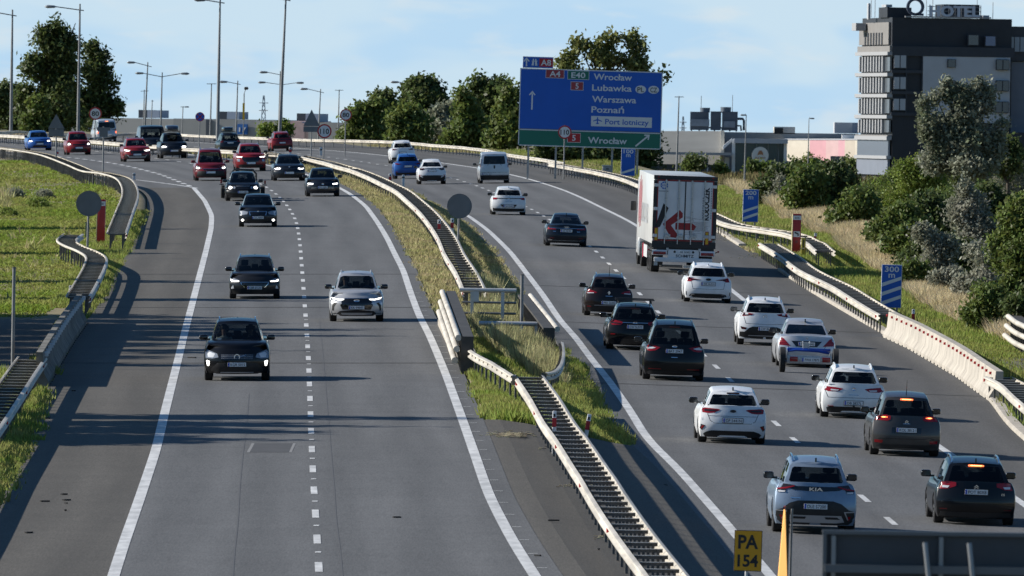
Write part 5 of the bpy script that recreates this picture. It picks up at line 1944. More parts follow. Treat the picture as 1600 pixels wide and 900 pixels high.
big_tree('deciduous_tree', 'dark tree whose lower leaves show under the big blue sign', 930, 900, [(890, 235, 30, 18), (925, 240, 30, 16), (960, 238, 26, 18), (1000, 235, 26, 22), (1015, 215, 16, 18), (1034, 205, 8, 8), (850, 232, 24, 18), (1030, 245, 14, 14), (975, 250, 40, 14)], 5200, .34, 'dark', 42, .25)

# the shrubs and trees on the right bank
SH = [
    # px, base py, Y offset, [blobs], leaf, n, size, name, label
    (1215, 322, 0, [(1212, 285, 26, 20), (1228, 275, 20, 14), (1200, 300, 20, 16)], 'dark', 1500, .20, 'shrub', 'dark green shrub right of the 200 m sign'),
    (1219, 322, -4, [(1218, 285, 5, 12), (1222, 300, 12, 12), (1212, 308, 12, 10)], 'silver', 700, .14, 'shrub', 'small silvery shrub in front of the dark shrub beside the 200 m sign'),
    (1262, 335, 2, [(1255, 285, 26, 20), (1275, 292, 22, 18), (1250, 305, 24, 18), (1268, 315, 26, 16)], 'mid', 2000, .20, 'shrub', 'mid green shrub between the two silvery leaved ones near the 200 m sign'),
    (1305, 345, 6, [(1300, 270, 22, 14), (1315, 285, 20, 18), (1290, 290, 26, 22), (1305, 315, 30, 26)], 'dark', 2400, .20, 'shrub', 'tall dark shrub with a rounded top before the pink panelled wall'),
    (1345, 370, 2, [(1340, 320, 30, 22), (1355, 340, 28, 20), (1325, 342, 26, 20)], 'mid', 2400, .19, 'shrub', 'green shrub at the edge of the tall dry grass in the middle of the bank'),
    (1362, 330, 16, [(1360, 300, 14, 14), (1350, 315, 18, 14), (1372, 315, 16, 14)], 'mid', 1200, .18, 'shrub', 'small green shrub sticking up in front of the brown field'),
    (1425, 345, 14, [(1415, 262, 14, 14), (1440, 256, 20, 14), (1400, 285, 26, 18), (1430, 280, 34, 20), (1455, 275, 22, 20), (1420, 310, 36, 22), (1460, 305, 24, 22)], 'bright', 4200, .21, 'shrub', 'bright green shrub at the foot of the grey leaved tree'),
    (1400, 395, 4, [(1392, 355, 30, 22), (1415, 345, 26, 24), (1400, 378, 34, 18), (1375, 372, 20, 18)], 'mid', 2600, .18, 'shrub', 'low green shrub beside the dry grass left of the silvery shrubs'),
    (1450, 400, 8, [(1448, 330, 26, 24), (1465, 352, 26, 24), (1440, 365, 28, 24)], 'dark', 2400, .18, 'shrub', 'dark shrub in the hollow between the green and the silvery shrubs'),
    (1440, 432, 2, [(1438, 395, 24, 18), (1455, 405, 22, 18), (1425, 412, 20, 14)], 'dark', 1800, .15, 'shrub', 'low dark shrub behind the 300 m sign'),
    (1462, 440, 0, [(1440, 372, 14, 20), (1460, 392, 24, 26), (1480, 400, 18, 28), (1450, 420, 24, 16), (1445, 380, 12, 26)], 'silver', 2800, .12, 'shrub', 'bushy silvery shrub in the middle of the right bank'),
    (1515, 425, 6, [(1508, 295, 8, 14), (1505, 320, 20, 26), (1525, 330, 20, 24), (1510, 355, 28, 28), (1535, 362, 26, 26), (1515, 390, 34, 28), (1495, 345, 16, 24), (1540, 345, 14, 20)], 'silver', 4600, .14, 'shrub', 'tallest silvery shrub on the right bank'),
    (1505, 345, 30, [(1500, 262, 20, 14), (1520, 275, 20, 16), (1490, 280, 20, 18), (1505, 300, 28, 22)], 'dark', 2000, .22, 'shrub', 'dark shrub above the tallest silvery shrub'),
    (1490, 462, 0, [(1480, 435, 22, 16), (1498, 445, 20, 14)], 'silver', 1500, .12, 'shrub', 'low silvery shrub at the foot of the bank by the dry grass'),
    (1545, 480, 0, [(1530, 410, 26, 26), (1555, 425, 26, 26), (1540, 450, 34, 26), (1515, 445, 22, 22)], 'silver', 3000, .13, 'shrub', 'spreading grey shrub left of the green tree at the right edge'),
    (1545, 515, -2, [(1535, 470, 26, 20), (1558, 478, 24, 20), (1540, 492, 30, 18)], 'mid', 2200, .14, 'shrub', 'low green shrub just above the end of the dry grass'),
    (1578, 360, 20, [(1580, 262, 20, 20), (1560, 285, 14, 22), (1592, 300, 24, 30), (1570, 320, 24, 26)], 'silver', 2600, .16, 'shrub', 'silvery shrub by the right edge, above the green tree'),
    (1590, 270, 60, [(1590, 245, 20, 12), (1610, 240, 20, 18), (1570, 255, 18, 10)], 'bright', 1200, .22, 'shrub', 'bright leaved bush top at the right edge beside the hotel'),
    (1600, 505, 2, [(1585, 345, 22, 24), (1605, 335, 24, 30), (1575, 380, 26, 28), (1600, 385, 34, 32), (1585, 420, 34, 30), (1610, 430, 30, 34), (1575, 455, 26, 24), (1600, 465, 36, 30)], 'mid', 7500, .15, 'shrub', 'large green leafy shrub filling the right picture edge'),
    (1605, 535, -4, [(1590, 478, 20, 12), (1612, 470, 20, 20)], 'dark', 1400, .13, 'shrub', 'dark shrub behind the tube parapet at the right edge'),
    (1475, 350, 20, [(1470, 315, 30, 22), (1490, 335, 30, 22), (1455, 340, 26, 20)], 'mid', 2200, .22, 'shrub', 'mid green shrub filling the gap left of the tallest silvery shrub'),
    (1385, 345, 24, [(1375, 310, 20, 14), (1395, 318, 24, 16), (1380, 335, 30, 18)], 'dark', 1800, .22, 'shrub', 'dark shrub between the brown field and the bright green shrub'),
    (1545, 400, 16, [(1540, 310, 24, 20), (1560, 330, 26, 24), (1540, 345, 34, 26), (1550, 385, 36, 26)], 'dark', 2600, .22, 'shrub', 'dark shrub behind the spreading grey shrub near the right edge'),
    (1420, 420, 10, [(1415, 375, 30, 20), (1440, 385, 28, 22)], 'mid', 1800, .18, 'shrub', 'green shrub between the low dark shrub and the bushy silvery one'),
    (1500, 445, 8, [(1490, 400, 24, 24), (1510, 415, 28, 24)], 'dark', 1800, .18, 'shrub', 'dark shrub just behind the low silvery shrub'),
    (1390, 318, 40, [(1375, 285, 22, 14), (1395, 278, 20, 14), (1385, 300, 30, 18)], 'mid', 1800, .24, 'shrub', 'green shrub left of the bright green one, touching the brown field'),
    (1460, 318, 44, [(1450, 285, 24, 18), (1475, 280, 24, 18), (1465, 305, 36, 18)], 'bright', 2200, .24, 'shrub', 'bright shrub right below the grey leaved tree'),
    (1535, 330, 44, [(1520, 290, 26, 20), (1550, 285, 26, 22), (1535, 312, 40, 22)], 'dark', 2600, .24, 'shrub', 'dark shrub between the grey leaved tree and the tallest silvery shrub'),
    (1595, 330, 40, [(1580, 285, 22, 22), (1602, 290, 24, 26), (1590, 318, 36, 24)], 'mid', 2400, .24, 'shrub', 'mid green shrub at the right edge behind the large leafy shrub'),
    (1345, 330, 30, [(1330, 300, 20, 16), (1345, 312, 24, 14), (1325, 322, 26, 14)], 'dark', 1800, .22, 'shrub', 'dark shrub joining the rounded dark one and the brown field'),
    (1432, 452, 0, [(1420, 425, 20, 16), (1440, 432, 22, 16)], 'mid', 1400, .15, 'shrub', 'low green shrub at the edge of the dry grass left of the low silvery one'),
    (1480, 380, 12, [(1470, 345, 22, 22), (1488, 362, 26, 24)], 'mid', 1800, .18, 'shrub', 'green shrub wedged between the two tallest silvery shrubs'),
]
G_S = 'shrubs on the right bank'
for i, (px, by, dY, spec, lf, n, size, nm, lab) in enumerate(SH):
    h = hit(px, by)
    Y = h.y + dY
    p = P(px, by, Y)
    base = Vector((p.x, Y, G(p.x, Y)))
    blobs = px_blobs(base, Y, spec, .8)
    blobs = [(b[0], b[1], b[2], b[3] * 1.18, b[4] * 1.18, b[5] * 1.12) for b in blobs]
    plant(nm, lab, 'shrub', base, blobs, int(n * 1.15), size * 1.2, lf, (max(b[2] for b in blobs) * .9, .05), seed=60 + i, group=G_S, clump=4, hole=.38)
big_tree('willow_tree', 'grey leaved tree with upswept branches in front of the hotel', 1505, 820, [(1478, 128, 5, 8), (1480, 145, 9, 16), (1466, 160, 12, 18), (1500, 145, 10, 18), (1530, 135, 8, 14), (1520, 155, 14, 20), (1545, 150, 8, 20), (1490, 180, 22, 26), (1525, 185, 26, 28), (1442, 165, 6, 18), (1452, 200, 16, 24), (1480, 220, 28, 26), (1515, 225, 32, 26), (1550, 205, 16, 20), (1565, 195, 10, 10), (1545, 235, 24, 24), (1470, 250, 30, 20), (1520, 258, 34, 18)], 9500, .28, 'willow', 90, .28, hole=.36)
big_tree('deciduous_tree', 'dark tree beside the hotel annex, right of the grey leaved tree', 1575, 900, [(1560, 235, 18, 18), (1578, 228, 14, 14), (1590, 250, 18, 16), (1565, 258, 24, 14)], 1800, .3, 'dark', 91, .2)
far_sh = [(1085, 262, 250, 22, 12, 'dark', 'small dark shrub before the grey shop wall, left of the glass entrance'), (1078, 266, 256, 14, 10, 'mid', 'low shrub under the canopy of the shop'), (1126, 270, 262, 8, 6, 'mid', 'tiny shrub by the pilaster of the shop'), (1178, 272, 259, 16, 8, 'mid', 'shrub below the round shop sign'), (1195, 268, 262, 10, 7, 'bright', 'small light shrub right below the round shop sign'), (1247, 272, 258, 14, 12, 'mid', 'left shrub in front of the cream wall'), (1268, 272, 254, 15, 16, 'bright', 'taller light shrub in front of the pink wall'), (1290, 272, 262, 16, 8, 'mid', 'low shrub in front of the dark shutter'), (1332, 274, 256, 20, 12, 'mid', 'shrub at the right end of the pink wall'), (1362, 274, 262, 22, 10, 'dark', 'dark shrub at the foot of the hotel'), (1385, 276, 266, 12, 8, 'mid', 'small shrub at the hotel corner')]
for i, (px, by, cy, w, h, lf, lab) in enumerate(far_sh):
    Y = 2040.0
    p = P(px, by, Y)
    base = Vector((p.x, Y, PLAIN))
    spec = [(px - w * .35, cy + h * .1, w * .6, h), (px + w * .4, cy + h * .3, w * .55, h * .8), (px, cy + h * .5, w, h * .7)]
    plant('shrub', lab, 'shrub', base, px_blobs(base, Y, spec), 420, .55, lf, (1.5, .1), seed=120 + i, group='shrubs in front of the shopping centre', clump=3)
for px, by, w, h, lab in ((418, 206, 14, 12, 'small green shrub between the blue and the red car at the far guard rail'), (445, 204, 10, 14, 'leafy shrub above the red SUV driving away')):
    Y = 1200.0
    p = P(px, by, Y)
    base = Vector((p.x, Y, G(p.x, Y)))
    spec = [(px - w * .3, by - h * .4, w * .6, h * .6), (px + w * .3, by - h * .2, w * .6, h * .6), (px, by, w, h * .6)]
    plant('shrub', lab, 'shrub', base, px_blobs(base, Y, spec), 700, .34, 'bright', (1.5, .08), seed=int(px))
# weeds on the left field
for i, (px, by, w, h, lf, lab) in enumerate([(60, 325, 18, 14, 'bright', 'bushy weed clump in the left meadow, right one of the pair'), (25, 310, 14, 12, 'silver', 'greyish weed clump in the left meadow, left one of the pair'), (70, 310, 14, 10, 'silver', 'grey flowering weed clump behind the bushy weeds in the left meadow'), (12, 338, 14, 9, 'bright', 'low weed clump at the left edge of the meadow')]):
    b = hit(px, by)
    spec = [(px - w * .3, by - h * .6, w * .7, h * .7), (px + w * .35, by - h * .5, w * .6, h * .6), (px, by - h * .25, w, h * .5)]
    plant('shrub', lab, 'shrub', b, px_blobs(b, b.y, spec, 1.5), 900, .10, lf, None, seed=200 + i, group='weed clumps in the left meadow', clump=4)

# trees left of the picture: their shadows lie over the carriageway
def shade_tree(i, Yt, X, h, w, lab, n=2600):
    base = Vector((X, Yt, G(X, Yt)))
    rr = random.Random(i)
    blobs = []
    for q in range(11):
        z = h * (.28 + .66 * (q / 10) ** .9)
        r = w * (1.0 - .65 * (q / 10))
        blobs.append(((rr.random() - .5) * w * 1.0, (rr.random() - .5) * w * 1.2, z, r * .75, r * .85, h * .13))
    plant('deciduous_tree', lab, 'tree', base, blobs, n, .42, 'mid', (h * .7, .2), seed=300 + i, group='trees beside the left meadow', hole=.4)
for i, (Yt, X, h, w, lab) in enumerate([
    (311.5, -23, 7.8, 2.3, 'slim leafy tree left of the picture, nearest of the row by the road'),
    (315.5, -24, 9.0, 2.4, 'second slim leafy tree from the near end of the row left of the picture'),
    (320.0, -23, 9.2, 2.4, 'third slim leafy tree from the near end of the row left of the picture'),
    (325, -24, 9.8, 2.3, 'fourth slim leafy tree from the near end of the row left of the picture'),
    (330, -25, 12.0, 1.7, 'tallest and last slim leafy tree of the near row left of the picture'),
    (405, -25, 9.6, 2.8, 'leafy tree left of the picture beside the grey barrier'),
    (411, -26, 10.5, 2.0, 'taller leafy tree left of the picture behind the grey barrier'),
    (448, -27, 10.0, 1.7, 'leafy tree left of the picture at the near end of the meadow'),
    (474, -27, 8.4, 2.2, 'round leafy tree left of the picture in the near meadow'),
    (520, -29, 7.8, 1.6, 'leafy tree left of the picture in the middle of the meadow'),
    (570, -32, 9.2, 2.6, 'leafy tree left of the picture at the far end of the meadow'),
]):
    shade_tree(i, Yt, X, h, w, lab, 3400)
for i in range(9):
    shade_tree(40 + i, 374 + i * 6.5, -24.5 - (i % 2), 7.2 + .9 * (i * 37 % 5) / 5, 3.0, 'low leafy tree in the dense row left of the picture by the paved strip', 3200)
# ------------------------------------------------------------------ grass
def tufts(name, label, regions, m, kind_h, seed, nb=5, wid=.035, lean=.5):
    """regions: list of (x_left(Y), x_right(Y), y0, y1, per square metre, height factor)"""
    rng = np.random.default_rng(seed)
    Ps, Hs = [], []
    for xa, xb, y0, y1, dens, hf in regions:
        ys = np.arange(y0, y1, 4.0)
        for y in ys:
            a, b = xa(y), xb(y)
            if b <= a:
                continue
            n = rng.poisson((b - a) * 4.0 * dens)
            for q in range(n):
                yy = y + rng.random() * 4.0
                xx = a + (b - a) * rng.random()
                Ps.append((xx, yy, G(xx, yy) - .05))
                Hs.append(hf * (.35 + 1.0 * vnoise(xx * .35 + 9, yy * .12 + 3)))
    Ps, Hs = np.array(Ps), np.array(Hs)
    n = len(Ps)
    C = np.repeat(Ps, nb, 0)
    H = np.repeat(Hs, nb) * kind_h * (.5 + .9 * rng.random(n * nb))
    C[:, 0] += rng.normal(size=n * nb) * .07
    C[:, 1] += rng.normal(size=n * nb) * .12
    ang = rng.random(n * nb) * np.pi
    w = wid * (.6 + .8 * rng.random(n * nb)) * (.6 + .6 * H / kind_h)
    ax = np.stack([np.cos(ang) * w, np.sin(ang) * w, np.zeros(n * nb)], 1)
    tip = C + np.stack([rng.normal(size=n * nb) * lean * H * .6, rng.normal(size=n * nb) * lean * H * .6, H], 1)
    V = np.stack([C - ax, C + ax, tip], 1).reshape(-1, 3)
    F = np.arange(len(V)).reshape(-1, 3)
    o = link(name, np_mesh(name, V, F), m)
    tag(o, label, 'grass', kind='stuff')
    return o
GR_GREEN = mat('grass_green', (.215, .285, .052), .8, col2=(.310, .300, .100), scale=.35, island=.35, trans=.4, spec=.2)
GR_MEAD = mat('grass_meadow', (.205, .280, .040), .8, col2=(.330, .320, .100), scale=.16, island=.35, trans=.4, spec=.2, detail=6, stretch=(1, .35, 1), ramp=(.42, .6))
GR_DRY = mat('grass_dry', (.46, .38, .22), .85, col2=(.31, .31, .12), scale=.35, island=.3, trans=.3, spec=.2)
GR_STRAW = mat('grass_straw', (.66, .54, .36), .85, col2=(.46, .38, .20), scale=.45, island=.3, trans=.3, spec=.2)
GR_WEED = mat('weed_green', (.26, .27, .11), .8, col2=(.46, .41, .23), scale=.6, island=.4, trans=.25, spec=.2)

Yc = lambda px, py, pr: on(px, py, pr).y
# left meadow
mead_l = lambda y: XLb(y) - 20
tufts('meadow_grass', 'bright green meadow grass on the left', [(mead_l, lambda y: XLb(y) - 1.7, 424, 640, 14, 1.0), (lambda y: XLb(y) - 34, lambda y: XLb(y) - 1.6, 640, 830, 4, 1.2)], GR_MEAD, .13, 1, nb=4, wid=.05, lean=1.6)
tufts('meadow_weeds', 'pale straw coloured weeds in the left meadow', [(lambda y: XLb(y) - 24, lambda y: XLb(y) - 7, 570, 690, .8, 1.2), (lambda y: XLb(y) - 14, lambda y: XLb(y) - 2, 440, 560, .12, 1.0)], mat('weed_straw', (.46, .40, .22), .85, col2=(.26, .28, .09), scale=.3, island=.4, trans=.4, spec=.2), .42, 11, nb=6, wid=.035, lean=.7)
tufts('verge_grass', 'green verge grass beside the left carriageway', [(lambda y: XLb(y) - 1.7, lambda y: XLb(y) + .25 * vnoise(y * .3, 5) - .1, 436, 610, 16, .8), (lambda y: XLb(y) - 1.9, lambda y: XLb(y) + .35 * vnoise(y * .3, 5) - .1, 245, 362, 22, .8), (lambda y: XLb(y) - 9, lambda y: XLb(y) - 1.9, 270, 368, 12, 1.0), (lambda y: XLb(y) - .9, lambda y: XLb(y) - .05, 362, 436, 10, .6)], GR_GREEN, .26, 2, nb=5, wid=.03)
# median
ym0 = _ymed
yb = Yc(720, 503, zL)
tufts('median_grass', 'dry yellow green grass on the median strip', [(lambda y: XLr(y) + .1 - .25 * vnoise(y * .25, 2), lambda y: XRl(y) + .3 * vnoise(y * .3, 8) - .1, yb + 8, 700, 16, .75), (lambda y: XLr(y) + .1, lambda y: XRl(y) - .1, 700, 1150, 6, 1.0)], GR_DRY, .20, 3, nb=4, wid=.035)
tufts('bay_grass', 'lush green grass in the median bay', [(lambda y: XLr(y) + .2 - .3 * vnoise(y * .3, 2), lambda y: XRl(y) + .35 * vnoise(y * .3, 8) - .1, ym0 + 2 * vnoise(4, 4), yb - 16, 34, 1.0)], GR_GREEN, .24, 4, nb=5, wid=.028)
tufts('bay_weeds', 'tall weeds inside the median bay', [(lambda y: XLr(y) + 1.0 + max(0, (yb - 22 - y) * .035), lambda y: XRl(y) - .8, Yc(800, 588, zL) + 2, yb + 2, 60, 1.15), (lambda y: XLr(y) + 1.6, lambda y: XRl(y) - 1.1, yb + 2, yb + 40, 14, 1.2)], GR_WEED, .55, 5, nb=5, wid=.022, lean=.35)
# right verge
STl = line([(1200, 331), (1237, 348), (1275, 361), (1320, 381), (1360, 408), (1390, 426), (1437, 462), (1517, 507), (1572, 528)], zR, -.2, 15)
STu = line([(1200, 312), (1240, 322), (1275, 331), (1320, 350), (1360, 367), (1390, 390), (1425, 417), (1475, 445), (1525, 475), (1570, 510)], zR, -.2, 15)
yr0, yr1 = Yc(1560, 640, zR), Yc(1110, 352, zR)
tufts('right_verge_grass', 'short green grass on the right verge', [(lambda y: XRr(y) + .35, STl, Yc(1390, 535, zR) + 1, 760, 16, .9), (lambda y: XRr(y) + .35, lambda y: XRr(y) + 4, 240, Yc(1540, 618, zR), 14, .9), (lambda y: XRr(y) + 1.0, STl, Yc(1540, 600, zR), Yc(1390, 530, zR), 16, .9), (lambda y: XRr(y) + .1, lambda y: XRr(y) + 4.0, 760, 1000, 8, .9)], GR_GREEN, .26, 6, nb=5, wid=.035)
tufts('dry_verge_grass', 'dry grass at the foot of the far guard rails', [(lambda y: XRr(y) + .1, lambda y: XRr(y) + 2.2, 560, 1100, 14, .8)], GR_DRY, .24, 7, nb=4, wid=.05)
tufts('tall_dry_grass', 'tall pale dry grass in front of the shrubs on the right bank', [(lambda y: STl(y) - .5 * vnoise(y * .06, 3), lambda y: STu(y) + .3 + .6 * vnoise(y * .05, 7), Yc(1570, 530, zR), 760, 34, 1.0)], GR_STRAW, .55, 8, nb=5, wid=.022, lean=.8)
tufts('field_grass', 'brown wild grass on the field in front of the shopping centre', [(lambda y: 12 + .0 * y, lambda y: .062 * y - 10, 1380, 2080, .35, 1.0)], mat('grass_brown', (.20, .150, .075), .9, col2=(.12, .115, .045), scale=.05, island=.4, trans=.2, spec=.2), 1.1, 9, nb=5, wid=.18)
# ------------------------------------------------------------------ vehicles: the traffic
GA = 'cars driving away on the right carriageway'
GO = 'cars coming towards the viewer on the left carriageway'
C_WHITE = paint('white', (0.74, 0.75, 0.76))
C_WHITE2 = paint('warm_white', (0.70, 0.71, 0.71))
C_SILVER = paint('silver', (0.50, 0.51, 0.53), .45)
C_BLACK = paint('black', (0.004, 0.004, 0.005))
C_NAVY = paint('dark_navy', (0.008, 0.012, 0.020))
C_BROWN = paint('dark_brown', (0.016, 0.010, 0.009))
C_GREY = paint('grey', (0.065, 0.062, 0.060), .3)
C_DGREY = paint('dark_grey', (0.018, 0.019, 0.022), .2)
C_BGREY = paint('blue_grey', (0.22, 0.28, 0.36), .35)
C_BLUE = paint('blue', (0.022, 0.095, 0.33), .1)
C_RED = paint('red', (0.21, 0.013, 0.018))
C_DRED = paint('dark_red', (0.13, 0.010, 0.016))

def away(kind, name, label, px, py, body, rim=M_RIM, Y=None, cat='car', **kw):
    c = Car(kind, **kw)
    loc, rot = place(px, py, 'R', True, c.L, c.ro, Y)
    c.build(name, label, loc, rot, body, GA, cat, rim)
    return c

def coming(kind, name, label, px, py, body, rim=M_RIM, Y=None, cat='car', **kw):
    c = Car(kind, **kw)
    loc, rot = place(px, py, 'L', False, c.L, c.fo, Y)
    c.build(name, label, loc, rot, body, GO, cat, rim)
    return c

def apron(c, pts, m=M_BLACK, view='rear'):
    """dark lower bumper, outline of the right half given from the middle outwards"""
    poly = pts + [(-u, v) for u, v in reversed(pts)]
    return c.panel('bumper_trim', m, poly, view, mirror=False)

# ---- nearest: blue-grey SUV
c = away('suv', 'suv', 'blue grey SUV with dark tail band and silver roof rails, nearest car driving away', 1270, 833, C_BGREY, W=1.865, L=4.52, H=1.66, gc=.21, rsill=.10, rwtop=.84, rbord=.88, wb=.78, wroof=.60, wr=.365, mirror_m=C_NAVY)
c.panel('tailgate_band', M_GLOSSB, [(-.74, .640), (.74, .640), (.56, .592), (.2, .578), (-.2, .578), (-.56, .592)], mirror=False)
c.panel('tail_lamp', M_SMOKE, [(.50, .650), (.78, .668), (.90, .655), (.93, .60), (.90, .548), (.74, .556), (.71, .60)], lift=.014)
c.panel('lamp_strip', M_RED, [(.52, .648), (.72, .622), (.93, .605), (.93, .590), (.70, .604), (.52, .636)], lift=.022)
c.panel('reversing_lamp', M_LWHITE, [(.73, .572), (.905, .578), (.89, .552), (.75, .556)], lift=.022)
c.badge(.605, kind='text', text='KIA', r=.075, w=.30, bold=.02)
c.plate('DLE 57200', .375)
apron(c, [(.0, .452), (.42, .450), (.62, .415), (.80, .335), (.93, .315), (.95, .20), (.80, .135), (.0, .125)])
c.panel('skid_plate', M_SILVERP, [(-.62, .255), (.62, .255), (.70, .17), (.5, .155), (-.5, .155), (-.70, .17)], mirror=False, lift=.02)
c.panel('skid_recess', M_BLACK, [(.22, .235), (.52, .235), (.60, .205), (.25, .205)], lift=.028)
c.panel('reflector', M_RED, [(.78, .245), (.86, .25), (.80, .185)], lift=.02)
c.panel('bumper_accent', M_SILVERP, [(.68, .31), (.94, .315), (.94, .303), (.72, .297), (.80, .20), (.77, .20)], lift=.02)
c.panel('lettering', M_CHROME, rect(-.60, -.36, .478, .490), mirror=False, lift=.012)
c.rails(M_CHROME); c.antenna(); c.wiper()

# ---- black estate at the lower right
c = away('wagon', 'estate_car', 'black estate car with lit high brake lamp and chrome roof rails at lower right', 1520, 819, C_BLACK, W=1.86, L=4.82, H=1.48, wb=.83, wroof=.64, rsill=-.0, rwtop=.90, rbord=.86, rb=.10, rake_r=.10, glass_rear=M_GLASSD)
c.panel('tail_lamp', M_RED, [(.50, .655), (.50, .60), (.70, .555), (.90, .548), (.93, .60), (.88, .648), (.72, .668)])
c.panel('lamp_insert', M_LWHITE, [(.66, .60), (.84, .605), (.84, .57), (.70, .568)], lift=.016)
c.plate('POT 80X8', .515)
c.badge(.60, kind='chevron', r=.05)
c.badge(.485, kind='text', text='C5', r=.05, u=.66)
c.panel('reflector', M_DRED, rect(.70, .88, .235, .252), lift=.012)
apron(c, [(0, .20), (.86, .20), (.9, .13), (0, .12)])
c.panel('bumper_seam', M_GLOSSB, rect(-.92, .92, .372, .380), mirror=False, lift=.006)
c.stoplamp(M_BRAKE, .36); c.rails(M_CHROME, .055); c.antenna()

# ---- grey people carrier
c = away('mpv', 'people_carrier', 'grey people carrier with lit brake lamps and dark rear screen, behind the black estate', 1412, 712, C_GREY, W=1.826, L=4.45, H=1.62, wb=.80, wroof=.60, belt=.62, rsill=.06, rwtop=.88, rbord=.90, cowl=.62)
c.panel('tail_lamp', M_RED, [(.46, .645), (.58, .662), (.90, .650), (.94, .60), (.90, .575), (.55, .568), (.46, .590)])
c.panel('lamp_glow', M_BRAKE, ell(.64, .625, .10, .010), lift=.018)
c.panel('lamp_core', M_BRAKEC, ell(.66, .625, .055, .007), lift=.024)
c.plate('KOL 38121', .425)
c.badge(.565, kind='chevron', r=.045, m=M_CHROME)
c.panel('lettering', M_CHROME, rect(-.10, .10, .522, .530), mirror=False)
c.panel('tailgate_recess', M_GLOSSB, [(-.42, .465), (.42, .465), (.42, .375), (-.42, .375)], mirror=False, lift=.003)
c.panel('reflector', M_RED, [(.66, .255), (.90, .262), (.90, .215), (.68, .210)])
apron(c, [(0, .19), (.72, .19), (.86, .16), (.84, .11), (0, .10)])
c.panel('bumper_seam', M_GLOSSB, [(-.8, .288), (.8, .288), (.8, .280), (-.8, .280)], mirror=False)
c.stoplamp(M_BRAKE, .33); c.antenna(kind='rod', t=.12)

# ---- white hatchback in the middle of the right carriageway
c = away('hatch', 'hatchback', 'white hatchback with red ringed tail lamps and black bumper, left of the grey people carrier', 1142, 692.5, C_WHITE, W=1.80, L=4.31, H=1.447, rsill=.12, rwtop=.82, rbord=.90, wb=.83)
c.panel('tail_lamp', M_RED, [(.37, .612), (.44, .630), (.84, .645), (.91, .628), (.90, .560), (.74, .548), (.55, .560)])
c.panel('lamp_insert', M_SMOKE, [(.48, .612), (.62, .618), (.84, .622), (.84, .585), (.70, .582), (.56, .588)], lift=.016)
c.badge(.595, kind='oval', r=.042, m=M_GLOSSB)
c.plate('DP 5441N', .425)
c.panel('tailgate_seam', M_GLOSSB, [(-.72, .505), (.72, .505), (.72, .499), (-.72, .499)], mirror=False, lift=.004)
c.panel('tailgate_seam', M_GLOSSB, [(.74, .54), (.66, .42), (.54, .375), (.0, .365), (.0, .360), (.55, .368), (.67, .412), (.755, .54)], lift=.004)
c.panel('fog_recess', M_BLACK, [(.80, .325), (.93, .345), (.96, .27), (.90, .235)])
c.panel('reflector', M_RED, [(.83, .318), (.90, .322), (.93, .272), (.90, .255)], lift=.016)
apron(c, [(0, .235), (.62, .235), (.78, .205), (.86, .165), (.80, .12), (0, .10)])
c.panel('reversing_lamp', M_LWHITE, rect(.88, .92, .42, .46))
c.antenna(m=M_GLOSSB); c.stoplamp(M_DRED); c.wiper()

# ---- silver saloon with a towing dolly
c = away('sedan', 'saloon_car', 'pearl white saloon with ribbed red tail lamps towing a small blue axle trailer', 1257, 573, C_SILVER, W=1.87, L=5.1, H=1.47, wb=.80, wroof=.60, rb=.80, rt=1.75, belt=.66, rbord=.92, glass_rear=M_GLASSD, rake_r=.09)
c.panel('tail_lamp', M_RED, [(.55, .455), (.93, .470), (.95, .60), (.86, .635), (.78, .61)])
for k in range(4):
    v = .485 + k * .034
    c.panel('lamp_rib', M_DRED, [(.60 + k * .05, v), (.92, v + .004), (.92, v + .012), (.62 + k * .05, v + .008)], lift=.016)
c.panel('tailgate_seam', M_GLOSSB, [(.60, .40), (.78, .60), (.765, .60), (.585, .40)], lift=.004)
c.panel('plate_recess', M_GLOSSB, [(-.52, .565), (.52, .565), (.36, .445), (-.36, .445)], mirror=False, lift=.004)
c.plate('FWA 10045', .505)
c.badge(.625, kind='star', r=.04)
apron(c, [(0, .19), (.8, .19), (.86, .15), (0, .13)])
c.antenna(t=.03)
sal = c

# ---- white estate in front of the grey people carrier
c = away('wagon', 'estate_car', 'white estate car with wedge shaped tail lamps, just ahead of the grey people carrier', 1330.5, 653, C_WHITE2, W=1.816, L=4.54, H=1.46, wb=.83, wroof=.62, rsill=.10, rwtop=.85, rbord=.90)
c.panel('tail_lamp', M_RED, [(.33, .572), (.50, .592), (.93, .615), (.93, .545), (.80, .515), (.48, .520)])
c.panel('lamp_insert', M_LWHITE, [(.46, .552), (.72, .560), (.72, .532), (.50, .530)], lift=.016)
c.badge(.568, kind='disc', r=.045)
c.panel('lettering', M_CHROME, rect(-.16, .16, .452, .462), mirror=False)
c.plate('DB 3827L', .30)
c.panel('tailgate_seam', M_GLOSSB, [(-.80, .405), (.80, .405), (.80, .398), (-.80, .398)], mirror=False, lift=.004)
c.panel('tailgate_seam', M_GLOSSB, [(.90, .54), (.81, .41), (.80, .405), (.79, .41), (.885, .54)], lift=.004)
apron(c, [(0, .225), (.74, .225), (.84, .20), (.84, .11), (0, .10)])
c.panel('reflector', M_RED, rect(.62, .80, .225, .238), lift=.014)
MB().box((0, -c.L / 2 - .07, .36), (.06, .2, .05)).build('tow_bar', M_BLACK, c.root)
c.rails(C_WHITE2, .04); c.antenna()

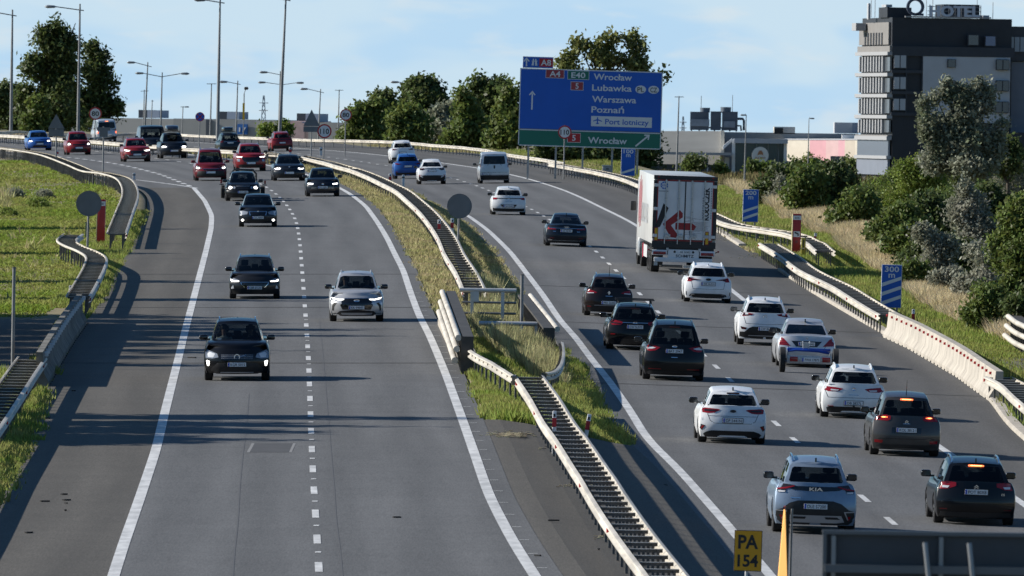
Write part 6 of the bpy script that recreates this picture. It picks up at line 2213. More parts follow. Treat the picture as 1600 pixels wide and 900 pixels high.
# ---- black people carrier
c = away('mpv', 'people_carrier', 'black people carrier with large arrow shaped red tail lamps and a tall rear screen', 1051, 594, C_BLACK, W=1.884, L=4.82, H=1.78, wb=.86, wroof=.63, belt=.585, cowl=.585, rsill=.06, rwtop=.87, rbord=.90, rake_r=.12)
c.panel('tail_lamp', M_RED, [(.46, .560), (.66, .590), (.88, .632), (.93, .60), (.95, .52), (.80, .495), (.62, .508)])
c.panel('lamp_insert', M_LWHITE, [(.60, .553), (.80, .580), (.90, .565), (.90, .535), (.72, .535)], lift=.016)
c.badge(.585, kind='oval', r=.040)
c.plate('8AT 2947', .505)
c.panel('tailgate_handle', M_CHROME, rect(-.10, .10, .395, .405), mirror=False)
c.panel('reflector', M_RED, rect(.42, .82, .190, .202), lift=.012)
c.panel('bumper_seam', M_GLOSSB, rect(-.9, .9, .335, .341), mirror=False, lift=.006)
apron(c, [(0, .16), (.8, .16), (.88, .13), (.86, .1), (0, .09)])
c.stoplamp(M_DRED, .3, .93); c.antenna(); c.rails(C_BLACK, .02)

# ---- black estate with roof bars
c = away('wagon', 'estate_car', 'black estate car with roof bars and a chrome strip between its tail lamps', 990, 546.5, C_BLACK, W=1.852, L=4.87, H=1.48, wb=.82, wroof=.62, rsill=.05, rwtop=.87, rbord=.92)
c.panel('tail_lamp', M_RED, [(.42, .610), (.52, .632), (.80, .668), (.92, .650), (.94, .575), (.80, .545), (.50, .555)])
c.panel('chrome_strip', M_CHROME, [(-.45, .612), (.45, .612), (.45, .600), (-.45, .600)], mirror=False, lift=.014)
c.panel('lamp_insert', M_SMOKE, [(.52, .592), (.84, .610), (.86, .585), (.56, .575)], lift=.016)
c.badge(.606, kind='oval', r=.038)
c.plate('CW 5L977', .515)
c.panel('reflector', M_RED, rect(.70, .86, .335, .355))
apron(c, [(0, .25), (.82, .25), (.9, .18), (.84, .11), (0, .10)], M_GLOSSB)
c.rails(M_CHROME, .04); c.antenna(); c.stoplamp(M_DRED, .28)
rr = thing('roof_rack', 'pair of dark roof bars mounted on the black estate car beside the people carrier', 'roof rack', c.root.location, tuple(c.root.rotation_euler))
for t in (.30, .62):
    p = Vector(c.up(0, t, 1))
    MB().box((0, p.y, p.z + .12), (1.28, .09, .035), bev=.012).build('cross_bar', M_BLACK, rr)
    for s in (-1, 1):
        q = Vector(c.up(s * .96, t, 1))
        MB().box((q.x, p.y, q.z + .075), (.06, .1, .11), bev=.01).build('bar_foot', M_BLACK, rr)

# ---- dark brown estate
c = away('wagon', 'estate_car', 'dark brown estate car with bulging tail lamps, next to the median railing bend', 949.5, 494, C_BROWN, W=1.75, L=4.27, H=1.47, wb=.78, wroof=.58, rsill=.14, rwtop=.86, rbord=.90)
c.panel('tail_lamp', M_RED, [(.48, .575), (.58, .605), (.86, .652), (.95, .60), (.93, .545), (.60, .555)])
c.panel('lamp_insert', M_LWHITE, [(.62, .575), (.90, .570), (.88, .548), (.62, .558)], lift=.016)
c.badge(.575, kind='diamond', r=.075)
c.panel('lettering', M_CHROME, rect(-.14, .14, .490, .502), mirror=False)
c.plate('PKR 2220G', .335)
apron(c, [(0, .27), (.78, .27), (.88, .22), (.84, .11), (0, .10)])
c.panel('chrome_strip', M_SILVERP, rect(-.6, .6, .262, .274), mirror=False, lift=.018)
c.panel('reflector', M_RED, rect(.72, .88, .225, .245), lift=.014)
c.rails(M_CHROME, .05); c.antenna(kind='rod', t=.1)

# ---- white SUV with a black lower bumper
c = away('suv', 'suv', 'white SUV with black lower bumper and slanted exhaust trims, left of the saloon', 1192.5, 539.5, C_WHITE, W=1.82, L=4.23, H=1.57, wb=.82, wroof=.62, rsill=.10, rwtop=.86, rbord=.90, belt=.66)
c.panel('tail_lamp', M_RED, [(.42, .672), (.50, .640), (.72, .625), (.92, .615), (.93, .665), (.86, .695), (.60, .690)])
c.panel('lamp_insert', M_SMOKE, [(.50, .662), (.84, .650), (.84, .636), (.56, .645)], lift=.016)
c.badge(.615, kind='ring', r=.07)
c.plate('CW 8L901', .36, u=.05)
c.panel('tailgate_seam', M_GLOSSB, [(.78, .62), (.70, .47), (.0, .455), (.0, .450), (.71, .463), (.795, .62)], lift=.004)
apron(c, [(0, .40), (.45, .40), (.58, .37), (.74, .285), (.92, .285), (.92, .19), (.70, .155), (0, .14)])
c.panel('fog_recess', M_GLOSSB, [(.66, .375), (.90, .400), (.86, .345), (.70, .335)])
c.panel('reflector', M_DRED, [(.70, .366), (.86, .382), (.84, .355), (.73, .348)], lift=.016)
c.panel('skid_plate', M_SILVERP, [(-.58, .215), (.58, .215), (.62, .20), (-.62, .20)], mirror=False, lift=.018)
c.rails(M_SILVERP, .035); c.antenna()

# ---- white estate behind the lorry
c = away('wagon', 'estate_car', 'white estate car with slim dark winged tail lamps close behind the lorry', 1104.5, 472.5, C_WHITE, W=1.79, L=4.65, H=1.44, wb=.83, wroof=.64, rsill=.10, rwtop=.87, rbord=.90)
c.panel('tail_lamp', M_RED, [(.28, .592), (.60, .622), (.92, .660), (.95, .60), (.90, .545), (.76, .540), (.62, .580)])
c.panel('lamp_insert', M_SMOKE, [(.30, .590), (.74, .620), (.74, .585), (.62, .584)], lift=.016)
c.badge(.605, kind='oval', r=.05, m=M_GLOSSB)
c.plate('WE 4U531', .49)
c.panel('tailgate_seam', M_GLOSSB, [(.70, .55), (.64, .365), (0, .355), (0, .349), (.65, .358), (.715, .55)], lift=.004)
apron(c, [(0, .235), (.58, .235), (.74, .215), (.80, .165), (.6, .13), (0, .12)])
c.panel('chrome_strip', M_CHROME, [(.56, .225), (.70, .205), (.74, .155), (.70, .155), (.66, .195), (.56, .212)], lift=.018)
c.panel('reflector', M_BLACK, rect(.90, .93, .19, .28))
c.rails(C_WHITE, .03); c.antenna(m=C_WHITE)

# ---- dark blue saloon
c = away('sedan', 'saloon_car', 'dark blue saloon with a chrome tail bar, ahead of the dark brown estate', 883.5, 385, C_NAVY, W=1.886, L=4.94, H=1.45, wb=.78, wroof=.56)
c.panel('tail_lamp', M_RED, [(.50, .545), (.80, .560), (.93, .625), (.95, .575), (.90, .520), (.50, .520)])
c.panel('chrome_strip', M_CHROME, rect(-.82, .82, .556, .568), mirror=False, lift=.016)
c.badge(.592, kind='rings', r=.035)
c.plate('ZS 9418V', .485)
c.panel('lettering', M_CHROME, rect(.50, .64, .455, .470))
c.panel('reflector', M_RED, rect(.58, .78, .25, .262), lift=.014)
apron(c, [(0, .235), (.84, .235), (.88, .19), (.8, .12), (0, .12)])
c.panel('chrome_strip', M_CHROME, [(.66, .205), (.88, .225), (.86, .175), (.70, .175)], lift=.016)
c.panel('chrome_strip', M_SILVERP, rect(-.66, .66, .178, .188), mirror=False, lift=.016)
c.antenna(t=.05)

# ---- silver-white hatchback
c = away('hatch', 'hatchback', 'silver white hatchback with dark lamp band, ahead of the dark blue saloon', 794, 336, C_WHITE2, W=1.80, L=4.37, H=1.45, rsill=.12, rwtop=.84)
c.panel('tailgate_band', M_SMOKE, [(-.80, .605), (.80, .605), (.70, .578), (-.70, .578)], mirror=False)
c.panel('tail_lamp', M_RED, [(.62, .610), (.90, .622), (.92, .545), (.74, .550)], lift=.014)
c.badge(.565, kind='disc', r=.05)
c.panel('lettering', M_CHROME, rect(-.2, .2, .485, .497), mirror=False)
c.plate('NO 7315C', .32)
c.panel('plate_recess', M_SMOKE, [(-.48, .375), (.48, .375), (.36, .27), (-.36, .27)], mirror=False, lift=.003)
apron(c, [(0, .235), (.80, .235), (.92, .25), (.90, .14), (0, .12)])
c.antenna(m=C_WHITE2)

# ---- white van
c = away('van', 'van', 'white passenger van with upright red tail lamps, driving past the big blue sign', 772, 286.5, C_SILVER, W=1.93, L=4.78, H=1.96, rsill=.14, rwtop=.86, rbord=.80, sides=[(.06, .32), (.36, .62), (.66, .92)], glass_rear=M_GLASSD, cat='van', rim=M_RIMD, rake_r=.03, sweep_r=.08)
c.panel('tail_lamp', M_RED, [(.84, .80), (.95, .78), (.98, .52), (.88, .52)])
c.panel('reversing_lamp', M_LWHITE, [(.885, .66), (.955, .66), (.96, .60), (.89, .60)], lift=.016)
c.panel('tailgate_handle', M_BLACK, rect(-.05, .05, .48, .58), mirror=False, lift=.02)
c.plate('DW 4', .305, u=-.52)
c.panel('bumper', M_BLACK, [(-.98, .26), (.98, .26), (.98, .12), (-.98, .12)], mirror=False, lift=.03)
c.panel('tailgate_seam', M_GLOSSB, rect(-.86, .86, .352, .360), mirror=False, lift=.005)
for s in (-1, 1):
    a = Vector((s * .46, c.proj(s * .46, 1.25, 'rear')[0].y - .03, 1.13)); b = a + Vector((-s * .16, .02, .17))
    MB().tube([a, b], .012, 6).build('rear_wiper', M_BLACK, c.root)

# ---- white crossover
c = away('suv', 'hatchback', 'white coupe style crossover with dark lower bumper, beside the blue SUV', 674.5, 288, C_WHITE, W=1.80, L=4.38, H=1.56, wb=.82, wroof=.56, rt=.95, rb=.22, rsill=.22, rwtop=.86, belt=.64)
c.panel('tail_lamp', M_SMOKE, [(.46, .625), (.62, .665), (.90, .715), (.95, .64), (.86, .58), (.66, .565)])
c.panel('lamp_strip', M_DRED, [(.56, .635), (.88, .66), (.88, .635), (.60, .615)], lift=.016)
c.panel('tailgate_band', M_SMOKE, [(-.5, .645), (.5, .645), (.46, .625), (-.46, .625)], mirror=False)
c.plate('', .55)
c.badge(.61, kind='oval', r=.045)
apron(c, [(0, .365), (.5, .365), (.78, .345), (.92, .38), (.94, .24), (.86, .13), (0, .12)])
c.panel('reflector', M_RED, [(.76, .375), (.92, .39), (.90, .33), (.80, .32)], lift=.016)
c.panel('bumper_accent', C_WHITE, [(.62, .30), (.86, .37), (.86, .34), (.66, .265)], lift=.02)

# ---- blue SUV
c = away('suv', 'suv', 'bright blue SUV with dark lower bumper in the left lane behind the white SUV', 637, 279.5, C_BLUE, W=1.845, L=4.64, H=1.645, wb=.80, wroof=.60, rsill=.14)
c.panel('tail_lamp', M_DRED, [(.42, .60), (.62, .61), (.93, .66), (.95, .59), (.70, .565)])
c.panel('lamp_strip', M_RED, [(.60, .605), (.90, .635), (.90, .62), (.64, .592)], lift=.016)
c.plate('', .50)
apron(c, [(0, .25), (.70, .25), (.88, .29), (.90, .16), (0, .13)])
c.panel('reflector', M_RED, rect(.74, .88, .285, .30), lift=.016)
c.antenna()

# ---- white SUV beyond
c = away('suv', 'suv', 'white SUV with slim dark tail lamps in front of the far guard rail', 629, 255.5, C_WHITE, W=1.84, L=4.6, H=1.70, wb=.82, wroof=.62, rsill=.12)
c.panel('tail_lamp', M_DRED, [(.40, .625), (.92, .66), (.94, .595), (.66, .59)])
c.plate('', .48)
apron(c, [(0, .28), (.8, .28), (.92, .25), (.88, .13), (0, .12)])
c.panel('skid_plate', M_SILVERP, rect(-.5, .5, .17, .20), mirror=False, lift=.016)

# ---- red SUV far off, seen over the median rail
c = away('suv', 'suv', 'red SUV driving away beyond the median rail, left of the triangular sign', 443.5, 0, C_RED, Y=1070, W=1.86, L=4.5, H=1.66)
c.panel('tail_lamp', M_DRED, [(.50, .62), (.92, .66), (.94, .56), (.56, .57)])
c.panel('tailgate_band', M_GLOSSB, rect(-.6, .6, .58, .62), mirror=False)
c.plate('', .44)
apron(c, [(0, .30), (.86, .30), (.9, .13), (0, .13)])
c.rails(M_CHROME, .03)

# ---- dark blue estate with a roof box, far off
c = away('mpv', 'people_carrier', 'blue people carrier driving away with a black roof box on top', 362.5, 0, C_NAVY, Y=1070, W=1.86, L=4.8, H=1.70, belt=.60)
c.panel('tail_lamp', M_RED, [(.62, .62), (.90, .65), (.94, .54), (.70, .54)])
c.panel('chrome_strip', M_CHROME, rect(-.6, .6, .555, .570), mirror=False)
c.plate('', .50)
apron(c, [(0, .24), (.86, .24), (.9, .13), (0, .13)])
c.rails(M_CHROME, .03)
def roof_box(c, label, tall=.36, w=.85):
    p = Vector(c.up(0, .5, 1))
    b = thing('roof_box', label, 'roof box', c.root.location, tuple(c.root.rotation_euler))
    m_ = MB()
    prof = [(-1.0, .5), (-.97, .85), (-.7, 1.0), (.3, 1.0), (.8, .72), (1.0, .3), (1.0, .12), (.9, 0), (-.9, 0), (-1.0, .15)]
    n = len(prof)
    vs, fs = [], []
    xs = [(-1, .72), (-.88, .94), (0, 1), (.88, .94), (1, .72)]
    for x, k in xs:
        for y, z in prof:
            vs.append((x * w / 2, y * k * 1.05, p.z + .12 + (.5 + (z - .5) * k) * tall))
    for i in range(len(xs) - 1):
        for j in range(n):
            fs.append((i * n + j, i * n + (j + 1) % n, (i + 1) * n + (j + 1) % n, (i + 1) * n + j))
    fs += [tuple(range(n)), tuple((len(xs) - 1) * n + j for j in range(n))]
    m_.add(vs, fs)
    m_.build('shell', M_GLOSSB, b, 50)
    for t in (.34, .66):
        q = Vector(c.up(0, t, 1))
        MB().box((0, q.y, q.z + .08), (1.2, .08, .04)).build('cross_bar', M_BLACK, b)
roof_box(c, 'black roof box on the blue people carrier driving away')

# ---- far white van
c = away('van', 'van', 'white van with lit red tail lamps driving away under the speed limit sign', 169, 0, C_SILVER, Y=1190, W=1.95, L=5.0, H=2.15, sides=[(.06, .3), (.36, .62), (.7, .92)], cat='van', glass_rear=M_GLASSD)
c.panel('tail_lamp', M_RED, [(.84, .60), (.96, .60), (.98, .36), (.88, .36)])
c.panel('lamp_glow', M_BRAKE, ell(.91, .42, .06, .05), lift=.02)
c.panel('bumper', M_BLACK, rect(-.96, .96, .12, .24), mirror=False, lift=.03)
c.stoplamp(M_BRAKE, .3, .96)
c.plate('', .3)

# ================================================================= oncoming
c = coming('suv', 'suv', 'black SUV with silver roof rails, nearest oncoming car in its lane', 370.5, 594.5, C_BLACK, W=1.89, L=4.63, H=1.71, hoodf=.555, cowl=.66, belt=.66, wb=.80, wroof=.60)
c.headlamp([(.60, .455), (.90, .52), (.96, .475), (.95, .385), (.74, .375), (.56, .395)], lit=())
c.panel('headlamp_inner', M_LWHITE, [(.66, .455), (.84, .485), (.90, .45), (.88, .40), (.72, .392)], 'front', lift=.014)
c.panel('lamp_glow', M_LIT, [(.83, .33), (.90, .345), (.93, .34), (.90, .255), (.85, .250)], 'front', lift=.016)
c.panel('grille', M_GLOSSB, [(-.54, .455), (.54, .455), (.54, .38), (.44, .345), (-.44, .345), (-.54, .38)], 'front', mirror=False)
for v in (.43, .405, .38):
    c.panel('grille_bar', M_SILVERP, rect(-.48, .48, v, v + .006), 'front', mirror=False, lift=.014)
c.badge(.40, 'front', kind='ring', r=.085)
c.panel('grille_bar', M_CHROME, [(-.28, .442), (-.05, .405), (-.05, .398), (-.29, .434)], 'front', mirror=False, lift=.02)
c.plate('KGR 5015', .275, 'front')
apron(c, [(0, .315), (.60, .30), (.72, .24), (.80, .20), (.76, .12), (0, .115)], M_BLACK, 'front')
c.panel('skid_plate', M_SILVERP, rect(-.50, .50, .135, .150), 'front', mirror=False, lift=.02)
c.rails(M_CHROME, .045); c.antenna()
MB().box((0, 0, 0), (.12, .02, .03)).build('toll_sticker', M_LWHITE, c.root).location = Vector(c.up(.72, 1.0, .12)) + Vector((0, .03, 0))
volvo = c

c = coming('suv', 'suv', 'silver SUV with a wide black grille in the inner lane of the left carriageway', 557, 502.3, C_SILVER, W=1.825, L=4.46, H=1.62, hoodf=.56, cowl=.655, wb=.80, wroof=.60)
c.headlamp([(.42, .475), (.60, .488), (.93, .520), (.95, .46), (.74, .425), (.50, .448)])
c.panel('lamp_glow', M_LIT, [(.46, .470), (.66, .468), (.93, .505), (.93, .480), (.68, .448), (.50, .452)], 'front', lift=.018)
c.panel('grille', M_GLOSSB, [(-.42, .482), (.42, .482), (.56, .42), (.60, .34), (.52, .25), (-.52, .25), (-.60, .34), (-.56, .42)], 'front', mirror=False)
c.panel('grille_bar', M_CHROME, [(-.44, .49), (.44, .49), (.44, .482), (-.44, .482)], 'front', mirror=False, lift=.014)
c.badge(.44, 'front', kind='oval', r=.05)
c.plate('KK 9464T', .295, 'front')
apron(c, [(0, .25), (.62, .22), (.74, .165), (.92, .165), (.9, .12), (0, .115)], M_BLACK, 'front')
c.panel('skid_plate', M_SILVERP, [(-.58, .185), (.58, .185), (.54, .14), (-.54, .14)], 'front', mirror=False, lift=.016)
c.panel('fog_recess', M_BLACK, [(.72, .385), (.84, .40), (.90, .33), (.90, .23), (.84, .23), (.82, .32)], 'front')
c.rails(M_SILVERP, .035); c.antenna()
toyota = c

c = coming('wagon', 'estate_car', 'dark grey estate car with lit headlamps between the two nearer oncoming SUVs', 398, 466.8, C_DGREY, W=1.825, L=4.67, H=1.50, hoodf=.55, cowl=.64, belt=.64, wb=.80, wroof=.62)
c.headlamp([(.58, .44), (.86, .505), (.96, .475), (.96, .42), (.80, .405), (.60, .41)])
c.panel('lamp_glow', M_LIT, [(.62, .432), (.82, .440), (.94, .47), (.94, .425), (.78, .412), (.62, .415)], 'front', lift=.018)
c.panel('grille', M_GLOSSB, [(-.54, .40), (.54, .40), (.52, .36), (.38, .275), (-.38, .275), (-.52, .36)], 'front', mirror=False)
c.panel('grille_rim', M_CHROME, [(-.56, .408), (.56, .408), (.54, .398), (-.54, .398)], 'front', mirror=False, lift=.014)
c.panel('grille_rim', M_CHROME, [(.56, .408), (.54, .36), (.40, .27), (.38, .278), (.515, .362), (.54, .40)], 'front', lift=.014)
c.plate('CBR 81LN', .272, 'front')
c.panel('fog_lamp', M_LWHITE, [(.84, .33), (.90, .30), (.93, .245), (.82, .25)], 'front')
apron(c, [(0, .25), (.50, .25), (.66, .21), (.9, .20), (.88, .13), (0, .115)], M_BLACK, 'front')
c.rails(M_CHROME, .045); c.antenna()

c = coming('hatch', 'hatchback', 'black hatchback with chrome rimmed grille and lit fog lamps, above the grey estate', 403, 354.6, C_NAVY, W=1.77, L=4.57, H=1.47, hoodf=.56, wb=.82, wroof=.62)
c.headlamp([(.52, .475), (.70, .50), (.94, .52), (.96, .40), (.86, .375), (.56, .40)])
c.panel('headlamp_inner', M_LWHITE, [(.80, .50), (.93, .50), (.94, .36), (.84, .36)], 'front', lift=.016)
c.panel('grille', M_GLOSSB, [(-.44, .475), (.44, .475), (.38, .375), (-.38, .375)], 'front', mirror=False)
c.panel('grille_rim', M_CHROME, [(-.48, .49), (.48, .49), (.44, .472), (-.44, .472)], 'front', mirror=False, lift=.014)
c.panel('grille_rim', M_CHROME, [(.48, .49), (.42, .365), (.38, .372), (.43, .475)], 'front', lift=.014)
c.plate('CAL 66901', .295, 'front')
c.panel('lamp_glow', M_LIT, ell(.80, .215, .075, .035), 'front', lift=.016)
apron(c, [(0, .25), (.62, .25), (.70, .17), (0, .15)], M_BLACK, 'front')
c.badge(.485, 'front', r=.04)

c = coming('wagon', 'estate_car', 'black estate car with round twin headlamps towing a loaded car trailer', 379.5, 314.2, C_BLACK, W=1.80, L=4.85, H=1.48, hoodf=.50, cowl=.62, wb=.80, wroof=.60)
c.headlamp(ell(.74, .475, .14, .065), lens=M_LHEAD)
c.panel('headlamp', M_LHEAD, ell(.50, .470, .07, .045), 'front')
c.panel('lamp_glow', M_LIT, ell(.74, .475, .12, .055), 'front', lift=.016)
c.panel('grille', M_GLOSSB, [(-.38, .52), (.38, .52), (.36, .43), (.30, .41), (-.30, .41), (-.36, .43)], 'front', mirror=False)
c.panel('grille_rim', M_SILVERP, [(-.40, .53), (.40, .53), (.38, .515), (-.38, .515)], 'front', mirror=False, lift=.014)
c.plate('GCZ 40804', .315, 'front')
apron(c, [(0, .22), (.80, .22), (.86, .14), (0, .12)], M_BLACK, 'front')
merc = c

c = coming('hatch', 'hatchback', 'dark blue grey hatchback with slim headlamps in the inner lane beside the grass median', 504, 307, C_NAVY, W=1.79, L=4.28, H=1.46, hoodf=.55, wb=.80, wroof=.60)
c.headlamp([(.52, .49), (.92, .52), (.95, .44), (.62, .42)])
c.panel('lamp_glow', M_LIT, [(.56, .465), (.92, .49), (.92, .45), (.60, .43)], 'front', lift=.016)
c.badge(.45, 'front', r=.055)
c.plate('PNT 2J307', .335, 'front')
c.panel('grille', M_GLOSSB, [(-.62, .37), (.62, .37), (.80, .20), (-.80, .20)], 'front', mirror=False, lift=.006)
c.panel('grille_bar', M_SILVERP, rect(-.70, .70, .275, .283), 'front', mirror=False, lift=.014)
c.panel('grille_bar', M_SILVERP, rect(-.66, .66, .315, .322), 'front', mirror=False, lift=.014)

c = coming('sedan', 'saloon_car', 'dark blue saloon with twin kidney grille in the inner lane next to the guard rail', 451.5, 282.6, C_NAVY, W=1.86, L=4.9, H=1.46, hoodf=.53, wb=.78, wroof=.58)
c.headlamp([(.46, .50), (.66, .545), (.95, .52), (.94, .43), (.60, .43)])
c.panel('lamp_glow', M_LIT, ell(.72, .485, .18, .035), 'front', lift=.016)
c.panel('grille', M_GLOSSB, [(.04, .51), (.34, .50), (.38, .44), (.30, .38), (.05, .39)], 'front')
c.badge(.55, 'front', r=.04)
c.plate('', .315, 'front')
apron(c, [(0, .25), (.80, .25), (.88, .14), (0, .12)], M_BLACK, 'front')

c = coming('mpv', 'people_carrier', 'dark red people carrier with roof bars in the outer lane', 329, 282.5, C_DRED, W=1.85, L=4.72, H=1.80, hoodf=.44, cowl=.56, belt=.56, wb=.84, wroof=.64, mirror_m=C_DRED)
c.headlamp([(.56, .40), (.80, .475), (.93, .46), (.95, .375), (.70, .37)])
c.panel('lamp_glow', M_LIT, ell(.80, .415, .10, .03), 'front', lift=.016)
c.panel('grille', M_GLOSSB, [(-.50, .38), (.50, .38), (.42, .335), (-.42, .335)], 'front', mirror=False)
c.panel('grille_bar', M_CHROME, rect(-.52, .52, .378, .388), 'front', mirror=False, lift=.014)
c.plate('', .27, 'front')
apron(c, [(0, .31), (.80, .31), (.90, .14), (0, .12)], M_BLACK, 'front')
c.rails(M_CHROME, .06)

c = coming('suv', 'suv', 'dark red SUV with slim lit headlamps in front of the median guard rail', 391.5, 267.6, C_RED, W=1.85, L=4.6, H=1.65, hoodf=.58, wb=.80, wroof=.60, mirror_m=M_GLOSSB)
c.headlamp([(.50, .535), (.93, .565), (.95, .51), (.60, .505)])
c.panel('lamp_glow', M_LIT, [(.56, .53), (.92, .55), (.92, .52), (.62, .51)], 'front', lift=.016)
c.panel('grille', M_GLOSSB, [(-.62, .52), (.62, .52), (.56, .42), (.42, .34), (-.42, .34), (-.56, .42)], 'front', mirror=False)
c.panel('fog_lamp', M_LHEAD, [(.72, .45), (.88, .45), (.88, .36), (.74, .36)], 'front')
c.plate('', .30, 'front')
apron(c, [(0, .25), (.70, .25), (.86, .2), (.84, .13), (0, .12)], M_BLACK, 'front')
c.rails(M_CHROME, .02)

c = coming('hatch', 'hatchback', 'red hatchback with grey lower bumper and roof rails on the outer lane', 213.5, 253, C_RED, W=1.80, L=4.4, H=1.52, hoodf=.54, wb=.82, wroof=.62)
c.headlamp([(.44, .49), (.70, .52), (.94, .545), (.95, .47), (.66, .44)])
c.panel('lamp_glow', M_LIT, [(.50, .485), (.92, .525), (.92, .485), (.66, .455)], 'front', lift=.016)
c.panel('grille', M_GLOSSB, [(-.42, .49), (.42, .49), (.52, .42), (.44, .36), (-.44, .36), (-.52, .42)], 'front', mirror=False)
c.plate('', .31, 'front')
apron(c, [(0, .29), (.62, .29), (.80, .35), (.94, .28), (.90, .13), (0, .12)], M_BLACK, 'front')
c.panel('skid_plate', M_SILVERP, [(-.58, .24), (.58, .24), (.66, .30), (.72, .29), (.56, .17), (-.56, .17), (-.72, .29), (-.66, .30)], 'front', mirror=False, lift=.016)
c.rails(M_CHROME, .045)

c = coming('suv', 'suv', 'dark blue SUV with a roof box, next to the red hatchback', 271.2, 247.6, C_NAVY, W=1.853, L=4.57, H=1.68, hoodf=.56, wb=.80, wroof=.62)
c.headlamp([(.44, .49), (.90, .51), (.94, .42), (.52, .42)])
c.panel('lamp_glow', M_LIT, ell(.72, .465, .16, .032), 'front', lift=.016)
c.panel('grille', M_GLOSSB, [(.03, .48), (.30, .48), (.32, .42), (.05, .41)], 'front')
c.plate('', .305, 'front')
apron(c, [(0, .27), (.84, .27), (.9, .14), (0, .12)], M_BLACK, 'front')
c.rails(M_BLACK, .03)
roof_box(c, 'dark roof box on the oncoming dark blue SUV', .36, .8)

c = coming('van', 'van', 'dark blue van behind the SUV with the roof box', 239, 240.5, C_NAVY, W=1.93, L=4.9, H=1.95, cat='van')
c.headlamp([(.60, .42), (.90, .47), (.94, .37), (.66, .37)])
c.panel('lamp_glow', M_LIT, ell(.80, .40, .08, .025), 'front', lift=.016)
c.panel('grille', M_GLOSSB, rect(-.55, .55, .36, .41), 'front', mirror=False)
c.plate('', .24, 'front')

c = coming('hatch', 'hatchback', 'small red hatchback on the outer lane left of the white van', 122.5, 242.2, C_RED, W=1.72, L=4.1, H=1.60, hoodf=.56, belt=.63, cowl=.63, wb=.84, wroof=.64, mirror_m=M_GLOSSB)
c.headlamp([(.58, .46), (.84, .53), (.94, .50), (.94, .42), (.66, .42)])
c.panel('lamp_glow', M_LIT, ell(.80, .475, .11, .035), 'front', lift=.016)
c.panel('grille', M_GLOSSB, rect(-.48, .48, .42, .48), 'front', mirror=False)
c.plate('', .31, 'front')
apron(c, [(0, .28), (.62, .28), (.72, .14), (0, .12)], M_BLACK, 'front')

c = coming('hatch', 'hatchback', 'bright blue hatchback, leftmost oncoming car by the far guard rail', 61.3, 235.3, C_BLUE, W=1.80, L=4.6, H=1.43, hoodf=.55, wb=.80, wroof=.60)
c.headlamp([(.50, .49), (.90, .53), (.94, .45), (.58, .44)])
c.panel('lamp_glow', M_LIT, ell(.74, .485, .14, .03), 'front', lift=.016)
c.panel('grille', M_GLOSSB, [(-.40, .47), (.40, .47), (.36, .41), (-.36, .41)], 'front', mirror=False)
c.panel('grille', M_GLOSSB, [(-.50, .27), (.50, .27), (.60, .16), (-.60, .16)], 'front', mirror=False)
c.plate('', .345, 'front')

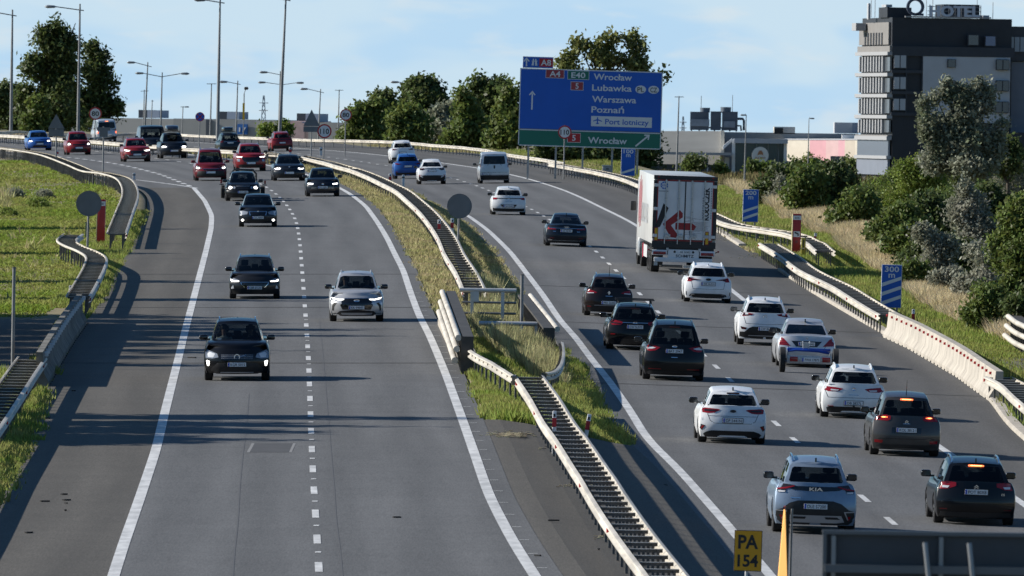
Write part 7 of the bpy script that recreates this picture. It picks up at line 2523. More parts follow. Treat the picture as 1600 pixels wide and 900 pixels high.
# ================================================================= the lorry
def lorry():
    p = hit(1046, 424)
    loc, rot = place(1058, 425.5, 'R', True, 16.5, 2.6)
    rot = (rot[0], rot[1], rot[2] + .018)
    t = thing('lorry', 'white refrigerated lorry with red edged rear doors and black and red arrow mark', 'lorry', loc, rot)
    y0 = -8.25                     # rear end
    white = mat('trailer_white', (0.50, 0.50, 0.485), .4, var=.06, scale=1.2, coat=.2)
    door = mat('trailer_door', (0.66, 0.67, 0.68), .35, var=.05, scale=2, coat=.2)
    steel = mat('galvanised_steel', (0.42, 0.43, 0.44), .4, .7, var=.15, scale=14)
    redp = mat('trailer_red', (0.30, .014, .018), .5)
    frame = mat('frame_black', (.018, .018, .02), .5)
    W2, zb, zt, Lt = 1.30, 1.18, 4.0, 13.6
    MB().box((0, y0 + Lt / 2 + .06, (zb + zt) / 2), (W2 * 2, Lt, zt - zb), bev=.03).build('trailer_box', white, t, 30)
    rf = MB()
    rf.box((0, y0, zt - .07), (W2 * 2 + .02, .14, .16)); rf.box((0, y0, zb - .0), (W2 * 2 + .02, .14, .26))
    for s in (-1, 1):
        rf.box((s * (W2 - .06), y0, (zb + zt) / 2 + .02), (.14, .139, zt - zb - .44))
    rf.build('rear_frame', frame, t)
    rs = MB()
    rs.box((0, y0 - .03, zb + .17), (W2 * 2 - .26, .08, .045)); rs.box((0, y0 - .03, zt - .19), (W2 * 2 - .26, .08, .045))
    for s in (-1, 1):
        rs.box((s * (W2 - .165), y0 - .03, (zb + zt) / 2), (.045, .08, zt - zb - .44))
    rs.build('red_edge', redp, t)
    for s in (-1, 1):
        d = MB().box((s * .565, y0 - .05, (zb + zt) / 2 - .005), (1.105, .07, zt - zb - .44), bev=.01).build('rear_door', door, t)
        for k in (.27, .80):
            x = s * k
            b = MB().tube([(x, y0 - .12, zb + .02), (x, y0 - .12, zt - .16)], .024, 8)
            for z in (zb + .3, zb + 1.1, zb + 1.9, zt - .22):
                b.box((x, y0 - .105, z), (.09, .05, .06))
            b.build('locking_bar', steel, d)
            h = MB().box((x + .11, y0 - .13, zb + .36), (.24, .05, .13), bev=.01)
            h.box((x + .11, y0 - .165, zb + .36), (.16, .03, .05))
            h.build('handle', steel, d)
        for z in (zb + .35, zb + 1.45, zt - .4):
            MB().box((s * (W2 - .10), y0 - .08, z), (.17, .06, .13), bev=.012).build('hinge', mat('hinge_pale', (.6, .6, .6), .4, .3), d)
    MB().box((0, y0 - .07, (zb + zt) / 2), (.05, .05, zt - zb - .44)).build('door_seal', frame, t)
    # lettering and marks on the doors, seen from behind: x right, z up
    yl = y0 - .088
    ink = mat('lorry_ink', (.012, .012, .014), .5)
    sc = 2.6 / 480.0                # metres per step of the measured close-up
    X = lambda a: (a - 447) * sc
    Z = lambda b: zt - (b - 120) * (zt - zb - .0) / 520.0 - .0
    def poly(name, m, pts, y=yl):
        q = [(X(a), Z(b)) for a, b in pts]
        return MB().prism(q, y, y + .006).build(name, m, t)
    poly('mark_black', ink, [(283, 330), (323, 365), (262, 510), (222, 520)])
    poly('mark_red', redp, [(283, 486), (408, 378), (432, 400), (432, 432), (345, 495), (412, 580), (395, 590), (345, 585)])
    poly('mark_red', redp, [(378, 474), (505, 474), (538, 498), (520, 528), (378, 526)])
    st = MB()
    rr = random.Random(4)
    for i in range(26):
        z = 425 + i * 5.4
        a = 440 + rr.random() * 60
        b = 470 + rr.random() * 170
        if 470 < z < 530: a, b = 510 + rr.random() * 20, 600 + rr.random() * 45
        st.prism([(X(a), Z(z)), (X(max(b, a + 25)), Z(z)), (X(max(b, a + 25)), Z(z + 2)), (X(a), Z(z + 2))], yl, yl + .004)
    st.build('mark_streaks', mat('streak_grey', (.25, .22, .22), .6), t)
    nm = MB()
    Mv = Matrix.Translation((X(628), yl, Z(450))) @ Matrix.Rotation(-math.pi / 2, 4, 'Y')
    wd = (450 - 200) * (zt - zb) / 520.0
    add_text(nm, 'KOŁOCZEK', wd / 2, 0, .30, 0, .045, fitw=wd, M=Mv)
    nm.build('lettering', ink, t)
    sm = MB()
    Mv = Matrix.Translation((X(582), yl, Z(440))) @ Matrix.Rotation(-math.pi / 2, 4, 'Y')
    for i in range(9):
        sm.box((.05 + i * .10, 0, 0), (.07, .004, .03), Mv)
    Mv = Matrix.Translation((X(645), yl, Z(440))) @ Matrix.Rotation(-math.pi / 2, 4, 'Y')
    for i in range(13):
        sm.box((.05 + i * .10, 0, 0), (.07, .004, .03), Mv)
    sm.box((X(280), yl, Z(238)), (.40, .004, .03)); sm.box((X(500), yl, Z(390)), (.10, .004, .025))
    sm.build('small_print', mat('print_grey', (.2, .2, .21), .6), t)
    lg = MB()
    for k in range(8):
        q0, q1 = 2 * math.pi * (k + .1) / 8, 2 * math.pi * (k + .9) / 8
        cx, cz = X(284), Z(194)
        pr = []
        for i in range(5):
            q = q0 + (q1 - q0) * i / 4
            pr.append((cx + .155 * math.cos(q), cz + .155 * math.sin(q)))
        for i in range(5):
            q = q1 + (q0 - q1) * i / 4
            pr.append((cx + .10 * math.cos(q), cz + .10 * math.sin(q)))
        lg.prism(pr, yl, yl + .005)
    add_text(lg, 'KN', X(284), Z(194) - .045, .12, yl, .01)
    lg.build('emblem', mat('emblem_blue', (.02, .12, .42), .5), t)
    yel = mat('marker_yellow', (.62, .36, .01), .5)
    for a, b0, b1 in ((235, 520, 610), (620, 540, 630)):
        MB().box((X(a), yl, (Z(b0) + Z(b1)) / 2), (.15, .012, abs(Z(b0) - Z(b1)) + .06)).build('marker_edge', redp, t)
        MB().box((X(a), yl - .008, (Z(b0) + Z(b1)) / 2), (.11, .01, abs(Z(b0) - Z(b1)))).build('marker_board', yel, t)
    MB().prism([(X(482), Z(535)), (X(505), Z(535)), (X(498), Z(575)), (X(492), Z(585))], yl, yl + .005).build('mark_grey', mat('mark_grey', (.18, .2, .24), .5), t)
    for s in (-1, 1):
        MB().box((s * 1.12, y0 - .08, zt - .06), (.07, .04, .045), bev=.01).build('marker_lamp', M_RED, t)
    # bumper, lamps, underrun
    MB().box((0, y0 + .1, .92), (2.5, .2, .28)).build('cross_member', frame, t)
    bd = MB().box((0, y0 - .02, .80), (1.28, .04, .36), bev=.01).build('name_board', mat('board_white', (.7, .7, .7), .5), t)
    tx = MB(); add_text(tx, 'SCHMITZ', .06, .665, .16, y0 - .043, .02, fitw=.74); tx.build('lettering', ink, bd)
    MB().box((.05, y0 - .05, .885), (.52, .014, .12), bev=.003).build('number_plate', M_PLATE, bd)
    tx = MB(); add_text(tx, 'SB 304FJ', .07, .846, .105, y0 - .059, .01, fitw=.42); tx.build('lettering', M_INK, bd)
    for s in (-1, 1):
        MB().disc((s * .38 + .02, .885), .05, y0 - .05, y0 - .03, 14).build('reflector', ink, bd)
        MB().box((s * .66, y0 - .03, .98), (.10, .08, .12)).build('bracket', steel, t)
        hb = MB().box((s * .98, y0 - .02, .84), (.62, .1, .22), bev=.02).build('lamp_housing', M_LWHITE, t, 40)
        MB().box((s * .98, y0 - .075, .82), (.52, .03, .12), bev=.01).build('tail_lamp', M_RED, hb, 40)
        MB().box((s * 1.05, y0 - .095, .80), (.16, .02, .05), bev=.01).build('lamp_inner', M_DRED, hb, 40)
        ar = MB().tube([(s * 1.28, y0 - .02, .88), (s * 1.42, y0 - .02, .93)], .02, 6)
        ar.build('lamp_arm', M_BLACK, t)
        MB().box((s * 1.43, y0 - .03, .94), (.08, .07, .07), bev=.015).build('side_lamp', M_RED, t, 40)
    MB().box((0, y0 - .02, .55), (2.4, .12, .18), bev=.015).build('underrun_bar', mat('underrun_white', (.62, .63, .64), .45), t, 40)
    for s in (-1, 1):
        MB().box((s * 1.12, y0 + .02, .40), (.14, .05, .2)).build('bracket', steel, t)
    MB().box((.3, y0 + .5, .28), (.55, .08, .11), bev=.005).build('tow_plate', M_PLATE, t)
    MB().box((0, y0 + 4.5, .85), (.9, 8.4, .3)).build('chassis', frame, t)
    for s in (-1, 1):
        MB().box((s * 1.0, y0 + 1.0, .62), (.42, .03, .62)).build('mudflap', M_BLACK, t)
        for k in range(3):
            add_wheel(t, s * 1.08, y0 + 1.9 + k * 1.31, .5, .36, M_RIM)
        MB().box((s * 1.23, y0 + 7.0, .75), (.04, 3.2, .5)).build('side_guard', mat('guard_pale', (.5, .5, .5), .5), t)
        MB().box((s * 1.245, y0 + 8.8, .74), (.05, .5, .58)).build('side_board', mat('side_red', (.45, .03, .06), .5), t)
    # tractor unit
    cab = mat('cab_white', (.68, .68, .67), .35, coat=.6)
    cb = MB().box((0, y0 + 14.9, 2.3), (2.48, 2.1, 2.9), bev=.14)
    cb.box((0, y0 + 14.9, .8), (2.46, 2.2, .7), bev=.06)
    cb.build('cab', cab, t, 40)
    MB().box((0, y0 + 12.6, .8), (.9, 4.4, .28)).build('tractor_chassis', frame, t)
    for s in (-1, 1):
        MB().box((s * 1.14, y0 + 12.95, .72), (.26, 1.2, .62), bev=.04).build('fuel_tank', steel, t, 40)
        for yy, r in ((y0 + 11.5, .5), (y0 + 15.2, .5)):
            add_wheel(t, s * 1.06, yy, r, .34, M_RIM)
        MB().box((s * 1.42, y0 + 15.75, 2.45), (.24, .14, .4), bev=.04).build('mirror', M_BLACK, t, 40)
    # lettering on the left side of the box
    sd = MB()
    Ms = Matrix.Translation((-W2 - .012, y0 + 7.5, 2.3)) @ Matrix.Rotation(-math.pi / 2, 4, 'Z')
    add_text(sd, 'KOŁOCZEK', 0, -.35, 1.1, 0, .02, fitw=6.2, M=Ms)
    sd.build('side_lettering', mat('side_print', (.36, .37, .38), .5), t)
    sd = MB()
    for i in range(9):
        sd.box((0, y0 + 10.4 + i * .32, 2.7 + .2 * math.sin(i * 2.1)), (.02, .2, 1.9 - .12 * abs(i - 4)), Matrix.Translation((-W2 - .004, 0, 0)))
    sd.build('side_mark', mat('side_mark_red', (.40, .16, .17), .5), t)
lorry()

# ---- dolly behind the saloon
def dolly():
    loc, rot = place(1263, 583, 'R', True, 2.2, .6)
    t = thing('axle_trailer', 'small axle trailer with a bright blue beam and lamp board behind the pearl white saloon', 'trailer', loc, rot)
    zn = mat('zinc', (.40, .41, .42), .4, .7, var=.2, scale=18)
    blue = mat('beam_blue', (.01, .06, .38), .35, coat=.4)
    y = -.9
    MB().box((0, y + .55, .72), (1.36, .16, .09), bev=.02).build('beam', blue, t, 40)
    MB().tube([(-.66, y + .5, .66), (-.4, y + .44, .70), (.3, y + .44, .68), (.66, y + .5, .62)], .04, 8).build('strap_roll', blue, t, 40)
    MB().tube([(-.76, y + .3, .34), (.76, y + .3, .34)], .04, 8).build('axle', zn, t)
    MB().tube([(0, y + .5, .5), (0, y + 2.0, .45)], .04, 8).build('drawbar', zn, t)
    for s in (-1, 1):
        add_wheel(t, s * .83, y + .3, .34, .18, M_RIM).scale = (1, 1.16, 1.16)
        t.children[-1].location.z = .395
        MB().box((s * .66, y + .4, .50), (.05, .5, .26)).build('side_plate', zn, t)
    bd = MB().box((0, y - .02, .42), (1.40, .03, .26), bev=.008).build('lamp_board', zn, t, 40)
    MB().box((0.05, y - .045, .42), (.56, .014, .13), bev=.003).build('number_plate', M_PLATE, bd)
    tx = MB(); add_text(tx, 'FWA 17875', .08, .38, .11, y - .054, .01, fitw=.44); tx.build('lettering', M_INK, bd)
    MB().box((-.205, y - .055, .42), (.04, .005, .12)).build('country_strip', M_PBLUE, bd)
    for s in (-1, 1):
        MB().box((s * .51 + .02, y - .05, .43), (.25, .04, .15), bev=.01).build('tail_lamp', M_RED, bd, 40)
    for s in (-1, 1):
        MB().tube([(s * .08 - .1, y + .5, .74), (s * .11 - .1, y + .45, .98)], .02, 6).build('hook', mat('hook_pale', (.7, .7, .66), .4), t)
    MB().box((-.1, y + .48, .86), (.14, .05, .16)).build('winch', zn, t)
dolly()

# ---- trailer behind the black estate with round lamps
def car_trailer():
    L = 6.2
    loc, rot = place(371, 309.5, 'L', False, L, 1.2, None)
    o = merc.root.location
    sl = (XcL(o.y + 20) - XcL(o.y + 5)) / 15
    Y = o.y + 6.4
    X = o.x + 6.4 * sl + .10
    th = math.atan(sl)
    t = thing('car_trailer', 'dark car trailer with wheel hoops towed behind the black estate car', 'trailer', (X, Y, G(X, Y) + .012), (0, 0, math.pi - th))
    fr = mat('trailer_dark', (.03, .03, .032), .5, .3)
    MB().box((0, 0, .56), (1.95, 4.4, .12)).build('deck', fr, t)
    MB().tube([(0, 2.2, .5), (0, 3.7, .45)], .05, 8).build('drawbar', fr, t)
    for s in (-1, 1):
        for y in (-.3, .45):
            add_wheel(t, s * 1.04, y, .33, .2, M_RIM)
        MB().box((s * 1.12, .08, .72), (.24, 1.5, .05), bev=.02).build('mudguard', fr, t, 40)
        MB().box((s * 1.14, .85, .86), (.10, .05, .18), bev=.01).build('side_lamp', M_RED, t)
    hp = MB()
    for y in (1.7, .6):
        hp.tube([(-.66, y, .6), (-.66, y, 1.3), (-.5, y, 1.50), (.5, y, 1.50), (.66, y, 1.3), (.66, y, .6)], .05, 8)
    for x in (-.5, 0, .5):
        hp.tube([(x, 1.7, 1.5), (x, .6, 1.5)], .05, 8)
    hp.build('hoop', fr, t, 40)
car_trailer()

# ---- people seen through the windscreens of the two nearest oncoming cars
def seated(car, s, label, shirt, hair):
    """one continuous body grown from a seated skeleton, hands forward, head turned to the road"""
    z = car.belt * car.H
    V = [(0, -.02, z - .46), (0, -.06, z - .26), (0, -.08, z - .06), (0, -.07, z + .09), (0, -.05, z + .16), (0, -.03, z + .27), (0, -.03, z + .35)]
    E = [(i, i + 1) for i in range(6)]
    Rr = [.15, .14, .155, .085, .055, .088, .07]
    for q in (-1, 1):
        n = len(V)
        V += [(q * .19, -.07, z + .02), (q * .24, .06, z - .20), (q * .17, .32, z - .14), (q * .16, .40, z - .12), (q * .10, .12, z - .46), (q * .14, .48, z - .44), (q * .14, .58, z - .80)]
        E += [(2, n), (n, n + 1), (n + 1, n + 2), (n + 2, n + 3), (0, n + 4), (n + 4, n + 5), (n + 5, n + 6)]
        Rr += [.075, .052, .038, .042, .095, .07, .05]
    me = bpy.data.meshes.new('person'); me.from_pydata(V, E, [])
    o = bpy.data.objects.new('person', me); COL.objects.link(o)
    sk = me.skin_vertices.new() if hasattr(me.skin_vertices, 'new') and not me.skin_vertices else None
    mod = o.modifiers.new('skin', 'SKIN')
    if not me.skin_vertices:
        bm = bmesh.new(); bm.from_mesh(me); bm.verts.layers.skin.verify(); bm.to_mesh(me); bm.free()
    for d, r in zip(me.skin_vertices[0].data, Rr):
        d.radius = (r, r)
    me.skin_vertices[0].data[0].use_root = True
    sub_ = o.modifiers.new('sub', 'SUBSURF'); sub_.levels = 1; sub_.render_levels = 1
    dg = bpy.context.evaluated_depsgraph_get()
    body = bpy.data.meshes.new_from_object(o.evaluated_get(dg))
    bpy.data.objects.remove(o)
    body.materials.clear()
    body.materials.append(shirt); body.materials.append(mat('skin', (.42, .25, .18), .5, var=.08, scale=12))
    for p in body.polygons:
        c = p.center
        p.material_index = 1 if c.z > z + .12 or c.y > .30 and c.z > z - .25 else 0
    shade(body, 180)
    P_ = link('person', body, None)
    P_.location = car.root.location; P_.rotation_euler = car.root.rotation_euler
    tag(P_, label, 'person')
    off = Vector((s * car.W * .2, .12 + .02 * car.L, 0))
    for v in body.vertices:
        v.co += off
    h = MB().lathe([(-.10, .0), (-.07, .088), (0, .102), (.05, .088), (.088, .05), (.10, 0)], 14, 'z')
    h.v = [(a + off.x, b * 1.05 - .052 + off.y, c + z + .325 + (0 if b < .02 else .03)) for a, b, c in h.v]
    h.build('hair', hair, P_, 60)
    f = MB()
    f.box((off.x, .064 + off.y, z + .275), (.026, .03, .04), bev=.008)
    f.box((off.x, .056 + off.y, z + .235), (.05, .012, .012), bev=.003)
    for q in (-1, 1):
        f.box((off.x + q * .034, .052 + off.y, z + .30), (.026, .012, .012), bev=.003)
    f.build('face', mat('face_dark', (.20, .10, .08), .6), P_, 50)
    st = MB().lathe([(-.015, .17), (.015, .17), (.015, .19), (-.015, .19)], 20, 'y', Matrix.Rotation(R(-25), 4, 'X'))
    if s < 0:
        w = st.build('steering_wheel', M_BLACK, car.root, 50)
        w.location = off + Vector((0, .44, z - .10))
H_D = mat('hair_dark', (.03, .02, .015), .7); H_L = mat('hair_fair', (.22, .15, .08), .7)
seated(volvo, 1, 'passenger in a pale shirt on the sunny side of the nearest black SUV', mat('shirt_pale', (.55, .52, .46), .8), H_D)
seated(volvo, -1, 'driver in a dark shirt behind the wheel of the nearest black SUV', mat('shirt_dark', (.05, .06, .09), .8), H_D)
seated(toyota, 1, 'fair haired passenger in the oncoming silver SUV', mat('shirt_grey', (.25, .26, .28), .8), H_L)
seated(toyota, -1, 'driver in a blue shirt in the oncoming silver SUV', mat('shirt_blue', (.08, .13, .25), .8), H_D)
# ------------------------------------------------------------------ signs
def at_ground(px, py, Y=None):
    if Y is None:
        return hit(px, py)
    p = P(px, py, Y)
    return Vector((p.x, Y, G(p.x, Y)))

def pole_sign(name, label, px, py_base, top_px, top_py, Y=None, r=.045, m=None, group=None):
    """an Empty at the pole's foot with the pole as its first part; returns (thing, foot, metres per pixel)"""
    b = at_ground(px, py_base, Y)
    q = P(top_px, top_py, b.y)
    t = thing(name, label, 'sign', b, 0, group)
    MB().tube([(0, 0, -.3), (q.x - b.x, 0, q.z - b.z)], r, 8).build('pole', m or M_POLE, t, 50)
    return t, b, b.y / FPX

def loc_of(px, py, b):
    q = P(px, py, b.y)
    return q.x - b.x, q.z - b.z

def round_back(label, px, py, rpx, bx, by):
    t, b, k = pole_sign('road_sign', label, bx, by, px, py - rpx)
    x, z = loc_of(px, py, b)
    d = MB().disc((x, z), rpx * k, -.06, -.045, 32)
    d.lathe([(-.075, rpx * k), (-.05, rpx * k), (-.05, rpx * k - .03), (-.075, rpx * k - .03)], 32, 'y', Matrix.Translation((x, 0, z)))
    d.build('sign_face', M_SIGNBACK, t, 35)
    for s in (-1, 1):
        MB().box((x, -.02, z + s * rpx * k * .45), (rpx * k * 1.3, .04, .05)).build('bracket', M_POLE, t)
round_back('large round sign seen from behind beside the red column on the left', 139, 318, 20, 136, 404)
round_back('large round sign seen from behind standing in the median ladder rail', 718, 322, 19.5, 715, 403)

def tri_back(label, px, top, bot, halfw, pt, pb, pw, bx, by, Y=None):
    t, b, k = pole_sign('road_sign', label, bx, by, px, top + 3, Y)
    x0, z0 = loc_of(px - halfw, bot, b); x1, z1 = loc_of(px + halfw, bot, b); xm, zm = loc_of(px, top, b)
    z0 = z1 = (z0 + z1) / 2
    MB().prism([(x0, z0), (x1, z1), (xm, zm)], -.07, -.05).build('sign_face', M_SIGNBACK, t)
    xa, za = loc_of(px - pw, pb, b); xb, zb = loc_of(px + pw, pt, b)
    MB().prism([(xa, za), (xb, za), (xb, zb), (xa, zb)], -.07, -.05).build('plate', M_SIGNBACK, t)
tri_back('triangular sign with a plate below, seen from behind over the blue hatchback', 88, 178, 201, 13, 202, 213, 12, 87.5, 263)
tri_back('triangular sign with a plate, seen from behind beside the median 110 sign', 487, 171, 197, 13, 198, 206, 13, 486, 247)

def limit_sign(label, num, px, py, rpx, bx, by, Y=None):
    t, b, k = pole_sign('speed_limit_sign', label, bx, by, px, py - rpx * 1.05, Y, group='round speed limit signs')
    x, z = loc_of(px, py, b)
    r = rpx * k
    f = MB().disc((x, z), r, -.08, -.05, 32).build('sign_face', M_SRED, t)
    MB().disc((x, z), r * .80, -.088, -.079, 32).build('sign_field', M_SWHITE, f)
    tx = MB(); add_text(tx, num, x, z - r * .36, r * 1.02, -.092, .02, fitw=r * (1.28 if len(num) == 3 else 1.15)); tx.build('lettering', M_SBLACK, f)
limit_sign('round 80 speed limit sign above the far white van', '80', 149, 177.5, 10, 148, 219, 1100)
limit_sign('round 80 speed limit sign in front of the trees', '80', 540.5, 179.5, 9.3, 539, 217, 1010)
limit_sign('round 110 speed limit sign beside the triangular sign back on the median', '110', 507, 205, 11.2, 505.5, 251)

def nostop():
    t, b, k = pole_sign('road_sign', 'round blue and red no stopping sign beyond the far guard rail', 311, 212, 312.5, 175, 1120)
    x, z = loc_of(312.5, 182.5, b); r = 7.3 * k
    f = MB().disc((x, z), r, -.08, -.05, 28).build('sign_face', M_SRED, t)
    MB().disc((x, z), r * .84, -.088, -.079, 28).build('sign_field', M_SBLUE, f)
    mb = MB()
    for s in (-1, 1):
        mb.box((0, -.092, 0), (r * 1.6, .006, r * .2), Matrix.Translation((x, 0, z)) @ Matrix.Rotation(s * math.pi / 4, 4, 'Y'))
    mb.build('cross', M_SRED, f)
nostop()

def small_backs():
    t, b, k = pole_sign('road_sign', 'small square sign seen from behind on a tall post left of the red hatchback', 160.5, 282, 162, 198)
    x, z = loc_of(162, 206.5, b)
    MB().box((x, -.06, z), (13 * k, .03, 15 * k)).build('sign_face', M_SIGNBACK, t)
    x, z = loc_of(162, 201.5, b)
    MB().box((x, -.06, z), (21 * k, .028, 5 * k)).build('sign_face', M_SIGNBACK, t)
small_backs()

# big direction sign
SIGN_Y = hit(912, 262, .75).y + 5.0
def direction_sign():
    k0 = hit(912, 262, .75)
    Y = SIGN_Y
    k = Y / FPX
    cx = P(921, 170, Y).x
    z0g = G(cx, Y)
    t = thing('direction_sign', 'big blue and green motorway direction sign above the guard rail', 'sign', (cx, Y, z0g), (0, R(.85), 0))
    zbot = P(921, 230.5, Y).z - z0g
    ztop = P(921, 109.5, Y).z - z0g
    Wd = 223 * k
    H = ztop - zbot
    hb = zbot + H * .208
    U = lambda px: (px - 921) * k                    # picture measures on the board, metres
    V = lambda py: zbot + (230.5 - py) * k
    MB().box((0, 0, (zbot + ztop) / 2), (Wd, .08, H), bev=.01).build('board', M_SIGNBACK, t)
    e = .06
    bl = MB().box((0, -.05, (hb + ztop) / 2 + e * .2), (Wd - 2 * e, .02, ztop - hb - 2 * e)).build('blue_field', M_SBLUE, t)
    gr = MB().box((0, -.05, (zbot + hb) / 2), (Wd - 2 * e, .02, hb - zbot - 1.6 * e)).build('green_field', M_SGREEN, t)
    bd = MB()
    for a, b_, c, d in ((-Wd / 2, Wd / 2, ztop - e, ztop), (-Wd / 2, Wd / 2, zbot, zbot + e), (-Wd / 2, Wd / 2, hb - e * .5, hb + e * .5), (-Wd / 2, -Wd / 2 + e, zbot, ztop), (Wd / 2 - e, Wd / 2, zbot, ztop)):
        bd.box(((a + b_) / 2, -.062, (c + d) / 2), (b_ - a, .012, d - c))
    bd.build('border', M_SWHITE, t)
    # the small sign on top
    tz = ztop + 9.5 * k
    ts = MB().box((U(837), 0, tz), (48 * k, .07, 18 * k), bev=.01).build('top_sign', M_SWHITE, t)
    MB().box((U(837), -.04, tz), (46 * k, .02, 16 * k)).build('blue_field', M_SBLUE, ts)
    MB().box((U(849.5), -.055, tz), (21 * k, .012, 13 * k)).build('route_plate', M_SRED, ts)
    w = MB()
    def txt(mb, s, px, py, size_px, width_px, y=-.068, align='L', bold=.018):
        add_text(mb, s, U(px), V(py), size_px * k, y, bold, fitw=width_px * k, align=align)
    tx = MB(); add_text(tx, 'A8', U(849.5), tz - 4.3 * k, 12.5 * k, -.064, .02, fitw=16 * k)
    def arrow(mb, px, py0, py1, wpx, ang=0.0, y=-.064, base=None):
        L = (py1 - py0) * k
        M4 = Matrix.Translation((U(px), y, V(py1) if base is None else base)) @ Matrix.Rotation(ang, 4, 'Y')
        hw = wpx * k
        mb.prism([(-hw * .5, 0), (hw * .5, 0), (hw * .5, L * .86), (-hw * .5, L * .86)], 0, .01, M4)
        mb.prism([(0, L), (-hw * 2.2, L - hw * 2.6), (-hw * 1.7, L - hw * 3.2), (0, L - hw * 1.4), (hw * 1.7, L - hw * 3.2), (hw * 2.2, L - hw * 2.6)], -.002, .012, M4)
    arrow(tx, 819, 87, 101, 2.2, base=tz - 6.5 * k)
    for s in (-1, 1):
        tx.prism([(U(831.5) + s * 1.0 * k, tz - 5 * k), (U(831.5) + s * 4.6 * k, tz - 5 * k), (U(831.5) + s * 2.6 * k, tz + 5.5 * k), (U(831.5) + s * .9 * k, tz + 5.5 * k)], -.064, -.054)
    tx.box((U(831.5), -.06, tz + 2 * k), (9 * k, .012, 1.0 * k))
    tx.build('lettering', M_SWHITE, ts)
    # route plates on the blue
    def plate(name, m, px, py, wp, hp, s, size, wid, par):
        o = MB().box((U(px), -.068, V(py)), (wp * k, .016, hp * k)).build(name, M_SWHITE, par)
        MB().box((U(px), -.078, V(py)), ((wp - 1.4) * k, .014, (hp - 1.4) * k)).build('plate_field', m, o)
        q = MB(); add_text(q, s, U(px), V(py) - size * .35 * k, size * k, -.090, .02, fitw=wid * k); q.build('lettering', M_SWHITE, o)
    plate('route_plate', M_SBROWN, 864, 117, 29, 13.6, 'A4', 12, 17, bl)
    plate('route_plate', M_SGREEN, 900.5, 118, 34, 14, 'E40', 12, 22, bl)
    plate('route_plate', M_SBROWN, 899, 135, 20, 13.5, '5', 12, 5, bl)
    plate('route_plate', M_SRED, 896.5, 216, 21, 15, '5', 12.5, 5.5, gr)
    w = MB()
    txt(w, 'Wrocław', 924.5, 124.2, 13.6, 60)
    txt(w, 'Lubawka', 922.5, 141.3, 13.6, 62)
    txt(w, 'Warszawa', 923, 159.2, 13.6, 69)
    txt(w, 'Poznań', 922.5, 175.4, 13.6, 51)
    arrow(w, 829.5, 144.5, 174, 2.3, y=-.07)
    w.build('lettering', M_SWHITE, bl)
    for px, s in ((998.5, 'PL'), (1018.8, 'CZ')):
        o = MB().lathe([(-.075, 8.4 * k), (-.062, 8.4 * k), (-.062, .01), (-.075, .01)], 28, 'y', Matrix.Translation((U(px), 0, V(137.5))) @ Matrix.Diagonal((1, 1, .74, 1))).build('country_oval', M_SWHITE, bl)
        q = MB(); add_text(q, s, U(px), V(137.5) - 3.8 * k, 10.5 * k, -.080, .012, fitw=10.5 * k); q.build('lettering', M_SBLACK, o)
    o = MB().box((U(970), -.068, V(189)), (95 * k, .016, 16 * k)).build('airport_plate', M_SWHITE, bl)
    q = MB(); add_text(q, 'Port lotniczy', U(944.5), V(189) - 4.2 * k, 11.8 * k, -.082, .014, fitw=68 * k, align='L')
    X0, Z0 = U(932.5), V(188.5)
    q.prism([(X0 - .9 * k, Z0 - 5 * k), (X0 + .9 * k, Z0 - 5 * k), (X0 + .9 * k, Z0 + 5 * k), (X0, Z0 + 6.2 * k), (X0 - .9 * k, Z0 + 5 * k)], -.082, -.078)
    q.prism([(X0 - 7 * k, Z0 - 1.2 * k), (X0 - .7 * k, Z0 + .6 * k), (X0 + .7 * k, Z0 + .6 * k), (X0 + 7 * k, Z0 - 1.2 * k), (X0 + 7 * k, Z0), (X0, Z0 + 3 * k), (X0 - 7 * k, Z0)], -.086, -.083)
    q.prism([(X0 - 3 * k, Z0 - 4.8 * k), (X0 + 3 * k, Z0 - 4.8 * k), (X0 + 1 * k, Z0 - 3 * k), (X0 - 1 * k, Z0 - 3 * k)], -.090, -.087)
    q.build('lettering', M_SBLUE, o)
    w = MB()
    txt(w, 'Wrocław', 918.5, 223.6, 13.8, 61)
    arrow(w, 993, 0, 29, 2.5, R(49), y=-.07, base=V(226.5))
    w.build('lettering', M_SWHITE, gr)
    for px in (826, 869, 911, 957, 996.5):
        MB().box((U(px), .14, (zbot + ztop) / 2 * .5 + zbot * .0), (3.0 * k, .16, (zbot + ztop) / 2 + .9)).build('post', mat('post_galv', (.34, .34, .33), .5, .5, var=.2, scale=3), t)
    for z in (.18, .4, .62, .84):
        MB().box((0, .07, zbot + H * z), (Wd * .98, .06, .10)).build('cross_rail', M_POLE, t)
    MB().box((U(950), -.2, .6), (16 * k, .5, 1.1), bev=.02)
    c = hit(950, 268)
    cb = thing('control_cabinet', 'small grey control cabinet at the foot of the big blue sign', 'cabinet', (P(949, 262, Y + .8).x, Y + .8, G(P(949, 262, Y + .8).x, Y + .8)))
    zc = P(949, 259, Y + .8).z - cb.location.z
    MB().box((0, 0, zc / 2), (16 * k, .45, zc), bev=.02).build('housing', mat('cabinet_grey', (.33, .34, .34), .5, .2), cb, 40)
    MB().box((0, 0, zc + .02), (17.5 * k, .52, .05)).build('lid', M_TUBE, cb)
    MB().box((0, -.235, zc * .75), (.18, .02, .1)).build('label_plate', M_POST, cb)
direction_sign()
limit_sign('round 110 speed limit sign in front of the green strip of the big blue sign', '110', 882.5, 206.5, 10.6, 881, 253, SIGN_Y - 4)

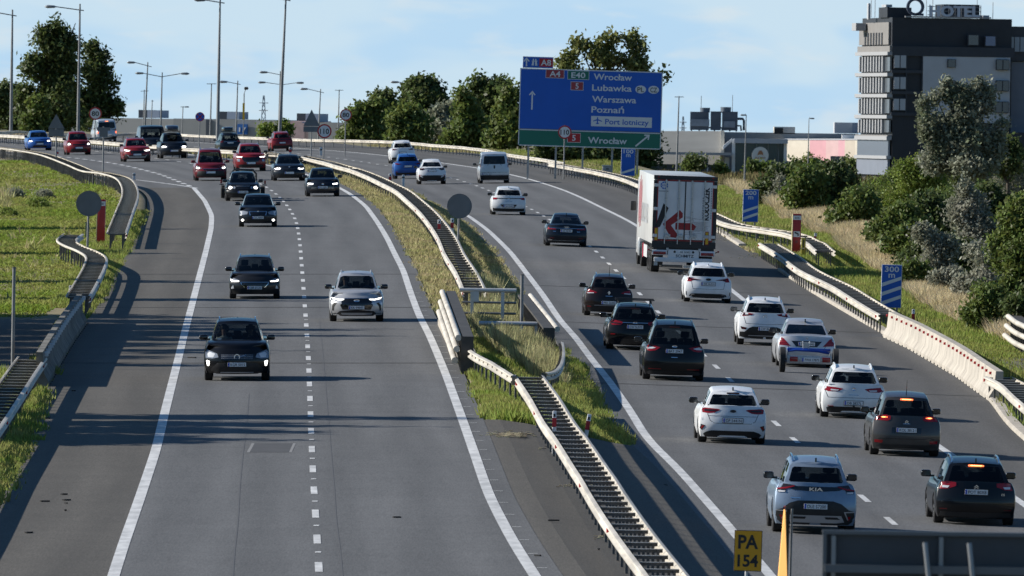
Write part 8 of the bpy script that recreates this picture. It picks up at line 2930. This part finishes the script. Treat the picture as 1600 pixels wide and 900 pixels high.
# countdown panels
def countdown(dist, nb, px0, px1, py0, py1, label, gy):
    b = hit((px0 + px1) / 2, gy)
    k = b.y / FPX
    t = thing('countdown_sign', label, 'sign', b, (0, R(.85), 0), 'blue countdown signs before the exit')
    w = (px1 - px0) * k
    x, zt = loc_of((px0 + px1) / 2, py0, b)
    _, zb = loc_of((px0 + px1) / 2, py1, b)
    h = zt - zb
    MB().box((0, 0, (zt + zb) / 2), (w, .05, h), bev=.01).build('board', M_SWHITE, t)
    f = MB().box((0, -.03, (zt + zb) / 2), (w * .95, .02, h * .975)).build('sign_face', M_SBLUE, t)
    q = MB(); add_text(q, dist, 0, zt - h * .165, w * .37, -.045, .02, fitw=w * .70)
    add_text(q, 'm', 0, zt - h * .30, w * .40, -.045, .02, fitw=w * .32)
    for i in range(nb):
        c = zb + h * (.16 + .215 * i)
        q.prism([(-w * .47, c - h * .105), (w * .47, c + h * .065), (w * .47, c + h * .145), (-w * .47, c - h * .02)], -.048, -.041)
    q.build('lettering', M_SWHITE, f)
    for s in (-1, 1):
        MB().tube([(s * w * .3, .06, -.3), (s * w * .3, .06, zt - .1)], .045, 8).build('post', M_POLE, t, 50)
countdown('300', 3, 1375.5, 1407.5, 413.5, 481, 'blue 300 m countdown sign by the pale concrete barrier', 493)
countdown('200', 2, 1159.5, 1184, 296, 347, 'blue 200 m countdown sign right of the lorry', 357)
countdown('100', 1, 969.5, 991.5, 232.5, 275, 'blue 100 m countdown sign under the big blue sign', 285)

# emergency telephone columns
def sos(label, px0, px1, py0, py1, side, front=True):
    b = hit((px0 + px1) / 2, py1)
    k = b.y / FPX
    t = thing('emergency_phone', label, 'emergency phone', b, (0, R(.85), R(-2.5 * side)))
    w = (px1 - px0) * k
    h = (py1 - py0) * k
    redm = mat('phone_red', (.36, .022, .022), .45, var=.06, scale=2)
    MB().box((0, 0, h / 2), (w * .92, .30, h), bev=.03).build('column', redm, t, 40)
    MB().box((-w * .48, 0, h / 2), (.035, .31, h * .99), bev=.005).build('side_strip', mat('strip_cream', (.50, .42, .22), .5), t)
    p = MB().box((0, -.16, h * .905), (w * .88, .02, h * .10)).build('sos_plate', M_SWHITE, t)
    q = MB(); add_text(q, 'SOS', 0, h * .88, h * .065, -.172, .02, fitw=w * .5); q.build('lettering', M_SBLACK, p)
    if not front:
        return
    p = MB().box((0, -.16, h * .51), (w * .72, .02, h * .135)).build('phone_plate', M_SWHITE, t)
    q = MB()
    q.box((0, 0, 0), (w * .42, .006, h * .035), Matrix.Translation((0, -.172, h * .53)) @ Matrix.Rotation(R(25), 4, 'Y'))
    q.box((w * .16, -.172, h * .49), (w * .12, .006, h * .05)); q.box((-w * .18, -.172, h * .545), (w * .12, .006, h * .03))
    q.build('handset_mark', M_SBLACK, p)
    MB().box((0, -.155, h * .33), (w * .3, .02, h * .06)).build('grille', mat('phone_grille', (.2, .05, .05), .6), t)
sos('red emergency phone column behind the right guard rail, by the yellow post', 1236.5, 1250.5, 334, 399, -1)
sos('red emergency phone column beside the round sign back on the left', 150.5, 164, 311.5, 381, 1, False)
def yellow_post():
    b = hit(1255, 405)
    k = b.y / FPX
    t = thing('marker_post', 'yellow gas marker post beside the red emergency phone column on the right', 'post', b)
    MB().box((0, 0, 16 * k), (7 * k, .22, 34 * k), bev=.02).build('column', mat('post_yellow', (.36, .30, .04), .5, var=.1), t, 40)
    MB().box((0, -.12, 22 * k), (1.5 * k, .02, 16 * k)).build('slot', M_SBLACK, t)
    MB().box((-1.5 * k, -.13, 17 * k), (7 * k, .05, 1.8 * k)).build('bar', mat('post_cream', (.5, .47, .3), .5), t)
    b = hit(134.5, 372)
    k = b.y / FPX
    t = thing('marker_post', 'thin green marker post between the hooked rail ends on the left', 'post', b)
    MB().box((0, 0, 11 * k), (3 * k, .1, 26 * k), bev=.01).build('column', mat('post_green', (.10, .16, .06), .6), t, 40)
    MB().box((0, 0, 24.5 * k), (3.4 * k, .12, 1 * k)).build('cap', M_POST, t)
yellow_post()

# delineator posts
DEL = [
    (686, 360, 17, 'red', 'red and white delineator post on the median rail, left one beside the round sign back'),
    (706.5, 358, 17, 'red', 'red and white delineator post on the median rail, right one beside the round sign back'),
    (609.5, 283, 12, 'red', 'red and white delineator post on the median rail in front of the blue SUV'),
    (630, 287, 14, 'pale', 'pale delineator post on the median rail in front of the white crossover'),
    (866, 670, 28, 'red', 'red and white delineator post in the near median rail, left of the pair'),
    (910.5, 674, 28, 'tilt', 'tilted red and white delineator post in the near median rail, right of the pair'),
    (1427, 502, 19, 'red', 'red and white delineator post in the grass behind the pale concrete barrier'),
    (1272.5, 377, 13, 'tilt', 'leaning red and white delineator post at the end of the right twin rail'),
    (110, 464, 18, 'red', 'red and white delineator post behind the grey concrete barrier on the left'),
    (192, 350, 15, 'red', 'red and white delineator post inside the left merging lane rail'),
    (209.5, 281, 11, 'pale', 'pale delineator post at the bend of the left merging lane rail'),
    (453.5, 239, 9, 'red', 'red and white delineator post on the median rail above the dark blue saloon'),
    (670, 219, 8, 'red', 'red and white delineator post on the far guard rail in front of the trees'),
    (856, 243, 9, 'red', 'red and white delineator post under the big blue sign'),
    (501.5, 243, 13, 'pale', 'pale delineator post on the median beside the 110 sign'),
    (89.5, 241, 6, 'red', 'small red delineator post on the left rail below the triangular sign back'),
]
for px, py, h, kind, lab in DEL:
    up = .62 if 'median rail' in lab else 0
    b = hit(px, py, up)
    k = b.y / FPX
    H = h * k + up
    t = thing('delineator_post', lab, 'delineator', b, (0, R(9) if kind == 'tilt' else 0, 0), 'delineator posts along the guard rails')
    w = max(.10, 5.2 * k * (.9 if h > 15 else .8))
    zb = 0.0
    MB().box((0, 0, H * .5 - .3), (w, .06, H + .6), bev=.015).build('body', M_SWHITE if kind != 'pale' else M_TUBE, t, 40)
    if kind != 'pale':
        MB().box((0, -.004, up + (H - up) * .36), (w * 1.04, .07, (H - up) * .50)).build('red_band', M_SRED, t)
        MB().box((0, -.004, H * .90), (w * .5, .066, H * .07)).build('dark_mark', M_SBLACK, t)
    else:
        MB().box((0, -.004, up + (H - up) * .7), (w * 1.04, .07, (H - up) * .18)).build('dark_band', M_POST, t)

# bare poles
for lab, bx, by, tx, ty, r in (('tall thin grey pole in the grassy median bay', 814.5, 535, 816, 430, .055), ('thin grey pole behind the lower left guard rail', 19.5, 577, 22, 419, .05)):
    b = hit(bx, by)
    q = P(tx, ty, b.y)
    t = thing('marker_pole', lab, 'pole', b)
    MB().tube([(0, 0, -.2), (q.x - b.x, 0, q.z - b.z)], r, 8).build('pole', M_POLE, t, 50)
    MB().tube([(q.x - b.x, 0, q.z - b.z), (q.x - b.x, 0, q.z - b.z + .03)], r * 1.15, 8).build('cap', M_POST, t)

# kilometre plate and the edge-on sign beside it
def near_signs():
    Y = 226.0
    b = P(1163, 932, Y); b.z = G(b.x, Y)
    t = thing('kilometre_sign', 'yellow plate reading PA 154 on a thin post at the bottom edge', 'sign', b, (0, R(.85), 0))
    k = Y / FPX
    x0, z0 = loc_of(1166.5, 860.5, b)
    w, h = 43.5 * k, 64 * k
    MB().box((x0, 0, z0), (w, .03, h), bev=.008).build('plate', M_SBLACK, t)
    f = MB().box((x0, -.018, z0), (w * .95, .01, h * .965)).build('sign_face', M_YEL, t)
    q = MB()
    add_text(q, 'PA', x0, z0 + h * .06, h * .46, -.026, .03, fitw=w * .72)
    add_text(q, '154', x0, z0 - h * .38, h * .40, -.026, .03, fitw=w * .74)
    q.build('lettering', M_SBLACK, f)
    MB().tube([(x0 - .02, .04, -.3), (x0 - .02, .04, z0 + h * .3)], .025, 8).build('pole', M_TUBE, t, 50)
    # warning board seen edge-on
    Y = 218.0
    b = P(1224, 960, Y); b.z = G(b.x, Y)
    k = Y / FPX
    t = thing('chevron_board', 'amber warning board seen almost edge on, beside the PA 154 plate', 'sign', b, (0, R(.85), 0))
    _, zt = loc_of(1224, 795, b)
    # board facing left and a little towards us
    xa, xb = -12 * k, 0.02
    vs = []
    am = mat('board_amber', (.85, .42, .10), .5)
    mb = MB()
    n = 5
    for z, hw in ((.1, 17), (zt, .9)):
        mb.v += [(-5 * k - hw * k * .9, .1, z), (-5 * k + hw * k * .9, -.3, z), (-5 * k + hw * k * .9 + .015, -.29, z), (-5 * k - hw * k * .9 + .015, .11, z)]
    mb.f += [(0, 1, 2, 3), (4, 5, 6, 7), (0, 1, 5, 4), (1, 2, 6, 5), (2, 3, 7, 6), (3, 0, 4, 7)]
    mb.build('board', am, t)
    mb = MB()
    mb.v += [(q[0] - .008, q[1] - .004, q[2]) for q in [(-5 * k - 1.2 * k, -.3, zt + .0), (-5 * k + 1.2 * k, .1, zt), (-5 * k + 1.2 * k, .1, zt + .05), (-5 * k - 1.2 * k, -.3, zt + .05)]]
    mb.v += [(q[0] + .02, q[1], q[2]) for q in mb.v[:4]]
    mb.f += [(0, 1, 2, 3), (7, 6, 5, 4), (0, 1, 5, 4), (2, 3, 7, 6), (1, 2, 6, 5), (0, 3, 7, 4)]
    mb.build('tip', M_SRED, t)
    MB().box((1.5 * k, .06, (zt - .3) / 2), (4.5 * k, .06, zt + .3)).build('backing', M_SBLACK, t)
    MB().tube([(8.0 * k, .1, -.3), (7.5 * k, .1, zt)], .02, 8).build('pole', M_POLE, t, 50)
near_signs()

# back of a gantry sign
def gantry():
    Y = 112.0
    k = Y / FPX
    x0, x1 = P(1288, 860, Y).x, 9.6
    zt = P(1288, 831, Y).z
    g = G(x0, Y)
    t = thing('sign_gantry', 'dark back of a wide gantry sign at the bottom right corner', 'gantry', (x0, Y, g))
    ztl = zt - g
    Wd = x1 - x0
    H = 1.9
    dk = mat('gantry_panel', (.055, .062, .072), .5, .3, var=.1, scale=2)
    MB().box((Wd / 2, 0, ztl - H / 2), (Wd, .05, H)).build('panel', dk, t)
    fr = mat('gantry_frame', (.13, .14, .15), .45, .5)
    rim = MB()
    rim.box((Wd / 2, -.03, ztl + .0), (Wd + .04, .12, .035)); rim.box((Wd / 2, -.03, ztl - H), (Wd + .04, .12, .035)); rim.box((0, -.03, ztl - H / 2), (.035, .11, H)); rim.box((Wd, -.03, ztl - H / 2), (.035, .11, H))
    rim.build('frame', fr, t)
    lt = mat('gantry_profile', (.26, .27, .28), .4, .5)
    for px in (1302, 1470, 1640, 1800):
        MB().box(((px - 1288) * k, -.07, ztl - H / 2 - .01), (.038, .06, H - .04)).build('mullion', lt, t)
    MB().box((Wd / 2, -.14, ztl - 56 * k), (Wd, .10, .07)).build('rail', fr, t)
    for px in (1444, 1513, 1720):
        x = (px - 1288) * k
        MB().tube([(x, -.22, ztl - 13 * k), (x + 9 * k, -.26, ztl - 90 * k), (x + 12 * k, -.26, ztl - H)], .024, 8).build('brace', lt, t, 50)
    bz = ztl - H - .25
    MB().box((Wd / 2 + .2, .1, bz), (Wd + 2.4, .5, .5)).build('beam', M_POLE, t)
    for x in (-.85, Wd + 1.25):
        MB().box((x, .1, bz / 2), (.34, .34, bz)).build('leg', M_POLE, t)
gantry()

# ------------------------------------------------------------------ lamp posts
def lamp_post(label, bx, by, tx, ty, Y, arms, thick=.10, head=True):
    b = P(bx, by, Y)
    q = P(tx, ty, Y)
    g = G(b.x, Y)
    # carry the line of the mast down to the ground
    f = (g - b.z) / (q.z - b.z) if q.z != b.z else 0
    foot = Vector((b.x + (q.x - b.x) * f, Y, g))
    t = thing('lamp_post', label, 'lamp post', foot, 0, 'street lamps beyond the motorway')
    top = q - foot
    MB().tube([(0, 0, 0), (top.x * .5, 0, top.z * .5), top], [thick * 1.25, thick, thick * .55], 8).build('mast', M_POLE, t, 50)
    for (ax, ay, ex, ey, hd) in arms:
        a = P(ax, ay, Y) - foot
        e = P(ex, ey, Y) - foot
        MB().tube([a, (a + e) / 2 + Vector((0, 0, .0)), e], thick * .42, 6).build('arm', M_POLE, t, 50)
        if hd:
            d = (e - a).normalized()
            s = hd
            hm = MB().lathe([(-.1 * s, .03 * s), (.15 * s, .20 * s), (.75 * s, .26 * s), (1.0 * s, .12 * s), (1.05 * s, .0), (-.1 * s, 0)], 10, 'x')
            for i, v in enumerate(hm.v):
                hm.v[i] = (v[0] * (1 if d.x > 0 else -1), v[1], v[2] * .62)
            hm.build('lamp_head', mat('lamp_head_grey', (.22, .24, .26), .4, .3), t, 50).location = e - d * .2
lamp_post('tall lamp post at the left picture edge, left of the big tree', 17, 208, 19.5, 15, 1150, [(26, 25, -14, 18, 0), ], .13)
lamp_post('tall lamp post standing in front of the big tree on the left', 122, 205, 125, 6, 1150, [(131, 16.5, 84, 10, 1.0)], .13)
lamp_post('tall lamp post above the dark blue car with the roof box', 340, 207, 344, -4, 1100, [(351, 5, 318, -.5, 1.0)], .13)
lamp_post('tallest leaning lamp post near the triangular sign back in the middle', 437, 205, 447, -8, 1100, [(454, 1, 424, -4, 1.0)], .13)
lamp_post('lamp post with one arm to the left over the long grey building', 226, 203, 231, 97, 1500, [(237, 104.5, 209, 97, 1.0)], .12)
lamp_post('lamp post with two arms like a Y over the long grey building', 251, 203, 253.5, 113, 1500, [(253, 120, 222, 114, 1.0), (253, 120, 285, 114.5, 1.0)], .12)
lamp_post('lamp post with one arm left of the flag, over the grey building', 369, 203, 371.5, 126, 1500, [(376, 132, 353, 127.5, 1.0)], .11)
lamp_post('lamp post with one arm just left of the tallest leaning lamp post', 435.5, 200, 438, 111, 1500, [(441, 117.5, 416, 112.5, 1.0)], .11)
lamp_post('lamp post with two spread arms behind the tallest leaning lamp post', 440, 200, 441.5, 128, 1620, [(441, 132.5, 413, 128.5, 1.0), (441, 132.5, 465, 129, 1.0)], .11)
lamp_post('lamp post with one arm above the triangular sign back in the middle', 498, 200, 501, 139, 1600, [(506, 145, 479, 138.5, 1.0)], .11)
lamp_post('lamp post with a flat cross head left of the trees', 528.5, 205, 530, 140, 1700, [(523.5, 141, 536.5, 141, 0)], .11)
lamp_post('lamp post mostly hidden by the middle trees', 641, 205, 643, 128, 1500, [(645, 132, 621, 128, 1.0)], .11)
lamp_post('lamp post with a flat cross head left of the rooftop chillers', 1057, 268, 1061, 150, 1600, [(1054, 151.5, 1068.5, 151.5, 0)], .12)
lamp_post('pale lamp post in front of the glass entrance of the shop', 1163.5, 272, 1166, 180, 1700, [(1166, 180, 1164.5, 178, .8)], .10)
lamp_post('lamp post with a bent head before the pink wall', 1262.5, 255, 1264, 186, 1700, [(1264, 186, 1265.5, 183, .7)], .08)
lamp_post('lamp post with a flat cross head beside the no stopping sign', 328.5, 205, 330.5, 130.5, 1700, [(323, 131, 338, 131, 0)], .12)
lamp_post('short lamp post with a flat cross head behind the left one armed post', 224, 203, 225.5, 140, 1700, [(219.5, 142.5, 232, 142, 0)], .10)
lamp_post('thin lamp post between the left lamp posts over the grey building', 236, 203, 238, 156, 1750, [(236.5, 158, 240, 158, 0)], .10)
lamp_post('short floodlight post over the middle of the long grey building', 285, 190, 286, 166, 1800, [(282, 167, 290, 167, .7)], .10)
def flag():
    Y = 1650.0
    b = P(380, 207, Y); g = G(b.x, Y)
    t = thing('flag_pole', 'pole with a narrow yellow banner over the grey building', 'flag pole', (b.x, Y, g))
    q = P(381.5, 146, Y)
    k = Y / FPX
    MB().tube([(0, 0, 0), (q.x - b.x, 0, q.z - g)], .07, 8).build('pole', M_POLE, t, 50)
    e = P(384.5, 138, Y)
    MB().tube([(q.x - b.x, 0, q.z - g), (e.x - b.x, 0, e.z - g)], .05, 6).build('arm', M_POLE, t, 50)
    MB().lathe([(-.3, .0), (-.2, .2), (.2, .22), (.35, 0)], 10, 'x').build('lamp_head', M_POST, t, 50).location = (e.x - b.x, 0, e.z - g)
    c = P(380.7, 174, Y)
    MB().box((c.x - b.x, -.1, c.z - g), (3.4 * k, .04, 26 * k)).build('banner', mat('banner_yellow', (.75, .45, .02), .6), t)
flag()
def pylon(label, px, top, base, Y, wpx):
    b = P(px, base, Y); g = G(b.x, Y)
    t = thing('power_pylon', label, 'pylon', (b.x, Y, g))
    H = P(px, top, Y).z - g
    k = Y / FPX
    mb = MB()
    w0 = wpx * k
    lv = [0, .25, .45, .62, .76, .88, 1.0]
    for sx in (-1, 1):
        for sy in (-1, 1):
            mb.tube([(sx * w0 * (1 - .85 * h) * .5, sy * w0 * (1 - .85 * h) * .5, H * h) for h in lv], .14, 4)
    for a, c in zip(lv, lv[1:]):
        for s in (-1, 1):
            wa, wc = w0 * (1 - .85 * a) * .5, w0 * (1 - .85 * c) * .5
            mb.tube([(-s * wa, -wa, H * a), (s * wc, -wc, H * c)], .09, 4)
    for h in (.72, .86):
        mb.tube([(-w0 * .6, 0, H * h), (w0 * .6, 0, H * h)], .1, 4)
    mb.build('lattice', mat('pylon_steel', (.45, .47, .5), .5, .3), t)
pylon('faint lattice power pylon left of the leaning lamp post', 411.5, 149, 200, 3600, 12)
pylon('faint lattice power pylon beside the cross headed lamp post', 1067, 182, 215, 3400, 9)
